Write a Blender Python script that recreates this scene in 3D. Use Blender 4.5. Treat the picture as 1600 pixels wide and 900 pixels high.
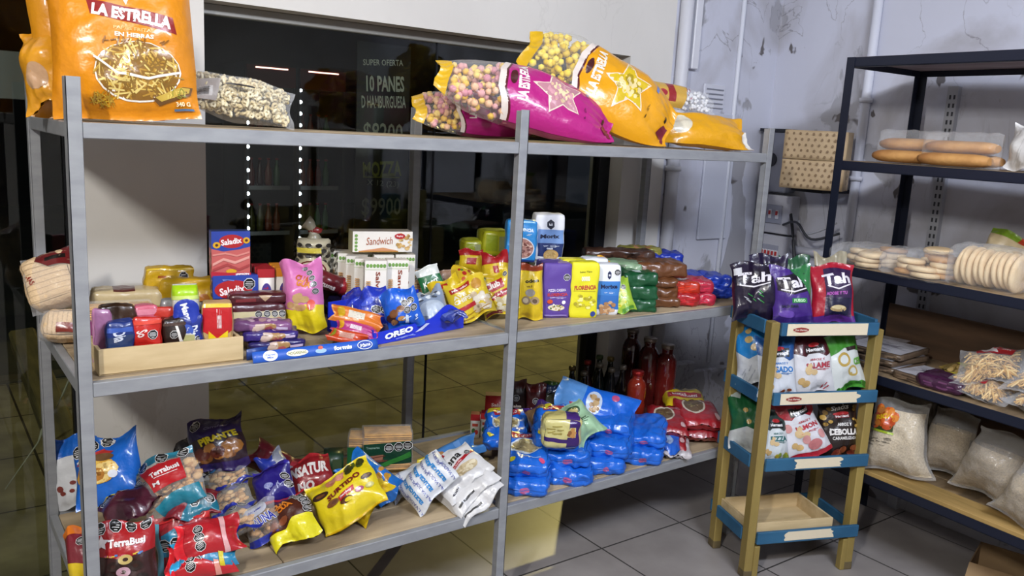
import bpy, bmesh, math, random
from mathutils import Vector, Matrix, noise
R = math.radians
scene = bpy.context.scene
COL = scene.collection
for o_ in list(bpy.data.objects): bpy.data.objects.remove(o_)

# ------------------------------------------------------------------ camera
cam_d = bpy.data.cameras.new('camera'); cam = bpy.data.objects.new('camera', cam_d); COL.objects.link(cam)
cam_d.sensor_width = 36.0; cam_d.lens = 1306.1 / 1600 * 36.0; cam_d.clip_start = 0.05; cam_d.clip_end = 60
def cam_matrix(loc, yaw, pitch, roll):
    f = Vector((math.sin(yaw)*math.cos(pitch), math.cos(yaw)*math.cos(pitch), math.sin(pitch)))
    r = Vector((math.cos(yaw), -math.sin(yaw), 0)); u = r.cross(f)
    r2 = math.cos(roll)*r + math.sin(roll)*u; u2 = -math.sin(roll)*r + math.cos(roll)*u
    m = Matrix((r2, u2, -f)).transposed().to_4x4(); m.translation = loc
    return m
cam.matrix_world = cam_matrix(Vector((-0.324, -2.0907, 1.6319)), 0.6395, -0.1855, 0.0552)
scene.camera = cam

# ------------------------------------------------------------------ world, lights, exposure
scene.view_settings.view_transform = 'Standard'; scene.view_settings.look = 'None'
scene.view_settings.gamma = 1; scene.view_settings.use_curve_mapping = False
scene.view_settings.exposure = 0.75
w_ = bpy.data.worlds.new('night'); scene.world = w_; w_.use_nodes = True
w_.node_tree.nodes['Background'].inputs[0].default_value = (0.012, 0.014, 0.02, 1)
w_.node_tree.nodes['Background'].inputs[1].default_value = 0.6
def area_light(name, loc, target, sx, sy, power, col):
    d = bpy.data.lights.new(name, 'AREA'); d.shape = 'RECTANGLE'; d.size = sx; d.size_y = sy
    d.energy = power; d.color = col
    o = bpy.data.objects.new(name, d); COL.objects.link(o); o.location = loc
    o.rotation_euler = (Vector(target)-Vector(loc)).to_track_quat('-Z', 'Y').to_euler()
    return o
area_light('tube_light_front', (-1.45, -2.05, 2.93), (0.6, 0.0, 0.7), 0.12, 0.6, 72, (1.0, 0.97, 0.92))
area_light('tube_light_side', (1.0, -2.6, 2.9), (2.4, -0.2, 0.6), 1.2, 0.2, 54, (0.80, 0.86, 1.0))
area_light('fill_light_middle', (0.2, -1.2, 2.97), (0.2, -1.2, 0), 1.3, 0.5, 7, (0.92, 0.94, 1.0))  # soft fill lamp added to lift the shaded shelves, not a real fitting
def spot_light(name, loc, target, power, col, ang, r=0.06, blend=0.6):
    d = bpy.data.lights.new(name, 'SPOT'); d.energy = power; d.color = col; d.spot_size = R(ang)
    d.spot_blend = blend; d.shadow_soft_size = r
    o = bpy.data.objects.new(name, d); COL.objects.link(o); o.location = loc
    o.rotation_euler = (Vector(target)-Vector(loc)).to_track_quat('-Z', 'Y').to_euler()
spot_light('street_lamp_light', (6.1, 4.9, 3.9), (1.6, 1.3, 0), 400, (1.0, 0.78, 0.30), 95, 0.05)

# ------------------------------------------------------------------ materials
def lin(h):
    h = h.lstrip('#'); v = [int(h[i:i+2], 16)/255 for i in (0, 2, 4)]
    return tuple((c/12.92 if c <= 0.04045 else ((c+0.055)/1.055)**2.4) for c in v) + (1,)
MC = {}
def bump_nodes(nt, p, scale, strength, dist=0.01, detail=3, stretch=None):
    tc = nt.nodes.new('ShaderNodeTexCoord'); n = nt.nodes.new('ShaderNodeTexNoise')
    n.inputs['Scale'].default_value = scale; n.inputs['Detail'].default_value = detail
    src = tc.outputs['Object']
    if stretch:
        mp = nt.nodes.new('ShaderNodeMapping'); mp.inputs['Scale'].default_value = stretch
        nt.links.new(src, mp.inputs['Vector']); src = mp.outputs['Vector']
    nt.links.new(src, n.inputs['Vector'])
    b = nt.nodes.new('ShaderNodeBump'); b.inputs['Strength'].default_value = strength; b.inputs['Distance'].default_value = dist
    nt.links.new(n.outputs['Fac'], b.inputs['Height']); nt.links.new(b.outputs['Normal'], p.inputs['Normal'])
    return b
def mat(h, rough=0.5, metal=0.0, coat=0.0, bs=0, bst=0.3, bd=0.01, kind='m', emit=0):
    k = (h, rough, metal, coat, bs, bst, kind, emit)
    if k in MC: return MC[k]
    m = bpy.data.materials.new(kind + '_' + h.lstrip('#')); m.use_nodes = True; nt = m.node_tree
    p = nt.nodes['Principled BSDF']; p.inputs['Base Color'].default_value = lin(h)
    p.inputs['Roughness'].default_value = rough; p.inputs['Metallic'].default_value = metal
    p.inputs['Coat Weight'].default_value = coat; p.inputs['Coat Roughness'].default_value = 0.12
    if bs: bump_nodes(nt, p, bs, bst, bd)
    if emit:
        p.inputs['Emission Color'].default_value = lin(h); p.inputs['Emission Strength'].default_value = emit
    MC[k] = m; return m
def film(h): return mat(tint(h, 0.93), 0.33, 0, 0.35, 22, 0.45, 0.012, 'film')
def paper(h): return mat(h, 0.6, 0, 0.0, 0, kind='paper')
def carton(h): return mat(h, 0.42, 0, 0.12, 0, kind='carton')
def clear_film(tint='#ffffff', base=0.07, name='clear'):
    k = ('clear', tint, base)
    if k in MC: return MC[k]
    m = bpy.data.materials.new(name + '_film'); m.use_nodes = True; nt = m.node_tree
    nt.nodes.remove(nt.nodes['Principled BSDF']); out = nt.nodes['Material Output']
    tr = nt.nodes.new('ShaderNodeBsdfTransparent'); tr.inputs[0].default_value = lin(tint)
    gl = nt.nodes.new('ShaderNodeBsdfPrincipled'); gl.inputs['Base Color'].default_value = lin('#e8e8e8'); gl.inputs['Roughness'].default_value = 0.14
    gl.inputs['Specular IOR Level'].default_value = 1.0
    lw = nt.nodes.new('ShaderNodeLayerWeight'); lw.inputs['Blend'].default_value = 0.35
    mr = nt.nodes.new('ShaderNodeMapRange'); mr.inputs['To Min'].default_value = base; mr.inputs['To Max'].default_value = 0.42
    mx = nt.nodes.new('ShaderNodeMixShader')
    b = bump_nodes(nt, gl, 26, 0.8, 0.015)
    nt.links.new(b.outputs['Normal'], lw.inputs['Normal'])
    nt.links.new(lw.outputs['Facing'], mr.inputs['Value']); nt.links.new(mr.outputs[0], mx.inputs[0])
    nt.links.new(tr.outputs[0], mx.inputs[1]); nt.links.new(gl.outputs[0], mx.inputs[2]); nt.links.new(mx.outputs[0], out.inputs[0])
    MC[k] = m; return m
def noisy(name, c1, c2, scale=4, rough=0.7, stretch=None, bst=0.2, bscale=None, lo=0.35, hi=0.65, detail=6, bd=0.01, metal=0):
    if name in MC: return MC[name]
    m = bpy.data.materials.new(name); m.use_nodes = True; nt = m.node_tree; p = nt.nodes['Principled BSDF']
    tc = nt.nodes.new('ShaderNodeTexCoord'); mp = nt.nodes.new('ShaderNodeMapping')
    mp.inputs['Scale'].default_value = stretch or (1, 1, 1)
    n = nt.nodes.new('ShaderNodeTexNoise'); n.inputs['Scale'].default_value = scale; n.inputs['Detail'].default_value = detail
    r = nt.nodes.new('ShaderNodeValToRGB'); r.color_ramp.elements[0].position = lo; r.color_ramp.elements[1].position = hi
    r.color_ramp.elements[0].color = lin(c1); r.color_ramp.elements[1].color = lin(c2)
    nt.links.new(tc.outputs['Object'], mp.inputs['Vector']); nt.links.new(mp.outputs[0], n.inputs['Vector'])
    nt.links.new(n.outputs['Fac'], r.inputs[0]); nt.links.new(r.outputs[0], p.inputs['Base Color'])
    p.inputs['Roughness'].default_value = rough; p.inputs['Metallic'].default_value = metal
    b = nt.nodes.new('ShaderNodeBump'); b.inputs['Strength'].default_value = bst; b.inputs['Distance'].default_value = bd
    if bscale:
        n2 = nt.nodes.new('ShaderNodeTexNoise'); n2.inputs['Scale'].default_value = bscale; n2.inputs['Detail'].default_value = 4
        nt.links.new(mp.outputs[0], n2.inputs['Vector']); nt.links.new(n2.outputs['Fac'], b.inputs['Height'])
    else: nt.links.new(n.outputs['Fac'], b.inputs['Height'])
    nt.links.new(b.outputs[0], p.inputs['Normal'])
    MC[name] = m; return m

# ------------------------------------------------------------------ object helpers
def tag(o, label=None, cat=None, group=None, kind=None):
    if label: o['label'] = label
    if cat: o['category'] = cat
    if group: o['group'] = group
    if kind: o['kind'] = kind
    return o
def link(name, me, parent=None):
    o = bpy.data.objects.new(name, me); COL.objects.link(o)
    if parent: o.parent = parent
    return o
def empty(name, loc=(0, 0, 0), rz=0):
    o = bpy.data.objects.new(name, None); COL.objects.link(o); o.location = loc; o.rotation_euler = (0, 0, rz)
    o.empty_display_size = 0.05
    return o
class MB:
    """collects verts/faces with material slots, builds ONE mesh object"""
    def __init__(s): s.bm = bmesh.new(); s.mats = []
    def mi(s, m):
        if m not in s.mats: s.mats.append(m)
        return s.mats.index(m)
    def box(s, lo, hi, m, bev=0.0, mx=None, seg=1):
        lo = Vector(lo); hi = Vector(hi); c = (lo+hi)/2; d = hi-lo
        r = bmesh.ops.create_cube(s.bm, size=1); vs = r['verts']
        for v in vs: v.co = Vector((v.co.x*d.x, v.co.y*d.y, v.co.z*d.z)) + c
        fs = list({f for v in vs for f in v.link_faces})
        if bev:
            es = list({e for v in vs for e in v.link_edges})
            rb = bmesh.ops.bevel(s.bm, geom=es, offset=bev, segments=seg, affect='EDGES', profile=0.5)
            vs = list({v for f in rb['faces'] for v in f.verts} | {v for v in vs if v.is_valid}); fs = list({f for v in vs for f in v.link_faces})
        i = s.mi(m)
        for f in fs: f.material_index = i
        if mx is not None:
            for v in vs: v.co = mx @ v.co
        return s
    def tube(s, pts, r, m, n=8, cap=True, flat=1.0):
        pts = [Vector(p) for p in pts]; i = s.mi(m); rings = []
        for k, p in enumerate(pts):
            t = (pts[min(k+1, len(pts)-1)] - pts[max(k-1, 0)]).normalized()
            a = Vector((0, 0, 1)) if abs(t.z) < 0.9 else Vector((1, 0, 0))
            x = t.cross(a).normalized(); y = t.cross(x).normalized()
            rr = r[k] if isinstance(r, (list, tuple)) else r
            rings.append([s.bm.verts.new(p + x*rr*math.cos(2*math.pi*j/n) + y*rr*flat*math.sin(2*math.pi*j/n)) for j in range(n)])
        for a, b in zip(rings, rings[1:]):
            for j in range(n):
                f = s.bm.faces.new((a[j], a[(j+1) % n], b[(j+1) % n], b[j])); f.material_index = i; f.smooth = True
        if cap:
            for rg in (rings[0], rings[-1]):
                f = s.bm.faces.new(rg); f.material_index = i
        return s
    def lathe(s, prof, m, n=20, c=(0, 0, 0), split=None):
        i = s.mi(m); rings = []; c = Vector(c)
        for r, z in prof:
            rings.append([s.bm.verts.new(c + Vector((r*math.cos(2*math.pi*j/n), r*math.sin(2*math.pi*j/n), z))) for j in range(n)])
        for a, b in zip(rings, rings[1:]):
            for j in range(n):
                f = s.bm.faces.new((a[j], a[(j+1) % n], b[(j+1) % n], b[j])); f.material_index = i; f.smooth = True
        for rg in (rings[0], rings[-1]):
            try:
                f = s.bm.faces.new(rg); f.material_index = i
            except ValueError: pass
        return s
    def ico(s, c, r, m, sub=1, sc=(1, 1, 1), rot=None):
        q = bmesh.ops.create_icosphere(s.bm, subdivisions=sub, radius=1); i = s.mi(m); M = rot or Matrix.Identity(3)
        for v in q['verts']: v.co = Vector(c) + M @ Vector((v.co.x*r*sc[0], v.co.y*r*sc[1], v.co.z*r*sc[2]))
        for f in {f for v in q['verts'] for f in v.link_faces}: f.material_index = i; f.smooth = True
        return s
    def build(s, name, parent=None, normals=True):
        if normals: bmesh.ops.recalc_face_normals(s.bm, faces=s.bm.faces[:])
        me = bpy.data.meshes.new(name); s.bm.to_mesh(me); s.bm.free()
        for m in s.mats: me.materials.append(m)
        return link(name, me, parent)

# ------------------------------------------------------------------ packaging surfaces
def cl(x, a=0.0, b=1.0): return max(a, min(b, x))
class Pillow:
    """pillow bag standing on its bottom seal, front faces -y"""
    N = {'F': (22, 28), 'B': (22, 28)}
    def __init__(s, w, h, t, seed=0, flat=1.0, k=1.0, seal=0.05, pinch=0.1, wr=1.0, bend=0.0, full=0.55, q=2.6, top=1.0, twist=0.0, ends=0.0, res=None):
        s.__dict__.update(locals()); s.n = res or (20, 26)
        rnd = random.Random(seed*7+1); s.ph = [rnd.uniform(0, 6.28) for _ in range(8)]; s.ns = seed*3.17
        s.faces = ('F', 'B')
    def size(s, f): return s.w, s.h
    def pt(s, face, u, v, off=0.0):
        sg = 1 if face == 'F' else -1; uu = u
        u = cl(u); v = cl(v)
        vv = cl((v-s.seal)/(1-2*s.seal)); gv = math.sin(math.pi*vv**s.k)
        gv = max(gv, 0)**s.full; e = max(0, 1-abs(2*u-1)**s.q)**0.62
        wv = s.w*(1-s.pinch*gv)*(1 + (s.top-1)*v)*(1 - s.ends*abs(2*v-1)**3)
        n1 = noise.noise(Vector((u*2.2, v*2.6, s.ns)))
        x = (u-0.5)*wv + 0.012*s.w/0.2*noise.noise(Vector((v*3, s.ns, 1.7)))*s.wr*0.6
        z = v*s.h
        T = s.t/2*(1 if sg > 0 else s.flat)
        y = T*gv*e
        A = 0.0055*s.wr*min(1.6, s.w/0.16)
        d0 = math.exp(-vv/0.16); d1 = math.exp(-(1-vv)/0.16)
        pl = math.sin(u*38+s.ph[0]+2.5*noise.noise(Vector((v*5, 1, s.ns))))*d0 + math.sin(u*33+s.ph[1]+2.5*noise.noise(Vector((v*5, 7, s.ns))))*d1
        c1 = noise.noise(Vector((x*16+s.ns+sg*5, z*16, s.ns))); c2 = noise.noise(Vector((x*34+s.ns, z*30, s.ns+9+sg)))
        rd = 1-abs(c1)*2.4
        y += (pl*0.55*(0.25+0.75*e) + (rd*0.5 + c2*0.7)*min(1, gv*1.3)*e)*A
        yy = -sg*max(y, 0.0004)
        yy += 0.03*s.w/0.2*n1*(1-0.3*gv)*s.wr*0.6 + s.bend*((v-0.5)**2-0.25) + 0.006*math.sin(u*11+s.ph[3])*(1-gv)*s.wr
        z += 0.006*math.sin(u*7+s.ph[4])*(1-gv)*s.wr + 0.03*s.h*(abs(2*u-1)**2)*(0.5-v)*-2*(1-gv*0.3)*0.5
        yy -= sg*off
        if s.twist:
            a = s.twist*(v-0.5); x, yy = x*math.cos(a)-yy*math.sin(a), x*math.sin(a)+yy*math.cos(a)
        return Vector((x, yy, z))
class Brick:
    """box with rounded edges, optional soft puff; front -y, base z=0"""
    faces = ('F', 'B', 'L', 'R', 'T', 'D')
    def __init__(s, w, h, d, r=0.0012, puff=0.0, wr=0.0, seed=0, n=None, taper=0.0, bow=0.0, lean=0.0):
        s.__dict__.update(locals()); s.ns = seed*2.3
        soft = puff > 0 or wr > 0
        s.n = n or ((14, 18) if soft else (2, 2)); s.soft = soft
    def size(s, f): return {'F': (s.w, s.h), 'B': (s.w, s.h), 'L': (s.d, s.h), 'R': (s.d, s.h), 'T': (s.w, s.d), 'D': (s.w, s.d)}[f]
    def pt(s, f, u, v, off=0.0):
        u = cl(u); v = cl(v); a, b, c = s.w/2, s.d/2, s.h/2
        if f == 'F': p = Vector(((2*u-1)*a, -b, (2*v-1)*c)); n = Vector((0, -1, 0))
        elif f == 'B': p = Vector(((1-2*u)*a, b, (2*v-1)*c)); n = Vector((0, 1, 0))
        elif f == 'L': p = Vector((-a, (1-2*u)*b, (2*v-1)*c)); n = Vector((-1, 0, 0))
        elif f == 'R': p = Vector((a, (2*u-1)*b, (2*v-1)*c)); n = Vector((1, 0, 0))
        elif f == 'T': p = Vector(((2*u-1)*a, (2*v-1)*b, c)); n = Vector((0, 0, 1))
        else: p = Vector(((2*u-1)*a, (1-2*v)*b, -c)); n = Vector((0, 0, -1))
        r = min(s.r, a*0.95, b*0.95, c*0.95)
        i = Vector((cl(p.x, -a+r, a-r), cl(p.y, -b+r, b-r), cl(p.z, -c+r, c-r)))
        d = p-i
        if d.length > 1e-9: d.normalize()
        else: d = n
        q = i + d*r
        if s.soft:
            nx, ny, nz = q.x/a, q.y/b, q.z/c
            pu = s.puff
            q.x += n.x*pu*(1-ny*ny)*(1-nz*nz); q.y += n.y*pu*(1-nx*nx)*(1-nz*nz); q.z += n.z*pu*0.6*(1-nx*nx)*(1-ny*ny)
            if s.wr:
                A = 0.0035*s.wr
                k = Vector((q.x*22, q.y*22+s.ns, q.z*22)); k2 = Vector((q.x*50, q.y*50+s.ns, q.z*50))
                m = 1-2.2*abs(noise.noise(k))
                q += Vector((noise.noise(k+Vector((3, 1, 8))), noise.noise(k+Vector((9, 5, 2))), 0.5*noise.noise(k+Vector((1, 7, 4)))))*A
                q += d*(m*A*0.6 + noise.noise(k2)*A*0.5)
            if s.taper:
                t = 1-s.taper*(q.z/c*0.5+0.5)**2; q.y *= t
            q.z += s.bow*(1-(q.x/a)**2)
            q.x += s.lean*(q.z/c*0.5+0.5)
        q += d*off
        q.z += c
        return q
class Roll:
    """cylindrical wrapper, crimped flat at both ends, axis z; u wraps all the way, u=.5 faces -y"""
    faces = ('F',)
    def __init__(s, r, h, crimp=0.06, seed=0, wr=1.0, rib=0, sq=0.0, flat=1.0, endr=0.9):
        s.__dict__.update(locals()); s.n = (28, 24); s.ns = seed*1.9
    def size(s, f): return 2*math.pi*s.r, s.h
    def pt(s, f, u, v, off=0.0):
        v = cl(v); a = 2*math.pi*(u-0.5) - math.pi/2
        c = s.crimp; e = min(v, 1-v)
        k = cl((e-0.0)/max(c, 1e-4)); k = k**0.7 if c > 0 else 1
        cx, cy = math.cos(a), math.sin(a)
        if s.sq: m = (abs(cx)**(2+6*s.sq)+abs(cy)**(2+6*s.sq))**(1/(2+6*s.sq)); cx, cy = cx/m, cy/m
        rr = s.r*(1 + (0.012*math.sin(v*s.rib*6.283) if s.rib else 0))
        w = 0.0025*s.wr*(noise.noise(Vector((cx*1.5, cy*1.5, v*9+s.ns)))*1.4)
        pl = 0.08*s.wr*math.sin(a*13+s.ns)*(1-k)
        rad = rr + w + off
        return Vector((cx*rad*(s.endr+(1-s.endr)*k), cy*rad*s.flat*(k+(1-k)*(0.06+abs(pl))), v*s.h))

# flat art -----------------------------------------------------------
TC = {}
def text_flat(s, bold=0.0, shear=0.0):
    k = (s, bold, shear)
    if k in TC: return TC[k]
    cu = bpy.data.curves.new('t', 'FONT'); cu.body = s; cu.size = 1; cu.offset = bold; cu.shear = shear; cu.resolution_u = 2
    ob = bpy.data.objects.new('t', cu); COL.objects.link(ob); bpy.context.view_layer.update()
    me = bpy.data.meshes.new_from_object(ob)
    vs = [(v.co.x, v.co.y) for v in me.vertices]; fs = [tuple(p.vertices) for p in me.polygons]
    bpy.data.objects.remove(ob); bpy.data.curves.remove(cu); bpy.data.meshes.remove(me)
    x0 = min(v[0] for v in vs); x1 = max(v[0] for v in vs); y0 = min(v[1] for v in vs); y1 = max(v[1] for v in vs)
    vs = [((x-x0)/(x1-x0)-0.5, (y-y0)/(y1-y0)-0.5) for x, y in vs]
    TC[k] = (vs, fs); return TC[k]
def circ(u, v, ru, rv, n=20, a0=0.0): return [(u+ru*math.cos(a0+2*math.pi*i/n), v+rv*math.sin(a0+2*math.pi*i/n)) for i in range(n)]
def star(u, v, ru, rv, n=5, k=0.5, a0=90):
    return [(u+(ru if i % 2 == 0 else ru*k)*math.cos(R(a0)+math.pi*i/n), v+(rv if i % 2 == 0 else rv*k)*math.sin(R(a0)+math.pi*i/n)) for i in range(2*n)]
def expand(ops, W, H):
    """-> list of (verts2d, faces, colour)"""
    out = []
    for op in ops:
        k = op[0]
        if k == 'r':
            _, a, b, c, d, col = op; out.append(([(a, b), (c, b), (c, d), (a, d)], [(0, 1, 2, 3)], col))
        elif k == 'e':
            _, u, v, ru, rv, col = op; out.append((circ(u, v, ru, rv), [tuple(range(20))], col))
        elif k == 'p':
            _, pts, col = op; out.append((list(pts), [tuple(range(len(pts)))], col))
        elif k == 's':
            _, u, v, ru, rv, col = op[:6]; a0 = op[6] if len(op) > 6 else 90
            P = star(u, v, ru, rv, 5, 0.5, a0); out.append((P+[(u, v)], [(i, (i+1) % 10, 10) for i in range(10)], col))
        elif k == 't':
            _, s, u, v, wu, hv, col = op[:7]; rot = R(op[7]) if len(op) > 7 else 0; bold = op[8] if len(op) > 8 else 0.018; sh = op[9] if len(op) > 9 else 0
            vs, fs = text_flat(s, bold, sh); o = []
            for x, y in vs:
                X = x*wu*W; Y = y*hv*H
                if rot: X, Y = X*math.cos(rot)-Y*math.sin(rot), X*math.sin(rot)+Y*math.cos(rot)
                o.append((u+X/W, v+Y/H))
            out.append((o, fs, col))
        elif k == 'o':    # black octagonal warning seal
            _, u, v, r = op[:4]; rot = R(op[4]) if len(op) > 4 else 0; rw = r; rh = r*W/H
            def q(x, y): X, Y = x*r*W, y*r*W; return (u+(X*math.cos(rot)-Y*math.sin(rot))/W, v+(X*math.sin(rot)+Y*math.cos(rot))/H)
            for rr, col in ((1.0, '#e8e8e8'), (0.9, '#0c0c0c')):
                out.append(([q(rr*math.cos(math.pi/8+i*math.pi/4), rr*math.sin(math.pi/8+i*math.pi/4)) for i in range(8)], [tuple(range(8))], col))
            V = []; F = []
            for (y, hw) in ((0.33, 0.5), (0.05, 0.66), (-0.22, 0.6), (-0.55, 0.3)):
                b = len(V); V += [q(-hw, y-0.06), q(hw, y-0.06), q(hw, y+0.06), q(-hw, y+0.06)]; F.append((b, b+1, b+2, b+3))
            out.append((V, F, '#d5d5d5'))
        elif k == 'c':    # scattered blobs (printed food)
            _, a, b, c, d, n, sz, cols, seed = op[:9]; rn = random.Random(seed)
            for g, col in enumerate(cols):
                V = []; F = []
                for i in range(n):
                    if i % len(cols) != g: continue
                    u = rn.uniform(a, c); v = rn.uniform(b, d)
                    if ((u-(a+c)/2)/((c-a)/2))**2+((v-(b+d)/2)/((d-b)/2))**2 > 1.1: u = (u+(a+c)/2)/2; v = (v+(b+d)/2)/2
                    s1 = sz*rn.uniform(0.7, 1.2); bb = len(V); V += circ(u, v, s1, s1*W/H*rn.uniform(0.6, 1), 8); F.append(tuple(range(bb, bb+8)))
                if F: out.append((V, F, col))
        elif k == 'l':    # scattered sticks / lettering-like strokes
            _, a, b, c, d, n, ln, wd, cols, seed = op[:10]; ang = op[10] if len(op) > 10 else None; rn = random.Random(seed)
            for g, col in enumerate(cols):
                V = []; F = []
                for i in range(n):
                    if i % len(cols) != g: continue
                    u = rn.uniform(a, c); v = rn.uniform(b, d)
                    if ang is None and ((u-(a+c)/2)/((c-a)/2))**2+((v-(b+d)/2)/((d-b)/2))**2 > 1: u = (u+(a+c)/2)/2; v = (v+(b+d)/2)/2
                    t = rn.uniform(0, 3.14) if ang is None else R(ang)+rn.uniform(-0.15, 0.15)
                    L = ln*rn.uniform(0.6, 1.1)*W/2; w2 = wd*W/2; bb = len(V)
                    for sx, sy in ((-1, -1), (1, -1), (1, 1), (-1, 1)):
                        X = sx*L*math.cos(t)-sy*w2*math.sin(t); Y = sx*L*math.sin(t)+sy*w2*math.cos(t); V.append((u+X/W, v+Y/H))
                    F.append((bb, bb+1, bb+2, bb+3))
                if F: out.append((V, F, col))
    return out
def decals(mb, sh, face, ops, mk, base_off=0.0009, step=0.00022, layer0=0):
    W, H = sh.size(face); nu, nv = sh.n
    for li, (V, F, col) in enumerate(expand(ops, W, H)):
        bm = bmesh.new(); vs = [bm.verts.new((x, y, 0)) for x, y in V]
        for f in F:
            try: bm.faces.new([vs[i] for i in f])
            except ValueError: pass
        us = [p[0] for p in V]; ws = [p[1] for p in V]
        for i in range(1, nu):
            x = i/nu
            if min(us)+1e-4 < x < max(us)-1e-4:
                bmesh.ops.bisect_plane(bm, geom=bm.verts[:]+bm.edges[:]+bm.faces[:], plane_co=(x, 0, 0), plane_no=(1, 0, 0), dist=1e-5)
        for i in range(1, nv):
            y = i/nv
            if min(ws)+1e-4 < y < max(ws)-1e-4:
                bmesh.ops.bisect_plane(bm, geom=bm.verts[:]+bm.edges[:]+bm.faces[:], plane_co=(0, y, 0), plane_no=(0, 1, 0), dist=1e-5)
        bad = [f for f in bm.faces if len(f.verts) > 4]
        if bad: bmesh.ops.triangulate(bm, faces=bad)
        i = mb.mi(mk(col)); off = base_off + (li+layer0)*step
        mp = {v: mb.bm.verts.new(sh.pt(face, v.co.x, v.co.y, off)) for v in bm.verts}
        for f in bm.faces:
            try: nf = mb.bm.faces.new([mp[v] for v in f.verts]); nf.material_index = i; nf.smooth = True
            except ValueError: pass
        bm.free()
def skin(sh, base, design, mk=film, region=None, mb=None):
    """region(face,u,v) -> colour key or material"""
    mb = mb or MB(); nu, nv = sh.n
    start = len(mb.bm.verts)
    body = []
    for f in sh.faces:
        g = [[mb.bm.verts.new(sh.pt(f, i/nu, j/nv)) for i in range(nu+1)] for j in range(nv+1)]
        for r_ in g: body += r_
        for j in range(nv):
            for i in range(nu):
                try: fc = mb.bm.faces.new((g[j][i], g[j][i+1], g[j+1][i+1], g[j+1][i]))
                except ValueError: continue
                m = base
                if region:
                    m = region(f, (i+0.5)/nu, (j+0.5)/nv) or base
                if isinstance(m, str): m = mk(m)
                fc.material_index = mb.mi(m); fc.smooth = True
    bmesh.ops.remove_doubles(mb.bm, verts=body, dist=0.0006)
    for face, ops in (design or {}).items(): decals(mb, sh, face, ops, mk)
    return mb
def face_mat(A, B, az, el=0, spin=0):
    A = Vector(A); B = Vector(B); up = (B-A).normalized()
    n = Vector((math.sin(R(az))*math.cos(R(el)), -math.cos(R(az))*math.cos(R(el)), math.sin(R(el))))
    n = (n - n.dot(up)*up).normalized(); y = -n; x = y.cross(up).normalized()
    m = Matrix((x, y, up)).transposed().to_4x4()
    m.translation = A
    return m
def settle(o, M, rest=None):
    o.matrix_world = M
    pts = [M @ v.co for v in (o.data.vertices if o.data else [])]
    if rest is not None:
        for ch in o.children:
            if ch.data: pts += [M @ v.co for v in ch.data.vertices]
        dz = rest - min(p.z for p in pts); M = Matrix.Translation((0, 0, dz)) @ M; o.matrix_world = M
    return o
def upright(x, y, z, az): # standing item: origin base centre
    m = Matrix.Rotation(R(az), 4, 'Z'); m.translation = (x, y, z); return m
SEED = [0]
def bag(name, label, cat, A, B, w, t, az, el, base, design=None, rest=None, group=None, clear=None, content=None, region=None, mk=film, ln=None, back=True, **kw):
    """pillow pack from bottom point A to top point B"""
    SEED[0] += 1
    h = (Vector(B)-Vector(A)).length if ln is None else ln
    sh = Pillow(w, h, t, seed=SEED[0], **kw)
    D = {}
    if design:
        if isinstance(design, dict): D = design
        else: D = {'F': design}
    M = face_mat(A, B, az, el)
    if content is None:
        o = skin(sh, base, D, mk, region).build(name); tag(o, label, cat, group)
        return settle(o, M, rest)
    root = empty(name); tag(root, label, cat, group)
    f = skin(sh, base, D, mk, region).build('wrapper', root)
    c = content(sh, SEED[0]).build('contents', root, False); c['kind'] = 'stuff'
    return settle(root, M, rest)
def tint(h, k):
    h = h.lstrip('#'); return '#%02x%02x%02x' % tuple(int(cl(int(h[i:i+2], 16)*k, 0, 255)) for i in (0, 2, 4))
def balls(n, r, cols, v0=0.06, v1=0.94, sub=1, sc=(1, 1, 1), dmax=0.5):
    def f(sh, seed):
        mb = MB(); rn = random.Random(seed); ms = [mat(c, 0.75) for c in cols]
        for i in range(n):
            u = rn.uniform(0.05, 0.95); v = rn.uniform(v0, v1)
            a = sh.pt('F', u, v); b = sh.pt('B', u, v); L = (a-b).length
            if L < 2.2*r: continue
            k = (r*1.1)/L + rn.random()*min(dmax, 1-2.2*r/L)
            p = a.lerp(b, cl(k, 0, 1)); mb.ico(p, r*rn.uniform(0.8, 1.1), rn.choice(ms), sub, sc)
        return mb
    return f
def rings(n, r, cols):
    def f(sh, seed):
        mb = MB(); rn = random.Random(seed); ms = [mat(c, 0.8) for c in cols]
        for i in range(n):
            u = rn.uniform(0.06, 0.94); v = rn.uniform(0.05, 0.93)
            a = sh.pt('F', u, v); b = sh.pt('B', u, v); L = (a-b).length
            if L < 2*r: continue
            p = a.lerp(b, cl((r*0.8)/L + rn.random()*0.45))
            ax = Matrix.Rotation(rn.uniform(0, 3.14), 3, 'X') @ Matrix.Rotation(rn.uniform(0, 3.14), 3, 'Y')
            k = 8; pts = [p + ax @ Vector((r*0.62*math.cos(2*math.pi*j/k), r*0.62*math.sin(2*math.pi*j/k), 0)) for j in range(k+1)]
            mb.tube(pts, r*0.42, rn.choice(ms), 5, False)
        return mb
    return f
def sticks(n, ln, r, cols, curve=0.0, v0=0.12, v1=0.88):
    def f(sh, seed):
        mb = MB(); rn = random.Random(seed); ms = [mat(c, 0.7) for c in cols]
        for i in range(n):
            u = rn.uniform(0.18, 0.82); v = rn.uniform(v0, v1); t = rn.uniform(0, 3.14); k = rn.random()*0.35
            du = math.cos(t)*ln/2/sh.w; dv = math.sin(t)*ln/2/sh.h; P = []
            for s_ in (-1, 0, 1):
                uu = cl(u+du*s_, .08, .92); vv = cl(v+dv*s_ + (0 if s_ else curve), .08, .92)
                a = sh.pt('F', uu, vv); b = sh.pt('B', uu, vv); L = max((a-b).length, 1e-4)
                P.append(a.lerp(b, cl((r*1.5)/L + k, 0, .5)))
            mb.tube(P, [r*0.7, r, r*0.7], rn.choice(ms), 5, True)
        return mb
    return f
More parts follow.
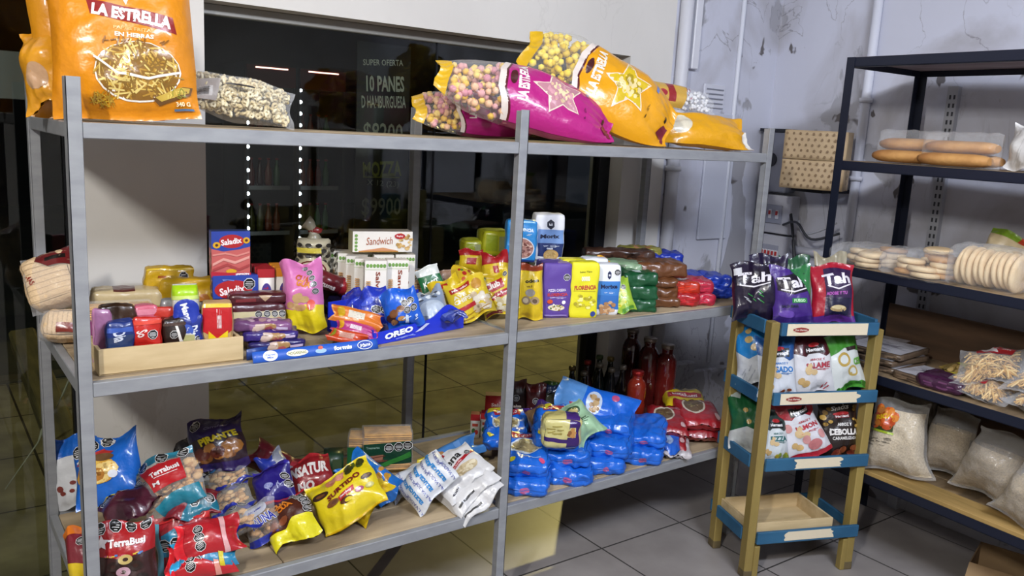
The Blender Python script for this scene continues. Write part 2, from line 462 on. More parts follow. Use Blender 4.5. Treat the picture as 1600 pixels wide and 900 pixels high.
def loafbody(n, cols):
    def f(sh, seed):
        mb = MB(); b = Brick(sh.w*.86, sh.h*.84, sh.t*.78, .022, .006, .8, seed, n=(16, 20)); m = mat(cols[0], .8, bs=70, bst=.5)
        skin(b, m, {k: [('r', .04, (i+.5)/n-.004, .96, (i+.5)/n+.004, tint(cols[2], .86)) for i in range(n)] for k in ('F', 'L', 'R')}, paper, mb=mb)
        for v in mb.bm.verts: v.co.z += sh.h*.08
        return mb
    return f
def slices(n, cols):
    def f(sh, seed):
        mb = MB(); rn = random.Random(seed); ms = [mat(c, 0.8, bs=60, bst=0.4) for c in cols]
        for i in range(n):
            v = 0.08+0.84*(i+.5)/n; a = sh.pt('F', .5, v); b_ = sh.pt('B', .5, v); hw = sh.w*.44; th = 0.84/n*sh.h*.498
            if (a-b_).length < .03: continue
            c = (a+b_)/2; y0 = min(a.y, b_.y)+.006; y1 = max(a.y, b_.y)-.006
            mb.box((-hw, y0, c.z-th), (hw, y1, c.z+th), ms[i % len(ms)], 0.003, seg=1)
        return mb
    return f
def fill(col, k=0.985, rough=0.8):
    """solid granular filling that follows the bag"""
    def f(sh, seed):
        mb = MB(); nu, nv = 14, 18; m = noisy('grain'+col, tint(col, 0.86), col, 160, rough, bst=0.4)
        vs = []
        for fc in ('F', 'B'):
            g = [[mb.bm.verts.new(sh.pt(fc, 0.04+0.92*i/nu, 0.04+(k-0.10)*j/nv, -0.003)) for i in range(nu+1)] for j in range(nv+1)]
            for r_ in g: vs += r_
            for j in range(nv):
                for i in range(nu): q = mb.bm.faces.new((g[j][i], g[j][i+1], g[j+1][i+1], g[j+1][i])); q.smooth = True; q.material_index = mb.mi(m)
        bmesh.ops.remove_doubles(mb.bm, verts=vs, dist=0.003)
        return mb
    return f
def box(name, label, cat, x, y, z, w, h, d, az, base, design=None, mk=carton, group=None, r=0.0015, puff=0.0, wr=0.0, M=None, rest=None, region=None, **kw):
    """carton or brick pack: x,y = base centre of the FRONT face"""
    SEED[0] += 1
    sh = Brick(w, h, d, r, puff, wr, SEED[0], **kw)
    o = skin(sh, base, design if isinstance(design, dict) or design is None else {'F': design}, mk, region).build(name); tag(o, label, cat, group)
    m = M or upright(x, y, z, az); m = m @ Matrix.Translation((0, d/2, 0))
    return settle(o, m, rest if rest is not None else None)
def roll(name, label, cat, A, B, r, az, base, design=None, rest=None, group=None, mk=film, region=None, el=0, **kw):
    SEED[0] += 1; h = (Vector(B)-Vector(A)).length
    sh = Roll(r, h, seed=SEED[0], **kw)
    o = skin(sh, base, {'F': design} if design else None, mk, region).build(name); tag(o, label, cat, group)
    return settle(o, face_mat(A, B, az, el), rest)
def copy_tree(o, parent=None):
    c = o.copy(); COL.objects.link(c)
    if parent: c.parent = parent
    for ch in o.children: copy_tree(ch, c)
    return c

# ================================================================== THE SHELL OF THE ROOM
WY = 0.70; CX = 3.36; CH = 3.0; WT = 0.22
def wall_mat(name, base, patch, crack, amount=0.5, tintc=None, zlow=None):
    m = bpy.data.materials.new(name); m.use_nodes = True; nt = m.node_tree; p = nt.nodes['Principled BSDF']; L = nt.links
    tc = nt.nodes.new('ShaderNodeTexCoord')
    def nz(scale, det, dist=0.0, st=(1, 1, 1)):
        mp = nt.nodes.new('ShaderNodeMapping'); mp.inputs['Scale'].default_value = st; L.new(tc.outputs['Object'], mp.inputs[0])
        n = nt.nodes.new('ShaderNodeTexNoise'); n.inputs['Scale'].default_value = scale; n.inputs['Detail'].default_value = det
        n.inputs['Distortion'].default_value = dist; L.new(mp.outputs[0], n.inputs['Vector']); return n
    def ramp(src, a, b, ca, cb):
        r = nt.nodes.new('ShaderNodeValToRGB'); r.color_ramp.elements[0].position = a; r.color_ramp.elements[1].position = b
        r.color_ramp.elements[0].color = ca; r.color_ramp.elements[1].color = cb; L.new(src, r.inputs[0]); return r
    def mix(f, a, b):
        x = nt.nodes.new('ShaderNodeMix'); x.data_type = 'RGBA'; L.new(f, x.inputs[0])
        for s, i in ((a, 6), (b, 7)):
            if isinstance(s, tuple): x.inputs[i].default_value = s
            else: L.new(s, x.inputs[i])
        return x.outputs[2]
    W1 = (1, 1, 1, 1); K = (0, 0, 0, 1)
    big = nz(1.3, 4, 0.3); c = mix(big.outputs['Fac'], lin(tint(base, 0.93)), lin(tint(base, 1.04)))
    md = nz(2.6, 8, 0.8, (1, 1, 0.6)); mdr = ramp(md.outputs['Fac'], 0.47, 0.66, K, (amount*1.1, amount*1.1, amount*1.05, 1)); c = mix(mdr.outputs[0], c, lin('#8f8a8a') if amount > .2 else lin(tint(base, .85)))
    pt = nz(2.1, 7, 0.6, (1, 1, 0.7)); f1 = ramp(pt.outputs['Fac'], 0.645-0.1*amount, 0.66-0.1*amount, K, W1)
    fsrc = f1.outputs[0]
    if zlow is not None:
        sx = nt.nodes.new('ShaderNodeSeparateXYZ'); L.new(tc.outputs['Object'], sx.inputs[0])
        mr = nt.nodes.new('ShaderNodeMapRange'); mr.inputs['From Min'].default_value = zlow+0.25; mr.inputs['From Max'].default_value = zlow-0.15
        L.new(sx.outputs['Z'], mr.inputs['Value'])
        ad = nt.nodes.new('ShaderNodeMath'); ad.operation = 'MULTIPLY_ADD'; ad.inputs[1].default_value = 0.16; L.new(mr.outputs[0], ad.inputs[0]); L.new(pt.outputs['Fac'], ad.inputs[2])
        L.new(ad.outputs[0], f1.inputs[0])
    c = mix(fsrc, c, lin(patch))
    ck = nz(3.3, 9, 1.2, (1, 1, 0.45)); 
    sb = nt.nodes.new('ShaderNodeMath'); sb.operation = 'SUBTRACT'; sb.inputs[1].default_value = 0.5; L.new(ck.outputs['Fac'], sb.inputs[0])
    ab = nt.nodes.new('ShaderNodeMath'); ab.operation = 'ABSOLUTE'; L.new(sb.outputs[0], ab.inputs[0])
    cr = ramp(ab.outputs[0], 0.0, 0.006, W1, K); ms = nz(1.1, 2); mk_ = ramp(ms.outputs['Fac'], 0.48, 0.58, K, W1)
    mu = nt.nodes.new('ShaderNodeMath'); mu.operation = 'MULTIPLY'; L.new(cr.outputs[0], mu.inputs[0]); L.new(mk_.outputs[0], mu.inputs[1])
    mu2 = nt.nodes.new('ShaderNodeMath'); mu2.operation = 'MULTIPLY'; mu2.inputs[1].default_value = amount; L.new(mu.outputs[0], mu2.inputs[0])
    c = mix(mu2.outputs[0], c, lin(crack))
    sp = nz(6.5, 3, 0.5); sf = ramp(sp.outputs['Fac'], 0.735-0.10*amount, 0.76-0.10*amount, K, W1); c = mix(sf.outputs[0], c, lin(crack) if amount > 0.2 else lin(base))
    L.new(c, p.inputs['Base Color']); p.inputs['Roughness'].default_value = 0.75
    b = nt.nodes.new('ShaderNodeBump'); b.inputs['Strength'].default_value = 0.35*amount+0.08; b.inputs['Distance'].default_value = 0.012
    a2 = nt.nodes.new('ShaderNodeMath'); a2.operation = 'SUBTRACT'; L.new(ck.outputs['Fac'], a2.inputs[0]); L.new(fsrc, a2.inputs[1])
    L.new(a2.outputs[0], b.inputs['Height']); L.new(b.outputs[0], p.inputs['Normal'])
    return m
def tile_mat(name, c1, c2, mortar, size, off, rough=0.45, ms=0.0035, rot=0):
    m = bpy.data.materials.new(name); m.use_nodes = True; nt = m.node_tree; p = nt.nodes['Principled BSDF']; L = nt.links
    tc = nt.nodes.new('ShaderNodeTexCoord'); mp = nt.nodes.new('ShaderNodeMapping'); mp.vector_type = 'POINT'
    mp.inputs['Location'].default_value = (off[0], off[1], 0); mp.inputs['Rotation'].default_value = (0, 0, rot); L.new(tc.outputs['Object'], mp.inputs[0])
    bt = nt.nodes.new('ShaderNodeTexBrick'); bt.offset = 0; bt.squash = 1
    bt.inputs['Scale'].default_value = 1; bt.inputs['Brick Width'].default_value = size; bt.inputs['Row Height'].default_value = size
    bt.inputs['Mortar Size'].default_value = ms; bt.inputs['Mortar Smooth'].default_value = 0.1; bt.inputs['Bias'].default_value = 0
    n = nt.nodes.new('ShaderNodeTexNoise'); n.inputs['Scale'].default_value = 5; n.inputs['Detail'].default_value = 8
    L.new(tc.outputs['Object'], n.inputs['Vector'])
    r = nt.nodes.new('ShaderNodeValToRGB'); r.color_ramp.elements[0].position = 0.3; r.color_ramp.elements[1].position = 0.7
    r.color_ramp.elements[0].color = lin(c1); r.color_ramp.elements[1].color = lin(c2); L.new(n.outputs['Fac'], r.inputs[0])
    L.new(mp.outputs[0], bt.inputs['Vector']); L.new(r.outputs[0], bt.inputs['Color1']); L.new(r.outputs[0], bt.inputs['Color2'])
    bt.inputs['Mortar'].default_value = lin(mortar); L.new(bt.outputs['Color'], p.inputs['Base Color'])
    p.inputs['Roughness'].default_value = rough
    b = nt.nodes.new('ShaderNodeBump'); b.inputs['Strength'].default_value = 0.5; b.inputs['Distance'].default_value = 0.003; b.invert = True
    L.new(bt.outputs['Fac'], b.inputs['Height']); L.new(b.outputs[0], p.inputs['Normal'])
    return m
white_wall = wall_mat('painted_plaster', '#d2cfca', '#c4bfb8', '#8b857d', 0.12)
peel_wall = wall_mat('peeling_plaster', '#c3c5d2', '#9c9ca3', '#5f5b5c', 0.6, zlow=0.95)
ceil_m = mat('#c9c8c4', 0.8)
fl_m = tile_mat('floor_tile', '#857f7c', '#9a9491', '#3c3937', 0.455, (-1.875+0.455*10, -0.164+0.455*10), 0.38)
pv_m = tile_mat('pavement_tile', '#66624c', '#989272', '#2a2820', 0.62, (4.2, 5.1), 0.75, 0.006, R(0))
def struct(o): o['kind'] = 'structure'; return o
struct(MB().box((-2.7, -3.7, -0.08), (CX+0.1, WY+WT, 0), fl_m).build('floor'))
struct(MB().box((-2.7, -3.7, CH), (CX+0.1, WY+WT, CH+0.1), ceil_m).build('ceiling'))
W0, W1_, WTOP = 0.49, 2.335, 1.985       # window opening
PX0 = 0.125                              # left face of the pillar
b = MB()
b.box((PX0, WY, 0), (W0, WY+WT, CH), white_wall)
b.box((W0, WY, WTOP), (W1_, WY+WT, CH), white_wall)
b.box((W1_, WY, 0), (2.60, WY+WT, CH), white_wall)
b.box((-2.7, WY, 2.25), (PX0, WY+WT, CH), white_wall)
struct(b.build('wall_back'))
b = MB(); b.box((2.60, WY, 0), (CX, WY+WT, CH), peel_wall); b.box((2.335, WY-0.055, 0), (2.9, WY, 0.53), peel_wall, 0.006); b.box((2.9, WY-0.035, 0), (CX, WY, 0.47), peel_wall, 0.006)
struct(b.build('wall_back_corner'))
struct(MB().box((CX, -3.7, 0), (CX+0.1, WY+WT, CH), peel_wall).build('wall_right'))
struct(MB().box((-2.8, -3.7, 0), (-2.7, WY+WT, CH), white_wall).build('wall_left'))
struct(MB().box((-2.7, -3.8, 0), (CX, -3.7, CH), white_wall).build('wall_front'))
# glazing
def glass_mat():
    m = bpy.data.materials.new('window_glass'); m.use_nodes = True; nt = m.node_tree; nt.nodes.remove(nt.nodes['Principled BSDF'])
    tr = nt.nodes.new('ShaderNodeBsdfTransparent'); tr.inputs[0].default_value = (0.80, 0.83, 0.80, 1)
    gl = nt.nodes.new('ShaderNodeBsdfGlossy'); gl.inputs['Roughness'].default_value = 0.015; gl.inputs['Color'].default_value = (0.8, 0.8, 0.8, 1)
    lw = nt.nodes.new('ShaderNodeLayerWeight'); lw.inputs['Blend'].default_value = 0.5; pw = nt.nodes.new('ShaderNodeMath'); pw.operation = 'POWER'; pw.inputs[1].default_value = 4.5
    nt.links.new(lw.outputs['Facing'], pw.inputs[0]); fr = nt.nodes.new('ShaderNodeMath'); fr.operation = 'MULTIPLY_ADD'; fr.inputs[1].default_value = 0.8; fr.inputs[2].default_value = 0.035
    nt.links.new(pw.outputs[0], fr.inputs[0]); mx = nt.nodes.new('ShaderNodeMixShader')
    nt.links.new(fr.outputs[0], mx.inputs[0]); nt.links.new(tr.outputs[0], mx.inputs[1]); nt.links.new(gl.outputs[0], mx.inputs[2])
    nt.links.new(mx.outputs[0], nt.nodes['Material Output'].inputs[0]); return m
glass = glass_mat(); dark_al = mat('#23252b', 0.4, 0.6); grey_al = mat('#8b8983', 0.45, 0.3)
win = struct(MB().box((W0, WY+0.10, 0.0), (W1_, WY+0.106, WTOP), glass).build('window_1'))
f = MB(); f.box((W0, WY+0.085, WTOP-0.035), (W1_, WY+0.125, WTOP), grey_al, 0.003); f.box((W1_-0.065, WY+0.08, 0), (W1_, WY+0.13, WTOP-0.035), dark_al, 0.003)
f.box((W0, WY+0.085, 0), (W0+0.02, WY+0.125, WTOP-0.035), dark_al, 0.003); f.box((W0, WY+0.085, 0), (W1_, WY+0.125, 0.03), dark_al, 0.003)
f.box((1.40, WY+0.098, 0.03), (1.406, WY+0.108, WTOP-0.035), dark_al)
struct(f.build('window_frame', win))
win2 = struct(MB().box((-2.7, WY+0.10, 0.0), (PX0, WY+0.106, 2.25), glass).build('window_2'))
f = MB(); f.box((PX0-0.035, WY+0.085, 0), (PX0, WY+0.125, 2.25), dark_al, 0.003); f.box((-2.7, WY+0.085, 0), (PX0, WY+0.125, 0.03), dark_al)
struct(f.build('window_frame', win2))
# outdoors
struct(MB().box((-8, WY+WT, -0.14), (14, 3.6, -0.04), pv_m).build('pavement'))
grass = noisy('dark_ground', '#262a1c', '#383a28', 3, 0.9)
struct(MB().box((-8, 3.6, -0.24), (14, 16, -0.14), grass).build('street_ground'))
struct(MB().box((-8, 3.6, -0.24), (14, 3.74, -0.02), noisy('kerb_stone', '#3f3c30', '#524d3a', 6, 0.8), 0.01).build('kerb'))
dk = noisy('dark_facade', '#15161a', '#24252a', 1.5, 0.85)
struct(MB().box((-8, 15, -0.3), (14, 15.3, 7), dk).build('facade_opposite'))

# pipes, grille, plate on the corner walls
pipe_m = mat('#c3c4cc', 0.5, bs=12, bst=0.2)
b = MB().tube([(2.635, WY-0.03, 0.53), (2.635, WY-0.03, CH)], 0.03, pipe_m, 16)
for z in (1.50, 1.56): b.tube([(2.635, WY-0.03, z-0.012), (2.635, WY-0.03, z+0.012)], 0.038, pipe_m, 16)
tag(b.build('wall_pipe'), 'white painted vertical pipe with double collar on the wall right of the window', 'pipe')
b = MB().box((2.70, WY-0.03, 1.961), (2.745, WY, CH), mat('#cfd0d8', 0.5), 0.004)
tag(b.build('cable_trunking'), 'short white cable trunking running to the ceiling beside the painted pipe', 'trunking')
gx0, gz = 2.822, 1.804
g = MB().box((gx0, WY-0.012, gz-0.01), (gx0+0.15, WY, gz+0.10), mat('#c5c7d2', 0.5), 0.003); go = g.build('vent_grille'); tag(go, 'small white louvred wall vent above the yellow bags', 'vent')
s = MB()
for i in range(4): s.box((gx0+0.015, WY-0.016, gz+0.008+i*0.022), (gx0+0.135, WY-0.011, gz+0.014+i*0.022), mat('#7c7f8c', 0.5))
s.build('slats', go)
px0, pz0 = 2.872, 1.150
px1 = 3.086
b = MB().box((px0, WY-0.014, pz0), (px1, WY, pz0+0.62), mat('#bcbfcc', 0.6, bs=8, bst=0.2), 0.004)
tag(b.build('cover_plate'), 'tall white painted cover plate on the corner wall below the vent', 'cover plate')
b = MB()
for px in (1146, 1153): pass
b.tube([(3.053, WY-0.008, 0.5), (3.053, WY-0.008, CH)], 0.012, mat('#cdd0da', 0.5), 8)
tag(b.build('thin_conduit'), 'thin white conduit running down the corner wall behind the shelf end', 'conduit')
# electric boxes on the right wall
cw = mat('#b9bac4', 0.45); cd = mat('#8b8d9a', 0.4)
def breaker(y0, y1, z0, z1, label, reds):
    root = empty('breaker_box', (CX, (y0+y1)/2, z0)); tag(root, label, 'breaker box', None)
    def ad(n, mbx): o = mbx.build(n, root); o.matrix_parent_inverse = Matrix.Translation(root.location).inverted(); return o
    ad('casing', MB().box((CX-0.07, y0, z0), (CX, y1, z1), cw, 0.006, seg=2))
    ad('window_frame', MB().box((CX-0.078, y0+0.05, z0+0.05), (CX-0.068, y1-0.03, z1-0.05), mat('#9497a6', 0.3), 0.003))
    m = MB(); n = reds
    for i in range(n):
        yy = y1-0.05 - i*(y1-y0-0.09)/n
        m.box((CX-0.083, yy-0.016, z0+0.075), (CX-0.076, yy, z1-0.075), mat('#d8d8de', 0.4), 0.001); m.box((CX-0.088, yy-0.013, z0+0.095), (CX-0.082, yy-0.003, z0+0.115), mat('#b02a2a' if i else '#15161c', 0.4))
    ad('breakers', m)
breaker(0.462, WY-0.02, 1.19, 1.385, 'upper white breaker box with one row of switches on the corner wall', 3)
breaker(0.462, WY-0.02, 0.985, 1.18, 'lower white breaker box with red switches on the corner wall', 6)
b = MB().box((CX-0.09, 0.50, 1.40), (CX, WY-0.03, 1.70), mat('#6f7280', 0.5), 0.006); b.tube([(CX-0.089, 0.60, 1.56), (CX-0.10, 0.60, 1.56)], 0.035, mat('#15171f', 0.3), 18)
b.box((CX-0.10, 0.52, 1.70), (CX, 0.68, 1.715), mat('#15171f', 0.5))
tag(b.build('meter_box'), 'grey meter box with round black window behind the cardboard cartons', 'meter box')
cy_ = 0.158
b = MB()
arc = [(CX-0.03, cy_, CH), (CX-0.03, cy_, 1.22)] + [(CX-0.03, cy_+0.10-0.10*math.cos(a), 1.22-0.10*math.sin(a)) for a in [R(15*i) for i in range(1, 7)]] + [(CX-0.03, 0.5, 1.12)]
b.tube(arc, 0.021, mat('#c9cbd6', 0.45), 14)
for z in (1.86, 1.5): b.tube([(CX-0.03, cy_, z-0.01), (CX-0.03, cy_, z+0.01)], 0.03, mat('#c9cbd6', 0.45), 14)
tag(b.build('conduit_pipe'), 'white plastic conduit bending under the cartons towards the breaker boxes', 'conduit')
rn = random.Random(4)
for i, (lb, c_, pts, r_) in enumerate([
    ('thick black cable hanging below the cartons', '#1a1b22', [(3.30, 0.47, 1.3), (3.24, 0.40, 1.2), (3.22, 0.36, 1.05), (3.26, 0.42, 1.0), (3.32, 0.5, 1.05)], 0.008),
    ('white cable looping below the cartons', '#a9abb5', [(3.3, 0.42, 1.27), (3.22, 0.33, 1.22), (3.2, 0.24, 1.24), (3.24, 0.17, 1.29)], 0.005),
    ('dark cable crossing from the breaker box to the conduit', '#23252f', [(3.29, 0.5, 1.24), (3.2, 0.36, 1.27), (3.2, 0.27, 1.2), (3.26, 0.16, 1.24)], 0.006)]):
    P = [Vector(p) for p in pts]; Q = []
    for k in range(len(P)-1):
        for t in range(6):
            t /= 6; p0 = P[max(k-1, 0)]; p1 = P[k]; p2 = P[k+1]; p3 = P[min(k+2, len(P)-1)]
            Q.append(0.5*((2*p1)+(p2-p0)*t+(2*p0-5*p1+4*p2-p3)*t*t+(3*p1-p0-3*p2+p3)*t**3))
    Q.append(P[-1]); tag(MB().tube(Q, r_, mat(c_, 0.5), 8).build('loose_cable'), lb, 'cable')
# cartons above the breaker boxes
kraft = '#b29a78'
def dots(nx, ny): 
    return [('e', (i+0.5+(0.25 if j % 2 else -0.1))/(nx+0.4), (j+0.6)/(ny+0.2), 0.019, 0.048, '#7c6448') for i in range(nx) for j in range(ny)]

ccx, ccy = (3.050, 0.208)
czb = 1.443
for i in (0, 1):
    o = box('carton', ('upper kraft carton with brown paw dots, on top of the stack' if i else 'lower kraft carton with brown paw dots and a round mark'), 'carton', ccx, ccy, czb+i*0.133, 0.275, 0.131, 0.17, -66, kraft,
            {'F': dots(9, 5), 'R': [('e', 0.5, 0.5, 0.2, 0.3, '#8a7252'), ('e', 0.5, 0.5, 0.13, 0.2, kraft), ('c', 0.4, 0.4, 0.6, 0.6, 5, 0.04, ['#4a3c2c'], 3)] if not i else []}, paper, None, wr=0.35, puff=0.002, n=(12, 8))
b = MB().box((3.12, ccy-0.02, czb-0.018), (CX, ccy+0.15, czb-0.001), mat('#1c1e26', 0.5, 0.4), 0.002)
tag(b.build('wall_bracket'), 'dark metal bracket shelf carrying the two dotted cartons', 'bracket')

# ================================================================== BEYOND THE GLASS: OUTDOORS AND MIRRORED COOLERS
blackb = mat('#0d0f12', 0.5); chalk = '#85867a'; chalky = '#7f8433'
sgx = 1.206
root = empty('chalkboard_sign', (sgx, 0.86, 0)); tag(root, 'tall black chalkboard with hand written prices fixed outside against the window glass', 'sign')
sb_ = Brick(0.225, 0.93, 0.012, 0.002, n=(2, 2))
SZ = lambda py: (1.855 + (100-py)*(1.855-1.369)/200 - 1.0)/.93
ops = [('t', 'SUPER OFERTA', .47, SZ(98), .75, .024, chalk, 4, 0.01), ('t', '10 PANES', .52, SZ(130), .72, .065, chalk, 3, .03), ('t', 'D HAMBURGUESA', .5, SZ(158), .84, .05, chalk, 3, .02),
       ('t', '$8200', .5, SZ(207), .75, .085, chalk, 0, .012), ('t', 'MOZZA', .5, SZ(263), .74, .065, chalky, 3, .03), ('r', .14, SZ(277), .84, SZ(275), chalky), ('t', 'X 12 (23)', .52, SZ(287), .62, .030, chalk, -3, .01),
       ('t', '$9900', .5, SZ(325), .76, .085, chalk, 0, .012)]
o = skin(sb_, '#0d0f12', {'F': ops}, paper).build('board', root); o.matrix_local = upright(0, 0, 1.0, 0)
def cooler(x, y, w, label):  # stands for a cooler's reflection in the window, built solid beyond the pane
    root = empty('mirrored_cooler', (x, y, -0.14)); tag(root, label, 'cooler', None)
    bk = mat('#141518', 0.4); h = 2.22; d = 0.6
    m = MB(); m.box((0, 0.03, 0), (0.025, d, h), bk); m.box((w-0.025, 0.03, 0), (w, d, h), bk); m.box((0, d-0.03, 0), (w, d, h), mat('#2a2c2e', 0.6)); m.box((0, 0.03, 0), (w, d, 0.35), bk); m.box((0, 0.03, h-0.19), (w, d, h), bk)
    m.build('body', root)
    m = MB(); m.box((0.02, 0.0, h-0.19), (w-0.02, 0.03, h-0.02), mat('#5a0b10', 0.4)); m.box((0.09, -0.004, h-0.045), (w-0.09, 0.0, h-0.034), mat('#ffc8b8', 0.4, emit=3)); m.build('lit_header', root)
    m = MB(); m.box((0.03, 0.06, 0.38), (0.05, 0.08, h-0.2), mat('#303234', 0.5))
    for i in range(14): m.ico((0.04, 0.052, 0.72+i*0.10), 0.017, mat('#eaf2ff', 0.5, emit=7), 1)
    m.build('led_strip', root)
    m = MB()
    for z in (0.75, 1.15, 1.55): m.box((0.05, 0.1, z), (w-0.03, d-0.04, z+0.02), mat('#54585c', 0.5)); m.box((0.05, 0.095, z), (w-0.03, 0.1, z+0.035), mat('#777c80', 0.4))
    m.build('shelves', root)
    rr = random.Random(int(x*100))
    for z in (0.77, 1.17, 1.57):
        for k in range(4):
            c = rr.choice(['#5a0c0c', '#6a2a10', '#301012', '#245a24', '#4a4c28'])
            bb = MB().lathe([(0.028, 0), (0.032, 0.03), (0.032, 0.13), (0.012, 0.20), (0.012, 0.235)], mat(c, 0.2), 10); bb.tube([(0, 0, 0.235), (0, 0, 0.25)], 0.015, mat('#8c1414', 0.4), 8)
            q = bb.build('mirrored_bottle'); q.location = (x+0.12+k*(w-0.2)/3.4, y+0.2, z-0.14)
            tag(q, 'small soft drink bottle on a shelf of the reflected cooler built beyond the glass', 'bottle', 'bottles in the drinks coolers')
cooler(2.071, 5.0, 0.46, 'left drinks cooler with red header and bead of white lights, built beyond the glass as its reflection')
cooler(2.536, 5.0, 0.46, 'right drinks cooler with red header and white light strip, built beyond the glass as its reflection')
b = MB().box((-0.42, 1.3, 1.68), (-0.10, 1.315, 1.84), mat('#6f7376', 0.7), 0.002)
pz = b.build('posted_notice'); pz.location = (0.026+0.27, 0, 1.726-1.76); tag(pz, 'pale blank notice behind the glass left of the pillar', 'notice')
st = [(0.105, 0.900, 0.767), (0.079, 0.900, 0.705), (0.042, 0.900, 0.626), (0.011, 0.900, 0.583), (-0.002, 0.900, 0.545), (-0.032, 0.900, 0.502), (-0.103, 0.900, 0.401)]
tag(MB().tube(st, [0.002, 0.004, 0.003, 0.006, 0.003, 0.002, 0.002], mat('#a9a792', 0.7), 6).build('frayed_string'), 'frayed pale string hanging behind the left end of the shelving', 'string')
b = MB().box((-0.5, 0, 0), (0.5, 0.10, 0.10), noisy('old_timber', '#4d4526', '#7d7040', 5, 0.8, (1, 6, 6)), 0.01); o = b.build('timber_beam')
o.matrix_world = face_mat((0.037, 1.000, 0.504), (0.021, 1.750, 0.649), 0) @ Matrix.Rotation(R(90), 4, 'Y') @ Matrix.Translation((-0.45, 0, 0)); tag(o, 'old timber beam lying outside the left window', 'beam')

# ================================================================== GREY STEEL SHELVING
steel = noisy('grey_painted_steel', '#84868a', '#909295', 14, 0.42, (1, 1, 3), bst=0.04, metal=0.05)
plank = noisy('worn_plank', '#7a6a54', '#b8a485', 2.2, 0.8, (1.0, 5, 1), bst=0.35)
L1, L2, D = 1.235, 2.437, 0.649; PW = 0.032
SH = (0.402, 1.0, 1.6)
rack = empty('shelving_unit', (0, 0, 0)); tag(rack, 'long grey steel shelving with three plank levels in front of the window', 'shelving')
for x in (0, L1, L2):
    for y in (0, D):
        m = MB(); m.box((x-PW/2, y-PW/2, 0), (x+PW/2, y-PW/2+0.004, 1.697), steel, 0.001) if y == 0 else m.box((x-PW/2, y+PW/2-0.004, 0), (x+PW/2, y+PW/2, 1.697), steel, 0.001)
        sx = -1 if x == 0 else 1
        m.box((x+sx*(PW/2)-(0.004 if sx > 0 else 0), y-PW/2, 0), (x+sx*(PW/2)+(0.004 if sx < 0 else 0), y+PW/2, 1.697), steel, 0.001)
        m.box((x-PW/2+0.002, y-PW/2+0.002, 0), (x+PW/2-0.002, y+PW/2-0.002, 1.694), steel, 0.001)
        m.build('post', rack)
for z in SH:
    for (a, c) in ((0, L1), (L1, L2)):
        MB().box((a+PW/2, -PW/2+0.002, z-0.036), (c-PW/2, -PW/2+0.024, z-0.001), steel, 0.002).build('front_rail', rack)
        MB().box((a+PW/2, D-0.008, z-0.036), (c-PW/2, D+0.014, z-0.001), steel, 0.002).build('back_rail', rack)
    for x in (0, L1, L2): MB().box((x-0.011, PW/2, z-0.036), (x+0.011, D-PW/2, z-0.001), steel, 0.002).build('side_rail', rack)
    rn = random.Random(int(z*10))
    for (a, c) in ((0.012, L1-0.012), (L1+0.012, L2-0.012)):
        n = 4; wd = (D-0.035)/n
        for i in range(n):
            y0 = 0.012+i*wd; cut = a+(c-a)*rn.uniform(0.3, 0.7)
            m = MB()
            for (p, q) in ((a, cut-0.0015), (cut+0.0015, c)): m.box((p, y0+0.001, z-0.012), (q, y0+wd-0.0015, z-rn.uniform(0, 0.002)), plank, 0.002)
            m.build('plank', rack)

# ================================================================== WOOD DISPLAY STAND (olive legs, blue rails)
olive = noisy('olive_painted_wood', '#7d6b38', '#9c874a', 5, 0.55, (1, 1, 0.3), bst=0.15)
blue = noisy('blue_painted_rail', '#1f4f70', '#2f6486', 7, 0.55, (0.5, 1, 1), bst=0.1)
bare = noisy('pale_pine', '#b49c72', '#d2bc92', 3.5, 0.65, (1, 5, 5), bst=0.12)
greyw = noisy('grey_tray_wood', '#4f4a42', '#6d665b', 4, 0.7, (1, 6, 1), bst=0.15)
LX, LY, LA = 2.186, -0.295, -21.36; LW, LD = 0.478, 0.24; LZ = (1.006, 0.743, 0.486, 0.193)
stand = empty('display_stand', (LX, LY, 0), R(LA)); tag(stand, 'four tier wooden display stand with olive legs and blue rails', 'display stand')
def sp(mb, n): return mb.build(n, stand)
for (x0, y0, h) in ((0, 0, LZ[0]), (LW-0.034, 0, LZ[0]-0.03), (0, LD, LZ[0]+0.075), (LW-0.034, LD, LZ[0]+0.075)):
    m = MB(); m.box((x0, y0, 0), (x0+0.034, y0+0.045, h), olive, 0.003)
    if y0 == 0:   # short foot block under the lowest rail
        xa = x0+0.034 if x0 == 0 else x0-0.012
        m.box((xa if x0 == 0 else x0-0.02, y0-0.002, 0), ((x0+0.058) if x0 == 0 else x0, y0+0.03, LZ[3]-0.06), olive, 0.003)
    m.box((x0-0.001, y0-0.001, 0), (x0+0.035, y0+0.046, 0.035), noisy('scuffed_foot', '#4a4232', '#6b5c3c', 20, 0.7), 0.003)
    sp(m, 'leg')
for i, z in enumerate(LZ):
    sp(MB().box((0.034, -0.012, z-0.048), (LW-(0.034 if i == 0 else 0.0), 0.002, z), blue, 0.002), 'front_rail')
    sp(MB().box((0.0, LD+0.046, z-0.048), (LW, LD+0.058, z), blue, 0.002), 'back_rail')
    for x in (-0.003, LW-0.028): sp(MB().box((x if x < 0 else LW-0.010, 0.045, z-0.05), (0.010 if x < 0 else LW+0.003, LD, z), blue, 0.002), 'side_rail')
    sp(MB().box((0.012, 0.004, z-0.046), (LW-0.012, LD+0.044, z-0.036), greyw, 0.001), 'tray_board')
strip = mat('#d9cdb2', 0.7, bs=60, bst=0.1)
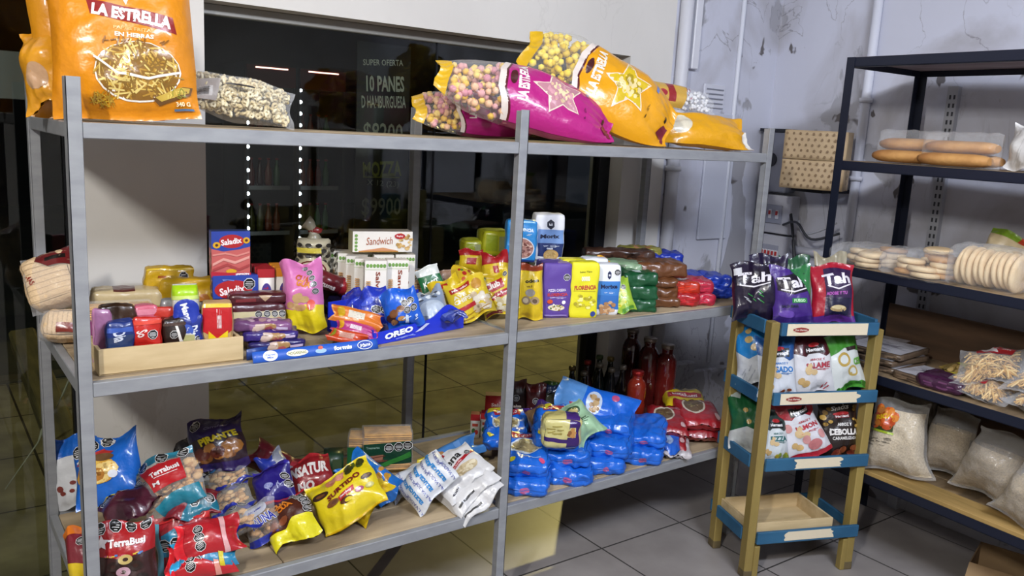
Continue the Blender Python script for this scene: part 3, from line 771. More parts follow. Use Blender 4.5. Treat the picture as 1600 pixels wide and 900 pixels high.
def torn(z, x0, x1, hh, jag0, jag1, seed, badge):
    rn = random.Random(seed); m = MB(); b2 = m.bm; n = 6
    L_ = [(x0+(rn.uniform(0, 0.02) if jag0 else 0), z-hh+hh*k/n) for k in range(n+1)]; R_ = [(x1-(rn.uniform(0, 0.022) if jag1 else 0), z-hh+hh*k/n) for k in range(n, -1, -1)]
    P = L_+R_
    f = b2.faces.new([b2.verts.new((x, -0.0128, zz)) for x, zz in P]); g = bmesh.ops.extrude_face_region(b2, geom=[f])
    for v in g['geom']:
        if isinstance(v, bmesh.types.BMVert): v.co.y -= 0.0008
    for fc in b2.faces: fc.material_index = m.mi(strip)
    o = sp(m, 'paper_strip')
    if badge:
        s = Brick(0.062, 0.018, 0.0006, 0.0001); q = skin(s, strip, {'F': [('e', .5, .5, .5, .5, '#8c2f2a'), ('r', .0, .3, 1.0, .7, '#8c2f2a'), ('t', 'Don Hernan', .5, .5, .8, .4, '#e6d8c8')]}, paper).build('logo', o)
        q.matrix_local = Matrix.Translation((x0+0.055, -0.0142, z-hh/2-0.009))
torn(LZ[0]-0.002, 0.055, LW-0.085, 0.044, 0, 0, 1, True); torn(LZ[1]-0.002, 0.06, LW-0.075, 0.042, 0, 1, 2, True)
torn(LZ[2]-0.003, 0.15, LW-0.11, 0.038, 1, 1, 3, False); torn(LZ[3]-0.003, 0.145, LW-0.11, 0.036, 1, 1, 4, False)
# open wooden crate on the lowest tier
def crate(name, label, w, d, h, M, fh=None, slat=2):
    root = empty(name); tag(root, label, 'crate'); t = 0.009
    fh = fh or h
    MB().box((-w/2, 0, 0.004), (w/2, t, fh), bare, 0.001).build('front_board', root)
    MB().box((-w/2, d-t, 0.004), (w/2, d, h), bare, 0.001).build('back_board', root)
    for s in (-1, 1): MB().box((s*w/2-(t if s > 0 else 0), t, 0.004), (s*w/2+(0 if s > 0 else t), d-t, h), bare, 0.001).build('side_board', root)
    for i in range(slat):
        y0 = i*(d/slat); MB().box((-w/2, y0+0.004, 0), (w/2, y0+d/slat-0.006, 0.005), bare, 0.0005).build('base_slat', root)
    root.matrix_world = M; return root
M = upright(LX, LY, 0, LA) @ Matrix.Translation((0.195, 0.014, LZ[3]-0.035))
crate('wooden_crate', 'empty shallow pine crate on the lowest tier of the display stand', 0.36, 0.235, 0.062, M)

# ================================================================== DARK RACK ON THE RIGHT
navy = mat('#1d2233', 0.42, 0.35, bs=40, bst=0.05)
rboard = noisy('rack_board', '#6b5a44', '#9a8261', 3.2, 0.7, (6, 0.8, 1), bst=0.3)
runder = noisy('rack_board_pale', '#8d8088', '#a59aa2', 3.2, 0.75, (1, 6, 1), bst=0.15)
RX, RY, RA = 2.740, -0.102, -93.52; RL, RD = 1.35, 0.50
RZ = (0.364, 0.773, 1.173, 1.588, 1.989)
rk = empty('metal_rack', (RX, RY, 0), R(RA)); tag(rk, 'dark navy metal rack with five board shelves holding bread and bags', 'rack')
def rp(mb, n, par=None): return mb.build(n, par or rk)
# local x = along the front toward the camera, local y = depth toward the right wall
for x in (0, RL):
    for y in (0, RD):
        m = MB(); s = 1 if y == 0 else -1; sx = 1 if x == 0 else -1
        m.box((min(x, x+sx*0.036), min(y, y+s*0.003), 0), (max(x, x+sx*0.036), max(y, y+s*0.003), RZ[4]), navy)
        m.box((min(x, x+sx*0.003), min(y, y+s*0.036), 0), (max(x, x+sx*0.003), max(y, y+s*0.036), RZ[4]), navy)
        rp(m, 'post')
for i, z in enumerate(RZ):
    hh = 0.038
    rp(MB().box((0.003, 0.003, z-hh), (RL-0.003, 0.006, z-0.001), navy).box((0.003, 0.003, z-hh), (RL-0.003, 0.03, z-hh+0.003), navy), 'front_rail')
    rp(MB().box((0.003, RD-0.006, z-hh), (RL-0.003, RD-0.003, z-0.001), navy), 'back_rail')
    for x in (0.003, RL-0.006): rp(MB().box((x, 0.006, z-hh), (x+0.003, RD-0.006, z-0.001), navy), 'side_rail')
    if i == 0:
        m = MB(); 
        for k in range(4): m.box((-0.02, 0.008+k*0.122, z-0.012), (RL, 0.008+k*0.122+0.119, z+(0.014 if k == 0 else 0.004)), noisy('yellow_plank', '#8f7440', '#b8965a', 3.2, 0.7, (0.8, 6, 1), bst=0.3) if k == 0 else rboard, 0.002)
        rp(m, 'shelf_board')
    else:
        rp(MB().box((0.006, 0.006, z-0.014), (RL-0.006, RD-0.006, z), runder if i == 4 else rboard, 0.001), 'shelf_board')
rp(MB().box((0.02, RD-0.022, RZ[0]), (RL-0.02, RD-0.008, 0.97), noisy('dark_back_panel', '#3f2d1e', '#5d4530', 3, 0.7, (0.7, 1, 5), bst=0.2), 0.002), 'back_panel')
# slotted upright fixed on the wall behind the rack
m = MB(); m.box((CX-0.03, -0.26, 0.0), (CX, -0.215, 1.92), mat('#a9abb3', 0.5, 0.3))
for k in range(40):
    for yy in (-0.252, -0.234): m.box((CX-0.031, yy, 0.5+k*0.035), (CX-0.0295, yy+0.008, 0.518+k*0.035), mat('#33353c', 0.6))
tag(m.build('slotted_upright'), 'pale slotted metal upright on the wall behind the navy rack', 'shelf upright')
# cardboard box on the floor
def open_box(label, M, w, d, h):
    root = empty('cardboard_box'); tag(root, label, 'box'); k = noisy('kraft_board', '#7d6448', '#9c805c', 4, 0.8, bst=0.1); t = 0.004
    m = MB(); m.box((-w/2, 0, 0), (w/2, t, h), k); m.box((-w/2, d-t, 0), (w/2, d, h), k); m.box((-w/2, t, 0), (-w/2+t, d-t, h), k); m.box((w/2-t, t, 0), (w/2, d-t, h), k); m.box((-w/2+t, t, 0), (w/2-t, d-t, t), k)
    m.build('body', root)
    for (p, q, ax, an) in (((-w/2, 0, h), w, 'X', 35), ((-w/2, d, h), w, 'X', -30)):
        f = MB().box((0, -0.10 if an > 0 else 0, -0.002), (q, 0 if an > 0 else 0.10, 0.002), k).build('flap', root); f.matrix_local = Matrix.Translation(p) @ Matrix.Rotation(R(an), 4, 'X')
    root.matrix_world = M
open_box('open brown cardboard box on the floor under the near end of the rack', upright(2.888, -0.950, 0.0, -75), 0.30, 0.22, 0.13)

# ================================================================== GOODS: TOP SHELF
potato = ['#d8b352', '#b98c34', '#e6cc78', '#8f6a2a']
est = [('p', [(.27, .70), (.86, .60), (.88, .50), (.29, .60)], '#8f1f1e'), ('t', 'LA ESTRELLA', .575, .600, .55, .078, '#f4efe8', -9, .05),
       ('s', .54, .735, .08, .07, '#f4efe8', -90), ('t', 'PAPAS FRITAS', .58, .515, .28, .020, '#f0c97a', -5, .02), ('t', 'EN HEBRAS', .58, .478, .27, .026, '#fff2dc', -4, .04),
       ('e', .59, .27, .30, .175, '#f6efe2'), ('e', .59, .273, .29, .168, '#8f6423'), ('l', .32, .13, .86, .43, 190, .12, .011, potato, 5), 
       ('p', [(.29, .34), (.45, .25), (.66, .225), (.88, .265), (.885, .28), (.66, .24), (.45, .265), (.29, .355)], '#f6efe2'),
       ('l', .34, .44, .82, .45, 12, .06, .008, ['#8a5a18'], 8), ('l', .27, .07, .42, .14, 40, .07, .006, ['#c7a02c', '#9c7a20'], 6),
       ('p', [(.68, .12), (.72, .075), (.95, .14), (.97, .19), (.90, .19)], '#6d4a20'), ('p', [(.70, .125), (.74, .10), (.94, .155), (.95, .185), (.88, .185)], '#c9a845'), ('l', .74, .11, .92, .18, 18, .04, .006, ['#e6cf6a', '#8a8a30'], 2), ('r', .82, .045, .96, .058, '#5c7fa8'), ('t', '340 G', .89, .085, .10, .028, '#fff0c8', 0, .03)]
bag('snack_bag', 'huge orange bag of shoestring potatoes with red name banner on the top shelf', 'snack bag', (0.136, 0.090, 1.604), (0.133, 0.160, 1.978), 0.323, 0.13, -14, 8, '#dc8a0c', est, 1.6, k=1.15, wr=.9, pinch=.05, full=.45, seal=.035, q=3.2, res=(30, 34))
bag('snack_bag', 'second orange potato bag standing behind the huge one at the shelf end', 'snack bag', (0.064, 0.260, 1.615), (0.070, 0.300, 1.979), 0.238, 0.12, -10, 6, '#dd9412', [('r', .2, .7, .8, .8, '#8f1f1e')], 1.6, k=1.1, wr=1.6, pinch=.06, full=.45)
bag('snack_bag', 'crumpled small orange bag with pointed corners at the far left of the top shelf', 'snack bag', (-0.006, 0.220, 1.603), (0.004, 0.300, 1.793), 0.140, 0.10, -40, 10, '#e09a1a', [('e', .4, .3, .2, .15, '#c9a07a')], 1.6, wr=2.4, pinch=.0, full=.5)
bag('cereal_bag', 'clear bag of pale cereal rings with barcode label, lying beside the orange bag', 'cereal bag', (0.581, 0.200, 1.642), (0.308, 0.260, 1.689), 0.136, 0.12, -20, 42, clear_film(),
    {'F': [('p', [(.12, .98), (.60, .99), (.58, .70), (.10, .72)], '#b9b2ac'), ('r', .18, .76, .40, .93, '#e6e2dd')] + [('r', .20+.014*i, .79, .20+.014*i+.007, .90, '#222222') for i in range(13)] + [('r', .42, .40, .46, .66, '#1d1512')]}, 1.6, content=rings(520, 0.0095, ['#d9cba4', '#cbb98c', '#e3d8b6']), k=.9, pinch=.12, wr=.8, q=2.4)
def puffdes(c, cw): # printed band + star window + name
    return {'F': [('p', [(-.0, .0), (1, 0), (1, .60), (.62, .66), (.3, .66), (0, .60)], c), ('p', [(0, .60), (.3, .66), (.62, .66), (1, .60), (1, .645), (.62, .705), (.3, .705), (0, .645)], '#e9dcd2'), ('p', [(0, .60), (.3, .66), (.62, .66), (1, .60), (1, .612), (.62, .672), (.3, .672), (0, .612)], '#5a1a22'),
                  ('t', 'LA ESTRELLA', .5, .575, .62, .060, '#f6efe4', 3, .05), ('e', .5, .63, .12, .02, '#4a1418'), ('s', .5, .37, .37, .16, '#f2dfc8'), ('s', .5, .37, .335, .145, cw), ('c', .36, .29, .64, .45, 70, .032, [tint(cw, 1.12), tint(cw, .8), '#f0dca0'] if cw[1] != 'c' else ['#e8c9a0', '#c48a96', '#f0dfb0', '#d9a0a8'], 4),
                  ('r', .72, .18, .86, .20, '#6f86c8'), ('l', .2, .20, .5, .21, 8, .05, .006, [tint(c, .5)], 3, 0), ('p', [(.05, .02), (.4, .02), (.4, .06), (.2, .09)], '#7a1f33'), ('r', .42, .05, .56, .075, '#241016')],
            'B': [('p', [(0, 0), (1, 0), (1, .6), (0, .6)], c)]}
mg = '#b81c7e'; multi = ['#e2b73a', '#d9a0a0', '#eacb6c', '#c9838f', '#e6b890']
def preg(c): return lambda f, u, v: (None if v > .63 and v < .93 else (film(c) if v <= .63 else film('#e2b41c')))
bag('puff_bag', 'magenta puffed corn bag lying underneath the other magenta bag', 'snack bag', (1.529, 0.340, 1.664), (1.091, 0.420, 1.691), 0.169, 0.12, -35, 35, clear_film(), puffdes(mg, '#c48a96'), 1.6, content=balls(130, .013, multi, .5, .92), region=preg(mg), k=1.0, pinch=.04, wr=.9, ends=.5, full=.45)
bag('puff_bag', 'large magenta puffed corn bag with star window leaning to the right', 'snack bag', (1.680, 0.080, 1.645), (1.109, 0.300, 1.790), 0.239, 0.16, -35, 42, clear_film(), puffdes(mg, '#c48a96'), 1.605, content=balls(190, .014, multi, .5, .92), region=preg(mg), k=1.1, pinch=.03, wr=1.0, ends=.55, full=.42, res=(26, 32))
bag('puff_bag', 'largest yellow puffed corn bag with star window, tip pointing up left', 'snack bag', (1.947, 0.060, 1.646), (1.489, 0.340, 1.904), 0.310, 0.17, -40, 42, clear_film(), puffdes('#eaa40e', '#dcbc20'), 1.605, content=balls(230, .015, ['#e8cc28', '#d9b818', '#f0da50'], .5, .92), region=preg('#eaa40e'), k=1.1, pinch=.03, wr=1.0, ends=.55, full=.42, res=(26, 32))
bag('puff_bag', 'flat yellow bag at the right end of the top shelf', 'snack bag', (2.416, 0.100, 1.679), (2.054, 0.220, 1.688), 0.165, 0.10, -40, 45, '#eaa812', {'F': [('e', .5, .8, .3, .12, '#e9e0c8'), ('p', [(0, 0), (.5, 0), (.3, .08), (0, .05)], '#e9e4dc')]}, 1.6, k=1.0, pinch=.05, wr=1.4)
bag('snack_bag', 'small clear bag with white puffs and yellow header on top of the flat yellow bag', 'snack bag', (2.389, 0.260, 1.780), (2.084, 0.340, 1.815), 0.118, 0.07, -40, 35, clear_film(), {'F': [('p', [(0, .5), (1, .42), (1, .95), (0, .95)], '#d6ab4e'), ('r', .1, .62, .9, .72, '#9c2a30'), ('l', 0, .40, 1, .45, 16, .08, .02, ['#a8303c'], 3, 0), ('e', .4, .8, .15, .06, '#a8303c')]}, None, content=balls(110, .009, ['#eeeeee', '#e2e2e6'], .05, .6), k=.9, wr=1.1)

# ================================================================== GOODS: MIDDLE SHELF, LEFT BAY
def loaf(name, label, A, B, w, t, az, el, n, cols, design, rest=None, base=None):
    n = 9
    return bag(name, label, 'bread', A, B, w, t, az, el, base or clear_film(base=.10), design, rest, content=loafbody(n, cols), q=4.5, full=.28, pinch=.02, wr=.8, seal=.03)
bd = ['#c79a62', '#b98750', '#d7b384']
loaf('bread_bag', 'sliced bread in a clear bag with dark red label behind the left post', (0.012, 0.400, 1.094), (-0.003, 0.500, 1.227), 0.143, .11, -25, 12, 110, ['#cdb089', '#cfb28c', '#cbae87'], {'F': [('p', [(.1, .99), (.99, .99), (.99, .60), (.6, .62)], '#6b1a1c'), ('r', .55, .72, .9, .80, '#17110f'), ('t', 'MAS', .22, .5, .22, .09, '#9a3428', -70)]}, None)
loaf('bread_bag', 'short bread pack lying at the left end of the middle shelf', (0.076, 0.360, 1.047), (-0.038, 0.400, 1.053), 0.086, .10, -25, 30, 70, ['#cdb089', '#cfb28c', '#cbae87'], {'F': [('r', .15, .1, .45, .6, '#7a2a20')]}, 1.0)
def crackers(name, label, x, y, z, w, h, d, az, n, c1='#c79a55', rows=1, extra=None, group=None, wrap=True):
    """stack of thin crackers in clear wrap"""
    root = empty(name); tag(root, label, 'crackers', group); rn = random.Random(int(x*1000)+n)
    mb = MB(); mm = [noisy('cracker_a', tint(c1, .8), c1, 30, .8), noisy('cracker_b', c1, tint(c1, 1.2), 30, .8)]
    for r_ in range(rows):
        for i in range(n):
            ww = w/rows; x0 = -w/2+ww*r_; zz = h*i/n; j = rn.uniform(-.002, .002)
            mb.box((x0+.002+j, j, zz), (x0+ww-.002+j, d+j, zz+h/n*.62), rn.choice(mm))
    mb.build('crackers', root)['kind'] = 'stuff'
    if wrap: skin(Brick(w+.006, h+.006, d+.006, .004, .001, .5, n), clear_film(base=.09), extra).build('wrapper', root).matrix_local = Matrix.Translation((0, d/2, -.002))
    root.matrix_world = upright(x, y, z, az); return root
box('cracker_pack', 'large cream cracker multipack with a brown label against the pillar', 'crackers', 0.194, 0.460, 1.075, 0.185, 0.113, .09, -8, '#cdb88c', {'F': [('l', .02, .05, .98, .6, 46, .18, .012, ['#b3925c', '#a58450'], 3, 0)], 'T': [('r', .3, .02, .62, .98, '#5c2420'), ('l', .02, .1, .28, .9, 12, .18, .02, ['#b99f70'], 5, 0)]}, film, puff=.004, wr=.9, r=.012, rest=1.0, n=(16, 12))
box('cracker_pack', 'cream cracker sleeve behind the left post with pale wrapper', 'crackers', 0.099, 0.500, 1.089, 0.077, 0.082, .1, 12, '#c9b48c', {'F': [('l', .02, .05, .98, .9, 26, .3, .02, ['#b3925c'], 6, 0)]}, film, puff=.004, wr=.9, r=.012, rest=1.0, n=(10, 10))
crackers('cracker_pack', 'clear pack of stacked square crackers in front of the cream multipack', 0.147, .34, 1.055, .17, .045, .07, -6, 7, '#c2924a', 3, {'F': [('r', .68, .05, 1, .45, '#2b2a6a'), ('o', .86, .25, .07)]})
for i, (px, py, lab) in enumerate(((165, 500, 'yellow biscuit sleeve lying behind the wooden crate, left one'), (215, 500, 'yellow biscuit sleeve lying behind the wooden crate, right one'))):
    box('biscuit_pack', lab, 'biscuits', 0.105+i*0.10, .27, 1.0, .105, .055, .06, -8+i*5, '#d49a16', {'F': [('p', [(0, .4), (.5, .25), (1, .4), (1, .5), (.5, .36), (0, .5)], '#6b3c12'), ('e', .8, .55, .12, .3, '#17110f'), ('l', .1, .6, .6, .9, 8, .15, .03, ['#a86a10'], 4, 0)]}, film, puff=.004, wr=1.2, r=.012, n=(14, 10))
box('biscuit_pack', 'magenta biscuit pack beside the left post behind the crate', 'biscuits', 0.059, .2, 1.0, .05, .09, .04, -10, '#8f2470', {'F': [('r', .1, .1, .9, .45, '#d98ab8')]}, film, puff=.004, wr=1.2, r=.008, n=(8, 10))
box('wafer_bag', 'tall yellow bag with black seal leaning on the pillar', 'snack bag', 0.322, 0.500, 1.029, 0.136, 0.163, .05, -12, '#cda31a', {'F': [('o', .78, .86, .12), ('r', .25, .82, .42, .87, '#a0561c'), ('p', [(0, .97), (1, .97), (1, 1), (0, 1)], '#e6c23c')]}, film, puff=.004, wr=2.2, r=.008, rest=1.0)
box('wafer_bag', 'second tall yellow bag just right of the one with a black seal', 'snack bag', 0.355, 0.430, 1.041, 0.147, 0.138, .05, -14, '#c99c14', {'F': [('e', .8, .6, .1, .1, '#b06a18'), ('r', .2, .80, .6, .84, '#e6c84a')]}, film, puff=.004, wr=2.2, r=.008, rest=1.0)
# the wooden crate with biscuit packs
M = upright(0.211, 0.028, 1.0, -1.0)
crate('wooden_crate', 'shallow pine crate full of biscuit packs at the front of the middle shelf', .345, .17, .062, M, fh=.066)
def pk(lab, px, py, Y, w, h, d, az, col, ops, cat='biscuits', name='biscuit_pack', rz=None, zb=1.008, **kw):
    return box(name, lab, cat, W_[0], W_[1], zb, w, h, d, az, col, ops, film, puff=.003, wr=1.0, r=.010, n=(12, 14), **kw)
bp = [('dark blue biscuit pack at the left end of the crate', 0.092, .052, .058, .118, .03, '#1b3278', [('p', [(0, .25), (1, .25), (1, .75), (0, .7)], '#2a3f6a'), ('t', 'Dia', .5, .72, .44, .26, '#d5dbea', -80, .03), ('r', 0, .8, 1, .9, '#3a5ab0')]),
      ('bright red biscuit pack in the crate with black seal', 0.155, .052, .060, .124, .03, '#c4241c', [('t', 'So', .32, .70, .3, .22, '#f2dcd8', -80, .03), ('o', .72, .66, .2), ('r', 0, .88, 1, .96, '#e04a3a'), ('r', .1, .1, .5, .16, '#f0e0d0')]),
      ('dark chocolate biscuit pack in the crate between red and blue', 0.218, .055, .052, .112, .03, '#2a1c18', [('o', .5, .68, .22), ('p', [(.5, .9), (.62, .9), (.95, .5), (.85, .45)], '#e8e2dc'), ('r', 0, .88, 1, .95, '#4a342c')]),
      ('dark blue biscuit pack near the middle of the crate', 0.258, .055, .054, .118, .03, '#1b2f86', [('t', 'Dia', .55, .68, .45, .26, '#dfe4f2', -80, .03), ('e', .3, .7, .3, .14, '#3f5bb8'), ('r', .1, .12, .9, .18, '#4460c0')])]
for lab, x, y, w, h, d, col, ops in bp:
    box('biscuit_pack', lab, 'biscuits', x, y, 1.006, w, h, d, -8, col, ops, film, puff=.003, wr=1.8, r=.006, n=(12, 14))
bk = [('yellow and brown biscuit pack behind the blue one in the crate', .098, .105, .078, .145, '#3a2416', [('r', 0, .55, 1, .78, '#d9c322'), ('e', .7, .66, .15, .06, '#c07a70')]),
      ('pink biscuit pack in the second row of the crate', .166, .108, .055, .142, '#c85a74', [('r', 0, .85, 1, .95, '#e08aa0')]), ('small red biscuit pack in the second row of the crate', .205, .100, .052, .132, '#c03428', [('e', .5, .75, .3, .12, '#7a1a14')]),
      ('grey wrapped biscuit pack in the second row of the crate', .238, .115, .06, .148, '#7f7f82', [('r', .1, .7, .6, .9, '#939398')]), ('pale pink pack behind the left post in the crate', .062, .10, .035, .14, '#c987b4', [])]
for lab, x, y, w, h, col, ops in bk:
    box('biscuit_pack', lab, 'biscuits', x, y, 1.006, w, h, .03, -6, col, ops, film, puff=.003, wr=1.8, r=.006, n=(12, 12))
roll('biscuit_roll', 'tall white and lime biscuit roll with blue oval name', 'biscuits', (0.254, 0.070, 1.022), (0.257, 0.100, 1.216), .032, -12, '#c9c6c0', [('r', 0, .84, 1, .985, '#a6d018'), ('r', 0, .80, 1, .85, '#cfe37a'), ('e', .5, .64, .155, .17, '#1c35a4'), ('t', 'Mana', .5, .64, .22, .085, '#f2f4fa', -75, .04), ('r', .38, .12, .58, .34, '#a3a06a'), ('o', .62, .28, .045), ('o', .62, .17, .045)], 1.006, crimp=.09, sq=.2)
roll('biscuit_roll', 'dark chocolate biscuit roll with silver crimped top', 'biscuits', (0.316, 0.100, 1.039), (0.314, 0.115, 1.180), .026, -14, '#2b211f', [('r', 0, .86, 1, .99, '#b8b4b2'), ('p', [(.44, .6), (.52, .7), (.56, .6), (.50, .1), (.46, .1)], '#c9b46a'), ('r', .58, .2, .68, .55, '#e0d8cc')], 1.006, crimp=.10)
box('biscuit_pack', 'square biscuit pack with red top and yellow ribbon, name reading downward', 'biscuits', 0.326, 0.055, 1.018, 0.074, 0.144, .05, -14, '#c2a06a', {'F': [('r', 0, .48, 1, 1, '#c21f26'), ('p', [(0, .5), (1, .5), (.55, .33)], '#c21f26'), ('t', 'Terrabusi', .55, .72, .16, .36, '#f3dede', 0, .02), ('p', [(.2, 0), (.85, 0), (.85, .5), (.5, .36), (.2, .5)], '#e8c81c'), ('t', 'Linco', .55, .20, .46, .2, '#17130c', -85, .03), ('r', 0, .93, 1, 1, '#e3c22a')]}, film, puff=.003, wr=.5, r=.008, rest=1.006, n=(12, 14))
sal = lambda low: {'F': [('r', 0, 0, 1, 1, '#c4605c' if not low else '#2a3f9a'), ('p', [(0, .62), (.3, .56), (.7, .60), (1, .66), (1, 1), (0, 1)], '#27409c'), ('e', .52, .78, .33, .15, '#b01f24'), ('t', 'Saladix', .51, .78, .54, .13, '#f7eeee', 8, .03), ('e', .13, .70, .10, .07, '#d9a41c'), ('e', .90, .80, .09, .07, '#d9a41c'), ('e', .13, .70, .04, .03, '#4a2c18'), ('e', .90, .80, .04, .03, '#4a2c18')] + ([('p', [(.02, .30), (.3, .42), (.6, .34), (.98, .46), (.98, .40), (.6, .28), (.3, .36), (.02, .24)], '#e0a094'), ('p', [(.02, .50), (.35, .54), (.65, .48), (.98, .56), (.98, .52), (.65, .44), (.35, .50), (.02, .46)], '#d98a80'), ('p', [(.02, .18), (.4, .30), (.7, .18), (.98, .28), (.98, .22), (.7, .12), (.4, .24), (.02, .12)], '#a84040'), ('e', .5, .12, .14, .05, '#d9a41c'), ('t', 'JAMON', .8, .05, .34, .05, '#f7eeee', 0, .03), ('p', [(0, 0), (1, 0), (1, .08), (.4, .09), (0, .12)], '#b8283a'), ('t', 'JAMON', .78, .045, .36, .05, '#f7eeee', 0, .03)] if not low else []),
                   'L': [('r', 0, 0, 1, 1, '#b5524e' if not low else '#2b3575'), ('r', 0, .62, 1, 1, '#26398c'), ('c', .1, .1, .9, .6, 10, .12, ['#8a3430', '#a08040'], 4)], 'T': [('r', 0, 0, 1, 1, '#2b3a6e')]}

box('cracker_box', 'lower blue snack cracker box with black seal, turned wider under the upper box', 'box', 0.467, 0.340, 1.101, 0.129, 0.068, .05, -8, '#27409c', {'F': [('r', 0, 0, 1, 1, '#27409c'), ('e', .45, .38, .42, .42, '#b01f24'), ('t', 'Saladix', .42, .36, .56, .34, '#f7eeee', 9, .03), ('o', .80, .62, .14), ('l', .2, .8, .5, .86, 3, .15, .02, ['#6f86c8'], 3, 0)], 'L': [('c', .1, .1, .9, .9, 12, .14, ['#7a3a44', '#b08040', '#503a70'], 4)]}, carton)
box('cracker_box', 'blue snack cracker box at the bottom of the three stacked ones, mostly hidden', 'box', 0.470, .345, 1.0, .12, 1.100-1.002, .05, -8, '#27409c', {'F': [('e', .45, .38, .42, .42, '#b01f24')]}, carton)
box('cracker_box', 'upright ham flavour snack cracker box with blue top and red pattern', 'box', 0.457, 0.350, 1.165, 0.109, 0.134, .045, -8, '#c4605c', sal(False), carton)
for i in range(3):
    for j, c in enumerate(('#a81a24', '#d9861c')):
        cc = ('red', 'orange')[j]; pos = ('front', 'middle', 'back')[i]
        box('wafer_box', cc+' topped white snack stick box, '+pos+' of its row beside the ham cracker box', 'box', 0.555+j*0.056+i*.004, .33+i*.036, 1.0, .050, .185, .034, -14, '#e2dcd4',
            {'F': [('r', 0, .86, 1, 1, c), ('e', .52, .60, .30, .17, '#4a3a8a'), ('t', 'Traviata', .52, .60, .22, .50 if False else .34, '#b0222c', 0, .02) if False else ('t', 'Traviata', .52, .60, .78, .075, '#b0222c', -82, .03), ('e', .35, .2, .14, .05, '#b03030' if j == 0 else '#7a8a40'), ('e', .75, .16, .1, .04, '#9aa050')], 'T': [('r', 0, 0, 1, 1, c)], 'L': [('r', 0, .86, 1, 1, c), ('l', .2, .2, .8, .7, 8, .5, .04, ['#b0a8a0'], 4, 90)]}, carton)
sinf = {'F': [('r', 0, 0, 1, 1, '#cfc39a'), ('r', 0, .72, 1, 1, '#4a1420'), ('t', 'SINFONIA', .30, .3, .5, .3, '#2b2420', 0, .03), ('o', .48, .60, .07), ('o', .63, .60, .07), ('o', .78, .60, .07), ('o', .92, .60, .07), ('e', .85, .2, .1, .25, '#b0605c'), ('e', .72, .2, .08, .2, '#a07850')]}
box('wafer_pack', 'cream filled biscuit pack with four black seals and bold dark name', 'biscuits', 0.500, 0.230, 1.032, 0.151, 0.069, .06, -10, '#4a1420', sinf, film, puff=.003, wr=.9, r=.010, n=(18, 10))
box('wafer_pack', 'dark red biscuit pack lying on the cream one with seals', 'biscuits', 0.500, 0.240, 1.099, 0.157, 0.030, .06, -12, '#4c1a20', {'F': [('r', .1, .3, .45, .6, '#7a2a30'), ('p', [(.5, .9), (.75, .9), (.62, .3)], '#b89a7a')]}, film, puff=.003, wr=.8, r=.010, n=(16, 8))
for i, (px0, px1, y0, y1, c, lab) in enumerate(((360, 440, 504, 520, '#8a5a8a', 'pale purple biscuit pack on top of the flat pile behind the blue strip'), (370, 452, 516, 532, '#3b2a7c', 'deep purple biscuit pack with cookie picture in the flat pile'), (380, 450, 528, 541, '#2b2466', 'dark violet biscuit pack at the bottom of the flat pile'))):
    q = (0.475+i*0.012, .13-i*.02, 1.048-i*.024)
    box('biscuit_pack', lab, 'biscuits', q[0], q[1], q[2], .145, .022, .07, -18+i*6, c, {'F': [('c', .3, .1, .7, .9, 10, .07, ['#b08a5a', '#a04a50', '#c9b0a0'], 5), ('r', .75, .3, .95, .6, '#c9b6d6')], 'T': [('c', .1, .1, .9, .9, 14, .07, ['#b08a8a', '#d0b0c0', '#6a3a6a'], 5)]}, film, puff=.003, wr=2.2, r=.006, n=(16, 8), group=None)
bag('snack_bag', 'pink and yellow cookie bag standing on its yellow base in the middle shelf', 'snack bag', (0.637, 0.210, 1.000), (0.635, 0.270, 1.199), 0.122, .085, -34, 8, '#d678b4', [('p', [(0, 0), (1, 0), (1, .34), (.6, .38), (.3, .30), (0, .36)], '#e6d020'), ('t', 'CUA', .56, .74, .34, .09, '#c05a1c', -18, .05), ('t', 'GUA', .60, .66, .36, .09, '#d9861c', -18, .05), ('c', .12, .30, .62, .52, 7, .11, ['#d3b07a', '#c79a68'], 5), ('o', .62, .90, .075), ('o', .72, .82, .075), ('o', .79, .73, .075), ('o', .84, .64, .075), ('o', .87, .54, .075), ('e', .75, .36, .1, .07, '#e05a4a')], 1.0, k=1.3, wr=1.8, pinch=.02, full=.4)
def honeycomb():
    ops = []
    for i in range(13):
        for j in range(9): ops.append(('e', (i+.5*(j % 2)+.3)/13.3, .06+.105*j, .024, .042, '#26221e'))
    ops += [('e', .5, .40, .12, .27, '#c9bc98'), ('e', .5, .40, .095, .215, '#6b1416'), ('e', .5, .40, .085, .19, '#d8cdb0'), ('e', .5, .40, .07, .155, '#9c2220'), ('p', [(.45, .36), (.49, .44), (.52, .52), (.53, .43), (.57, .37), (.50, .39)], '#f3ece0'), ('r', .40, .76, .56, .86, '#d9c64a')]
    return ops
dv = empty('rusk_bag'); tag(dv, 'bag with black honeycomb pattern and red dove badge, twisted top', 'snack bag')
skin(Roll(.055, .165, crimp=.05, seed=5, wr=1.5, endr=.85), '#cfc5a8', {'F': honeycomb()}, film).build('wrapper', dv)
tk = MB().tube([(0, 0, .150), (.0, 0, .175), (-.004, 0, .192), (-.014, 0, .208), (-.028, 0, .218)], [.036, .018, .014, .02, .026], film('#a39c86'), 10); tk.ico((.004, -.004, .19), .017, film('#8f2a2a'), 1, (1.6, .8, .8)); tk.build('twisted_neck', dv)
dv.matrix_world = upright(0.778, .50, 1.0+.085, -28)
box('biscuit_pack', 'beige carton hidden below the honeycomb bag', 'box', 0.778, .46, 1.0, .1, .083, .09, -20, '#5a4a3a', None, carton)
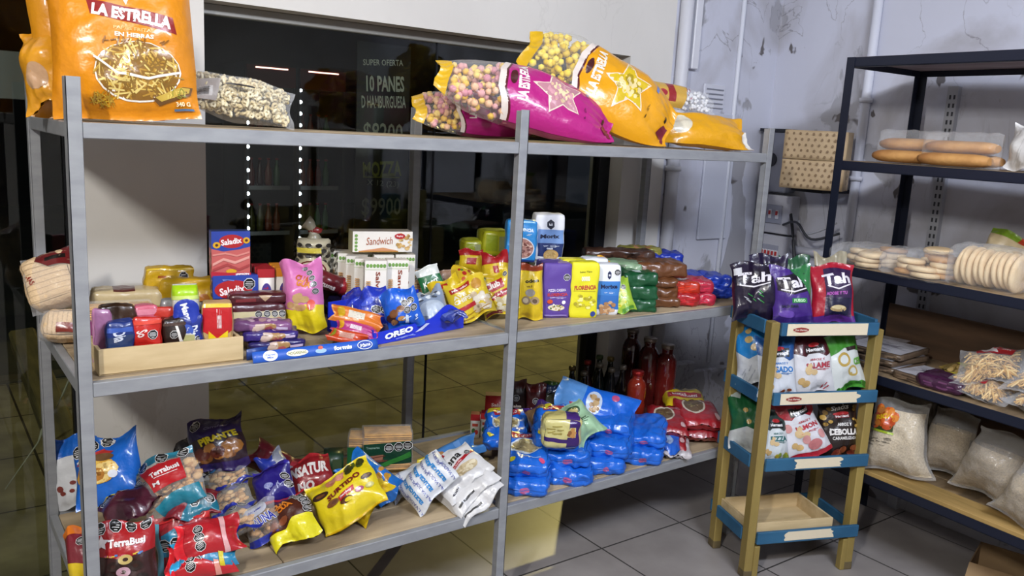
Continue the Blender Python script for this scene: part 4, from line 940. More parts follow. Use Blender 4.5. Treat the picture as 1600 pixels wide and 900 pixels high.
roll('biscuit_roll', 'dark red biscuit roll with white slanted name lying behind the pink bag', 'biscuits', (0.859, 0.400, 1.090), (0.729, 0.420, 1.145), .030, -35, '#6b1822', [('t', 'Pitusas', .48, .60, .17, .5 if False else .30, '#e9dcd8', 90, .03) if False else ('t', 'Pitusas', .47, .60, .34, .13, '#e9dcd8', -90, .04), ('r', 0, 0, 1, .25, '#a01c2c')], None, crimp=.12)
for i, (px, py, Y, w, c, lab) in enumerate(((520, 500, .36, .16, '#1b1838', 'near black cookie bag lying below the dark red roll'), (565, 480, .42, .13, '#171434', 'dark navy cookie bag wedged beside the white cracker cartons'), (548, 510, .28, .10, '#16305e', 'deep blue cookie bag under the navy ones'))):
    bag('snack_bag', lab, 'snack bag', (0.84+i*.05, .22+.04*i, 1.004), (0.86+i*.05, .40, 1.07-.01*i), w, .07, -30, 50, c, [('e', .5, .6, .25, .14, '#3a2a5a'), ('l', .2, .3, .8, .5, 6, .2, .02, ['#55508a'], 3, 0)], 1.0 if i else None, wr=2.2, pinch=.03)
def sandbox(word, up=True):
    g = '#6f9a4a'
    if up: return {'F': [('r', 0, .0, 1, 1, '#e6e1d8')] + [('e', .12+.155*i, .925, .07, .03, g) for i in range(6)] + [('r', 0, .865, 1, .87, '#b8c79a'), ('t', word, .60, .60, 1.45, .065, '#8a3a22', -90, .02)] + [('r', .05, .05+.03*i, .26, .065+.03*i, '#c08a44') for i in range(22)], 'L': [('r', 0, 0, 1, 1, '#d9d4cb')] + [('e', .2+.3*i, .925, .1, .03, g) for i in range(3)] + [('t', word, .5, .42, 1.5, .1, '#8a3a22', -90, .02)], 'T': [('r', 0, 0, 1, 1, '#d6d0c6'), ('l', .1, .2, .9, .8, 5, .3, .03, ['#b8b0a4'], 3, 0)]}
    return {'F': [('r', 0, 0, 1, 1, '#e6e1d8'), ('r', .1, 0, .76, .06, '#c08a44')] + [('e', .055+.0, .12+.17*i, .025, .07, g) for i in range(5)] + [('t', word, .44, .55, .44, .36, '#a5522c', 2, .0, .2), ('p', [(.1, .06), (.5, .22), (.76, .06)], '#cf8f62'), ('c', .72, .1, .99, .9, 22, .03, ['#c9a060', '#d9b878', '#b08a4a'], 5), ('e', .78, .78, .09, .14, '#b01f24'), ('t', 'Bagley', .78, .78, .11, .1, '#fff0f0')], 'L': [('r', 0, 0, 1, 1, '#b9b58e')], 'T': [('r', 0, 0, 1, 1, '#8e857c')]}
sb = [(568, 602, 395, 462, 'Salvado', .24, 'white bran cracker carton standing, name reading downward in red'), (602, 636, 400, 462, 'Sandwich', .26, 'white sandwich cracker carton standing right of the bran one')]
box('cracker_box', sb[0][6], 'box', 0.874, 0.240, 1.023, 0.068, 0.209, .05, -20, '#e6e1d8', sandbox('Salvado'), carton, rest=1.0)
box('cracker_box', sb[1][6], 'box', 0.963, 0.260, 1.011, 0.070, 0.204, .05, -18, '#e6e1d8', sandbox('Sandw'), carton, rest=1.0)
for i, (px, lab) in enumerate(((558, 'white cracker carton edge just left of the bran carton'), (545, 'white cracker carton, second one back in the left row'), (533, 'white cracker carton, third one back in the left row'), (521, 'white cracker carton at the back end of the left row'))):
    box('cracker_box', lab, 'box', .868+.01*i-.012*i, .305+.058*i, 1.0, .066, .205, .05, -32, '#e0dbd2', sandbox('Sandw'), carton)
for i, (x, y, lab) in enumerate(((.965, .36, 'white cracker carton behind the front pair, left'), (1.04, .35, 'white cracker carton behind the front pair, right end'), (.935, .43, 'white cracker carton in the rear row under the lying carton'), (1.005, .44, 'white cracker carton in the rear row beside the crackers'))):
    box('cracker_box', lab, 'box', x, y, 1.0, .066, .205, .05, -18, '#e0dbd2', sandbox('Salv'), carton)
box('cracker_box', 'long white sandwich cracker carton lying on top of the standing ones', 'box', 0.959, 0.360, 1.216, 0.200, 0.068, .07, -14, '#e6e1d8', sandbox('Sandwich', False), carton)
crackers('cracker_pack', 'dim cracker pack with two black seals standing behind the cartons', 1.16, .46, 1.0, .15, .12, .06, -18, 14, '#8a7048', 1, {'F': [('r', .3, .55, .9, .9, '#8c7a4c'), ('o', .45, .74, .09), ('o', .68, .74, .09)]})
crackers('cracker_pack', 'low cracker pack with teal base right of the white cartons', 1.095, .35, 1.0, .06, .11, .05, -18, 12, '#a89a66', 1, {'F': [('r', 0, 0, 1, .4, '#1f4a44'), ('t', 'H', .5, .2, .3, .15, '#cfc9a0')]})
bag('soup_packet', 'white and green soup packet leaning against small goods', 'packet', (1.131, 0.300, 1.077), (1.110, 0.340, 1.160), 0.087, .02, -25, 12, '#dfe3de', [('p', [(0, .12), (1, .2), (1, .62), (0, .72)], '#1f6b3c'), ('t', 'Knorr', .48, .42, .74, .2, '#f2f6f0', 8, .03, .2)], None, wr=.5, full=.3)
bag('sauce_packet', 'brown and cream sauce packet behind the soup packet', 'packet', (1.207, 0.340, 1.059), (1.196, 0.370, 1.137), 0.076, .02, -25, 12, '#a4826a', [('r', .0, .3, 1, .6, '#c0b0a0')], None, wr=.5, full=.3)
# blue cardboard display tray of sandwich cookies
tr = empty('display_tray'); tag(tr, 'bright blue cardboard display tray with curved raised side and white cookie brand name', 'tray')
def wall_strip(pts, hs, col, ops=None, thick=.003):
    return None
tb = '#1f35c8'
A_ = Vector((0.762, 0.024, 1.000)); B_ = Vector((1.124, 0.107, 1.000)); ta = math.degrees(math.atan2(B_.y-A_.y, B_.x-A_.x)); tw = (B_-A_).length
s = Brick(tw, .085, .003, .0005, n=(24, 2)); mb = MB()
bt = mb.bm; nn = 28
def tz(u): return .036+.016*u+.036*math.exp(-((u-.80)/.13)**2)
vf = []; 
for off in (0, .003):
    row = [(bt.verts.new(((i/nn-.5)*tw, off, 0)), bt.verts.new(((i/nn-.5)*tw, off, tz(i/nn)))) for i in range(nn+1)]
    vf.append(row)
ti = mb.mi(carton(tb))
for r_ in vf:
    for i in range(nn): bt.faces.new((r_[i][0], r_[i+1][0], r_[i+1][1], r_[i][1]))
for i in range(nn): bt.faces.new((vf[0][i][1], vf[0][i+1][1], vf[1][i+1][1], vf[1][i][1]))
bt.faces.new((vf[0][0][0], vf[0][0][1], vf[1][0][1], vf[1][0][0])); bt.faces.new((vf[0][nn][0], vf[0][nn][1], vf[1][nn][1], vf[1][nn][0]))
decals(mb, s, 'F', [('t', 'OREO', .25, .30, .30, .22, '#eef1fa', 6, .06), ('l', .12, .10, .38, .13, 3, .18, .006, ['#8a9ae6'], 2, 4), ('e', .80, .50, .055, .17, '#dfe4f6'), ('e', .80, .50, .045, .14, '#262028'), ('p', [(.42, .2), (.54, .46), (.58, .44), (.50, .25)], '#cfd6f4')], carton, .0027)
f_ = mb.build('front_panel', tr); f_.matrix_local = Matrix.Translation((0, 0, 0))
m = MB().box((-tw/2, .003, 0), (tw/2, .22, .003), carton(tint(tb, .9))).box((-tw/2, .217, .003), (tw/2, .22, .09), carton(tint(tb, .9))); m.build('base_and_back', tr)
for sx in (-1, 1): MB().box((sx*tw/2-.0015, .003, 0), (sx*tw/2+.0015, .217, .045), carton(tint(tb, .95))).build('side_panel', tr)
tr.matrix_world = upright((A_.x+B_.x)/2, (A_.y+B_.y)/2, 1.0, ta)
def ob(c, c2): return [('c', .15, .15, .55, .60, 6, .12, ['#4a2c1c', '#c08a4a', '#7a4a26'], 4), ('o', .62, .62, .10), ('o', .80, .66, .10), ('o', .66, .44, .10), ('o', .84, .46, .10), ('p', [(.5, .1), (.6, .34), (.66, .3), (.58, .08)], '#cfe0f4'), ('l', .5, .1, .95, .3, 8, .1, .02, ['#d5e2f4'], 6, 20)]
bag('cookie_bag', 'bright azure cookie bag standing in the blue tray', 'snack bag', (0.896, 0.070, 1.034), (0.869, 0.100, 1.145), 0.112, .05, -34, 14, '#1a5fd0', ob(1, 1), 1.005, wr=1.5, pinch=.02)
bag('cookie_bag', 'royal blue cookie bag behind the azure one in the tray', 'snack bag', (0.850, 0.130, 1.021), (0.826, 0.200, 1.123), 0.114, .05, -30, 26, '#2338b4', [('o', .5, .45, .14), ('o', .7, .35, .14), ('c', .1, .1, .5, .4, 6, .08, ['#1a1626', '#e0e0e8'], 3), ('e', .4, .7, .2, .08, '#3f58d0')], None, wr=1.8, pinch=.02)
bag('cookie_bag', 'deep blue cookie bag lying against the cartons left of the tray', 'snack bag', (0.829, 0.220, 1.040), (0.797, 0.300, 1.084), 0.105, .06, -30, 40, '#1a2ba6', [('r', .1, .4, .9, .5, '#2d45cc')], None, wr=2.0, pinch=.02)
bag('cookie_bag', 'pale grey blue cookie bag at the right of the blue tray', 'snack bag', (1.018, 0.100, 1.024), (1.031, 0.200, 1.103), 0.110, .055, -30, 34, '#8d9cb4', [('e', .5, .35, .38, .22, '#b9c6d6'), ('c', .1, .6, .9, .9, 14, .06, ['#4a505c', '#dde3ea'], 4)], None, wr=2.0, pinch=.03)
bag('cookie_packet', 'dark blue flat packet tucked behind the raised side of the tray', 'snack bag', (1.056, 0.050, 1.048), (1.059, 0.100, 1.054), 0.080, .03, -30, 50, '#2a3a8c', [('r', .1, .3, .9, .6, '#5a6ab0')], None, wr=1.5)
bag('candy_bag', 'orange snack packet on top of the pink one left of the blue tray', 'snack bag', (0.799, 0.050, 1.057), (0.681, 0.130, 1.085), 0.056, .035, -32, 40, '#d9782a', [('r', .3, .35, .7, .68, '#d8d0c0'), ('l', .32, .38, .68, .64, 12, .06, .015, ['#6a5a3a', '#333333'], 4, 90), ('e', .5, .83, .3, .08, '#c9a018'), ('p', [(0, .96), (1, .96), (1, 1), (0, 1)], '#e69a50')], None, wr=1.3, pinch=.02)
bag('candy_bag', 'magenta snack packet under the orange one', 'snack bag', (0.772, 0.030, 1.036), (0.681, 0.110, 1.059), 0.048, .03, -32, 40, '#b0347c', [('r', .35, .35, .62, .62, '#dcc8d4'), ('l', .37, .38, .60, .60, 10, .05, .015, ['#333333'], 4, 90), ('e', .5, .85, .3, .07, '#d9a01c')], 1.018, wr=1.2, pinch=.02)
bag('candy_bag', 'red orange snack packet at the bottom of the small pile', 'snack bag', (0.731, 0.020, 1.031), (0.648, 0.080, 1.048), 0.044, .025, -32, 42, '#c4421e', [('r', .3, .3, .7, .7, '#c08a7a'), ('l', .32, .34, .68, .66, 12, .05, .015, ['#7a2a1a'], 4, 90), ('e', .5, .88, .3, .06, '#8a8a20')], 1.0, wr=1.2, pinch=.02)
# long blue shelf strip
s = Brick(.362, .030, .004, .001, n=(20, 2), bow=.004)
q = skin(s, '#2456b4', {'F': [('e', .13, .5, .055, .47, '#e9edf6'), ('t', 'Cereal', .13, .6, .07, .2, '#2456b4', 0, .03), ('t', 'Mix', .13, .35, .05, .18, '#2456b4', 0, .03), ('e', .335, .5, .085, .30, '#ece9c8'), ('t', 'HOGARENAS', .335, .5, .14, .26, '#6a6a3a', 0, .03), ('e', .52, .42, .045, .22, '#8fb0dc'), ('e', .52, .72, .02, .16, '#c04a30'), ('t', 'formis', .70, .5, .15, .40, '#f0f4fb', 0, .05), ('e', .885, .5, .065, .42, '#f0f4fb'), ('e', .885, .5, .060, .37, '#1c3f9c'), ('t', 'Mana', .885, .5, .09, .34, '#f0f4fb', 8, .02, .3)]}, carton).build('shelf_strip')
tag(q, 'long blue printed card strip along the front edge of the middle shelf', 'shelf strip')
a = Vector((0.421, 0.046, 1.000)); b_ = Vector((0.734, 0.037, 1.000)); q.matrix_world = upright((a.x+b_.x)/2, -.012, 1.0, 0) @ Matrix.Rotation(R(-24), 4, 'X')
q2 = skin(Brick(.06, .030, .004, .001), '#1a3a80', None, carton).build('shelf_strip'); tag(q2, 'short dark blue strip end beside the pine crate', 'shelf strip'); q2.matrix_world = upright(0.423-.002, .03, 1.0, 10)

# ---- yellow dry-food packs near the middle post
yl = '#d9bc22'
def club(word, sub): return [('p', [(.18, .74), (.78, .84), (.78, .60), (.20, .52)], '#b01f2a'), ('t', word, .46, .70, .46, .16, '#f6ece6', 9, .04, .15), ('p', [(.15, .48), (.95, .56), (.95, .42), (.2, .34)], '#b01f2a'), ('t', sub, .55, .45, .6, .06, '#f6ece6', 8, .03), ('c', .35, .05, .85, .36, 16, .09, ['#d9cfae', '#c9b88c', '#e6dfc6'], 5), ('r', .05, .02, .5, .10, '#7a1c20'), ('e', .12, .2, .08, .05, '#3f6b34'), ('o', .9, .88, .07)]
bag('bean_bag', 'yellow dry food bag with red club sign leaning by the middle post', 'packet', (1.299, 0.131, 1.000), (1.275, 0.191, 1.127), 0.125, .045, -36, 20, yl, club('Club', 'Pasta de sopa'), 1.0, wr=1.2, pinch=.02)
fr = [('p', [(.1, .86), (.62, .92), (.62, .80), (.12, .74)], '#a8231e'), ('t', 'Marolio', .36, .83, .40, .06, '#f6ece6', 5, .02), ('t', 'AVE', .30, .64, .34, .10, '#f2ead0', 6, .04), ('t', 'CHIPS', .34, .52, .44, .11, '#f2ead0', 6, .04), ('c', .5, .10, .95, .56, 20, .09, ['#d9ccb4', '#c4b090', '#e2dac8'], 5), ('e', .78, .78, .13, .12, '#c08a30'), ('p', [(.1, .34), (.6, .40), (.6, .30), (.12, .24)], '#b01f2a'), ('l', .1, .05, .9, .2, 6, .4, .02, ['#a8821a'], 4, 5)]
bag('bean_bag', 'large yellow packet with pale chips picture at the front edge', 'packet', (1.184, 0.119, 1.000), (1.160, 0.179, 1.115), 0.139, .05, -36, 22, '#ddc02a', fr, 1.0, wr=1.2, pinch=.02)
bag('bean_bag', 'yellow packet with red mark left of the pale chips packet', 'packet', (1.153, 0.192, 1.000), (1.125, 0.252, 1.108), 0.107, .05, -36, 22, '#d8b81e', [('p', [(.1, .84), (.6, .90), (.6, .78), (.12, .72)], '#a8231e'), ('t', 'AVE', .40, .60, .4, .10, '#f2ead0', 6, .04), ('c', .3, .1, .8, .4, 8, .09, ['#d9ccb4', '#c4b090'], 5)], 1.0, wr=1.2, pinch=.02)
bag('bean_bag', 'yellow packet with red fruit print lying on top of the yellow packets', 'packet', (1.270, 0.160, 1.107), (1.169, 0.260, 1.143), 0.095, .04, -34, 45, '#d2b024', [('c', .1, .2, .9, .9, 16, .08, ['#a8231e', '#c2552a', '#5a7a30'], 5), ('l', .2, .4, .8, .6, 6, .2, .03, ['#7a1c20'], 2, 10)], None, wr=1.8)
bag('bean_bag', 'yellow packet with dark red band across the pile beside the post', 'packet', (1.310, 0.140, 1.086), (1.266, 0.240, 1.114), 0.109, .04, -34, 45, '#d4b628', [('r', 0, .6, 1, .8, '#8f2028'), ('o', .7, .35, .1)], None, wr=1.4)
bag('bean_bag', 'small upright yellow packet with red header behind the pile', 'packet', (1.313, 0.360, 1.132), (1.322, 0.380, 1.207), 0.087, .03, -30, 12, '#d9b81c', [('r', 0, .72, 1, 1, '#a81e24'), ('r', .3, .3, .7, .6, '#a81e24')], None, wr=.9, pinch=.02)
bag('bean_bag', 'small yellow packet with crumpled red top left of the middle post', 'packet', (1.355, 0.260, 1.123), (1.367, 0.300, 1.203), 0.095, .035, -30, 14, '#d9b81c', [('r', 0, .55, 1, 1, '#a81e24'), ('r', .4, .2, .6, .45, '#a81e24')], None, wr=1.8, pinch=.02)
tea = {'F': [('r', .08, .2, .5, .85, '#8f9a1c'), ('r', .55, .2, .9, .8, '#8c9060')], 'T': [('r', .1, .1, .9, .9, '#a9ae24')]}
box('tea_box', 'larger lime yellow wrapped box behind the small packets', 'box', 1.464, 0.420, 1.172, 0.105, 0.091, .10, -18, '#a8a81e', tea, film, puff=.004, wr=.7, r=.008, n=(10, 8))
box('tea_box', 'smaller lime yellow wrapped box left of the larger one', 'box', 1.379, 0.450, 1.166, 0.064, 0.061, .08, -18, '#a0a01c', tea, film, puff=.004, wr=.9, r=.008, n=(8, 8))
box('tea_box', 'lime yellow wrapped box supporting the other two', 'box', 1.43, .42, 1.0, .20, .14, .11, -18, '#9c9c1e', tea, film, puff=.004, wr=.9, r=.008, n=(12, 10))

# ================================================================== GOODS: MIDDLE SHELF, RIGHT BAY
bag('pasta_bag', 'slim yellow bag of pasta shells with brown top right of the middle post', 'packet', (1.389, 0.103, 1.000), (1.396, 0.133, 1.183), 0.092, .055, -34, 4, '#e0c020', [('r', 0, .88, 1, 1, '#8f3a20'), ('t', 'odon', .6, .70, .5, .07, '#1d1810', 4, .04), ('t', 'al', .5, .60, .2, .04, '#8a7010'), ('e', .52, .48, .18, .07, '#9c9690'), ('e', .36, .34, .16, .08, '#8f7a60'), ('e', .68, .34, .17, .07, '#a8906c'), ('e', .34, .34, .10, .05, '#c9b89c'), ('e', .68, .33, .09, .04, '#5a4430')], 1.0, wr=1.0, pinch=.0, full=.35, k=1.2, q=4)
def flour(name, label, args, az, base, ops, side=None, top='#e6e3da', d=.065, M=None, rest=None, lean=0):
    return None
def brickpack(label, x, y, z, w, h, d, az, base, F, L=None, T='#dcd8cc', cat='flour', name='flour_pack', wr=.7, **kw):
    D_ = {'F': F, 'T': [('r', .02, .38, .98, .62, tint(T, .93)), ('r', .02, .49, .98, .51, tint(T, .8))]}
    if L: D_['L'] = L
    return box(name, label, cat, x, y, z, w, h, d, az, base, D_, paper if name == 'flour_pack' else film, puff=.004, wr=wr, r=.007, **kw)
pz_ = [('o', .82, .76, .13), ('t', 'PIZZA CASERA', .5, .52, .64, .05, '#d8cfe6', 4, .03), ('t', 'FLORENCIA', .52, .44, .72, .06, '#c03a3a', 4, .04), ('l', .2, .37, .85, .40, 6, .25, .012, ['#c8b8e0'], 3, 4), ('e', .5, .20, .30, .055, '#d8d0b4'), ('c', .26, .15, .74, .26, 22, .035, ['#c0a860', '#e6e0c8', '#8a6a3a', '#4a6a30'], 5), ('e', .26, .31, .10, .04, '#d0502a'), ('e', .75, .30, .07, .035, '#f0eaf4'), ('r', .1, .04, .9, .07, '#8a78b8')]
brickpack('violet pizza flour pack standing at the front', 1.499, 0.099, 1.000, 0.100, 0.192, .06, -24, '#5a3f94', pz_, [('r', .1, .1, .9, .8, '#4c3480')], '#6b52a2')
fl_ = [('t', 'Selec Tipo', .5, .84, .46, .035, '#4a4a10', 3, .02), ('t', '0000', .5, .72, .34, .09, '#f2f0d0', 0, .05), ('t', 'FLORENCIA', .52, .56, .80, .08, '#b83a2c', 3, .04), ('e', .52, .56, .46, .07, '#e3d82a') if False else ('r', .1, .49, .9, .5, '#b8a820'), ('c', .12, .18, .88, .42, 26, .07, ['#c4b830', '#efe890', '#a89a20'], 5), ('e', .85, .08, .09, .05, '#2a3f8a')]
brickpack('lemon yellow flour pack standing between the violet and the white ones', 1.592, 0.061, 1.000, 0.099, 0.196, .06, -24, '#e0d822', fl_, None, '#e6df60')
mx_ = lambda: [('r', 0, .12, 1, .68, '#3d7cc4'), ('r', 0, .12, 1, .40, '#2f6cb6'), ('p', [(.42, .85), (.5, .89), (.58, .85), (.58, .76), (.5, .72), (.42, .76)], '#16224c'), ('t', 'm', .5, .80, .08, .04, '#f4f4f8', 0, .04), ('t', 'Morixe', .52, .575, .72, .085, '#16224c', 3, .045), ('o', .84, .86, .14), ('l', .25, .44, .8, .47, 6, .16, .010, ['#dfe8f4'], 3, 3), ('c', .2, .03, .82, .26, 30, .09, ['#b58a62', '#c8a27a', '#a67a52'], 7)]
brickpack('white and sky blue flour pack with brown flour picture, third in the row', 1.709, 0.067, 1.000, 0.088, 0.182, .06, -24, '#e2e4ea', mx_(), None, '#e8e8ee')
# second row and the raised row behind
for i, (x, c, t_, lab) in enumerate(((1.53, '#5a3f94', '#d8d4e4', 'white topped violet flour pack in the second row'), (1.63, '#d8d022', '#e4de60', 'yellow flour pack in the second row behind the lemon one'), (1.735, '#dfe1e8', '#e6e6ee', 'white flour pack in the second row'))):
    brickpack(lab, x, .165, 1.0, .092, .188, .06, -22, c, [('r', .1, .1, .9, .7, tint(c, .9))], None, t_)
for i, (x, y, c, lab) in enumerate(((1.58, .255, '#c9c6be', 'pale flour pack carrying the sky blue one'), (1.70, .255, '#c2c0b8', 'pale flour pack carrying the white and navy one'))):
    brickpack(lab, x, y, 1.0, .10, .165, .08, -22, c, [('r', .1, .1, .9, .7, tint(c, .9))], None, '#d6d2c8')
skyb = [('r', 0, 0, 1, .06, '#2a3f86'), ('t', 'FLORENCIA', .55, .80, .7, .08, '#dcecf8', -4, .04), ('l', .2, .66, .9, .70, 6, .2, .02, ['#bcd8f0'], 4, -3), ('e', .56, .34, .38, .26, '#e3e8ee'), ('e', .56, .34, .35, .235, '#a87a70'), ('c', .26, .15, .86, .53, 60, .05, ['#c79a8c', '#8f5a50', '#e0c0ae', '#70403c'], 5), ('e', .2, .2, .1, .06, '#c03a2a')]
brickpack('sky blue pre-mix pack with oat picture standing behind the middle post', 1.470, 0.280, 1.179, 0.107, 0.147, .05, -30, '#2f8fd6', skyb, [('r', .1, .1, .9, .8, '#2a7fc4')], '#3a96d8', name='mix_pack', cat='packet', wr=1.2, rest=1.166)
mn = [('r', .12, .36, 1, .68, '#6f92c8'), ('r', .12, .08, 1, .38, '#1c2f66'), ('p', [(.42, .84), (.54, .90), (.66, .84), (.66, .74), (.54, .68), (.42, .74)], '#12182c'), ('t', 'm', .54, .79, .10, .05, '#f0f0f6', 0, .05), ('t', 'Morix', .54, .53, .66, .09, '#141a3c', 2, .05), ('l', .25, .30, .9, .34, 6, .2, .014, ['#cfd6e6'], 3, 2), ('t', '0000', .56, .26, .22, .04, '#e6eaf4', 0, .05), ('e', .60, .12, .27, .12, '#c9a05e'), ('e', .60, .13, .20, .09, '#d9b678'), ('l', .42, .08, .78, .18, 14, .14, .012, ['#b8904e'], 4)]
brickpack('white and navy flour pack with pasta nest picture, highest of the flour', 1.595, 0.280, 1.178, 0.108, 0.167, .06, -28, '#e2e3e8', mn, [('l', .1, .2, .9, .9, 14, .5, .02, ['#b8bac4'], 5, 0)], '#ececf0', wr=1.2, rest=1.166)
bag('spice_packet', 'small orange yellow packet sticking up behind the white and sky blue flour', 'packet', (1.769, 0.180, 1.147), (1.793, 0.190, 1.187), 0.057, .012, -28, 5, '#e0a018', None, None, wr=.8)
bag('seed_bag', 'small green and yellow packet leaning right of the white and sky blue flour', 'packet', (1.782, 0.040, 1.000), (1.785, 0.100, 1.111), 0.079, .03, -30, 20, '#9fc23a', [('c', .1, .15, .6, .75, 10, .12, ['#e6dc3a', '#d9e07a'], 4), ('o', .62, .7, .13), ('r', .3, .02, .9, .12, '#5a9a3a')], 1.0, wr=1.2)
def soft(label, x, y, z, w, h, d, az, c, F=None, T=None, cat='packet', name='pasta_bag', group=None, wr=1.6, r=.012, **kw):
    D_ = {}
    if F: D_['F'] = F
    if T: D_['T'] = T
    return box(name, label, cat, x, y, z, w, h, d, az, c, D_ or None, film, puff=.003, wr=wr*1.5, r=r, n=(22, 12), group=group, **kw)
gl = [('r', .2, .25, .42, .6, '#3a9a60')]
for i, lab in enumerate(('green tea bag at the bottom of the green stack', 'green tea bag in the middle of the green stack', 'green tea bag on top of the green stack with pale sticker')):
    soft(lab, 1.862+.006*i, .055+.006*i, 1.0+.047*i-.002, .135, .048, .15, -28+3*i, '#14532f', None, [('r', .3, .25, .62, .5, '#c6d2d6')] if i == 2 else None)
for i in range(4):
    lab = ('brown packet lowest in the brown stack', 'brown packet second from the bottom of the brown stack', 'brown packet third from the bottom of the brown stack', 'large brown packet topping the brown stack, tilted over it')[i]
    soft(lab, 2.008+(.0, .004, -.004, .02)[i], .075+.01*i, 1.0+.036*i, (.13, .135, .13, .20)[i], .038 if i < 3 else .055, .15, -30+(0, 4, -3, 8)[i], '#6f4426', None, None, name='coffee_bag')
for i, (dx, z, c, lab) in enumerate(((-.03, 0, '#b5242a', 'red packet at the front of the red pair'), (.045, 0, '#c02c44', 'crimson packet right of the red one'), (-.02, .045, '#c4341e', 'orange red packet upper left of the red group'), (.05, .046, '#b82a44', 'crimson packet upper right of the red group'))):
    soft(lab, 2.15+dx, .05+dx*-.3+.01*i, 1.0+z, .10, .046, .13, -32, c, [('l', .1, .2, .9, .8, 5, .3, .04, [tint(c, 1.25)], 3, 10)], [('r', .2, .3, .7, .6, '#d8c8c0')] if i == 2 else None, name='yerba_bag', wr=1.8)
for i, (x, y, z, lab) in enumerate(((2.30, .24, 1.0, 'blue packet low behind the red ones'), (2.39, .17, 1.0, 'blue packet at the right shelf end'), (2.30, .25, 1.045, 'blue packet resting on the low one behind the red ones'), (2.385, .18, 1.043, 'blue packet upper at the right shelf end'))):
    soft(lab, x, y-.05, z, .11, .045, .13, -30, '#1c3cae', [('l', .1, .3, .9, .7, 4, .3, .05, ['#3558d0'], 3, 5)], None, name='sugar_bag', wr=1.8)
for i, (dx, dz, lab) in enumerate(((-.055, 0, 'blue packet, bottom left of the raised blue four'), (.05, 0, 'blue packet, bottom right of the raised blue four'), (-.055, .05, 'blue packet, top left of the raised blue four'), (.05, .052, 'blue packet, top right of the raised blue four'))):
    soft(lab, 2.315+dx, .40-dx*.4, 1.045+dz, .105, .05, .12, -32, '#1a36b0', [('l', .1, .3, .9, .7, 4, .3, .05, ['#3558d0'], 3, 5)], None, name='sugar_bag', wr=1.8)
soft('flat beige packet under the raised blue four', 2.315, .36, 1.0, .24, .044, .2, -32, '#8a7c70', None, None, name='rice_bag')
lo = [((2.02, .22, 1.0), .30, '#4f3f33', 'dark brown long pasta pack at the bottom of the long pile'), ((1.99, .24, 1.036), .30, '#5d4a3a', 'brown long pasta pack in the middle of the long pile'), ((1.97, .27, 1.072), .28, '#6b5546', 'taupe long pasta pack on the left of the long pile')]
for (p, ln_, c, lab) in lo: soft(lab, p[0], p[1], p[2], ln_, .036, .10, -50, c, [('l', .05, .3, .95, .7, 8, .2, .03, [tint(c, 1.3)], 3, 0)], None, name='spaghetti_pack', wr=1.2)
for i, (x, y, z, c, w_, lab) in enumerate(((1.86, .235, 1.125, '#8fae8a', .25, 'pale green long pasta pack pointing to the front'), (1.885, .225, 1.085, '#7f9f7a', .25, 'pale green long pasta pack below the pale green one'), (2.12, .44, 1.125, '#4d3226', .30, 'dark maroon long pack lying at the back of the pile'), (2.25, .44, 1.13, '#8f8a3c', .18, 'olive and yellow flat pack at the back of the pile'), (2.20, .38, 1.08, '#6f8f2c', .15, 'lime green edged pack in front of the olive flat one'))):
    soft(lab, x, y, z, w_, .038, .09, (-58, -58, -25, -20, -30)[i], c, [('l', .05, .3, .95, .7, 8, .15, .04, [tint(c, 1.3), tint(c, .7)], 3, 0)], [('c', .1, .1, .9, .9, 10, .08, [tint(c, 1.3), '#b07a50'], 3)] if i > 2 else None, name='spaghetti_pack', wr=1.2)
soft('brown base pack below the long pile at the back', 2.14, .34, 1.0, .34, .075, .22, -25, '#3f342a', None, None, name='spaghetti_pack')

# ================================================================== GOODS: BOTTOM SHELF, LEFT BAY
ZB = 0.402
def lay(label, px, _, Y, z, w, l, t, az, c, ops, name='pasta_pack', wr=.9, cat='packet', tilt=0):
    """pack lying flat: width along az face, length l going back"""
    SEED[0] += 1
    sh = Pillow(w, l, t, seed=SEED[0], wr=wr, pinch=.02, full=.2, q=7, flat=.9, k=1, seal=.03)
    o = skin(sh, c, {'F': ops} if ops else None, film).build(name); tag(o, label, cat)
    M = upright(px, Y, z, az) @ Matrix.Rotation(R(-86+tilt), 4, 'X'); return settle(o, M, z)
def sb4(u0, u1, v0, v1, n=4, r=.11): return [('o', u0+(u1-u0)*i/(n-1), v0+(v1-v0)*i/(n-1), r) for i in range(n)]
bag('snack_bag', 'blue cookie bag with black seals and pasta picture leaning on the pillar', 'snack bag', (0.094, 0.270, 0.549), (0.109, 0.380, 0.719), 0.172, .09, -22, 14, '#1764c4', sb4(.10, .55, .80, .93, 3) + [('p', [(.05, .62), (.5, .80), (.66, .76), (.4, .6)], '#b0302c'), ('l', .1, .62, .5, .76, 8, .3, .03, ['#e8e0da', '#c03a34'], 3, 25), ('e', .38, .48, .28, .16, '#e0b44c'), ('c', .14, .34, .62, .62, 14, .12, ['#d9a03c', '#f0d080', '#b97a2a'], 4), ('e', .5, .68, .16, .06, '#6a4a2a'), ('e', .62, .42, .07, .05, '#e6e8ee')], None, k=.9, wr=1.8, pinch=.02)
bag('snack_bag', 'white and blue snack bag behind the left post on the bottom shelf', 'snack bag', (0.061, 0.615, 0.402), (0.074, 0.675, 0.609), 0.131, .08, -22, 12, '#d8dade', [('r', 0, .72, 1, 1, '#1a66c8'), ('e', .5, .70, .5, .12, '#1a66c8'), ('e', .5, .64, .42, .10, '#d8dade'), ('c', .2, .2, .6, .4, 5, .07, ['#7a2a20'], 4), ('r', .6, .05, .95, .25, '#d9c62a')], ZB, wr=1.8, pinch=.02)
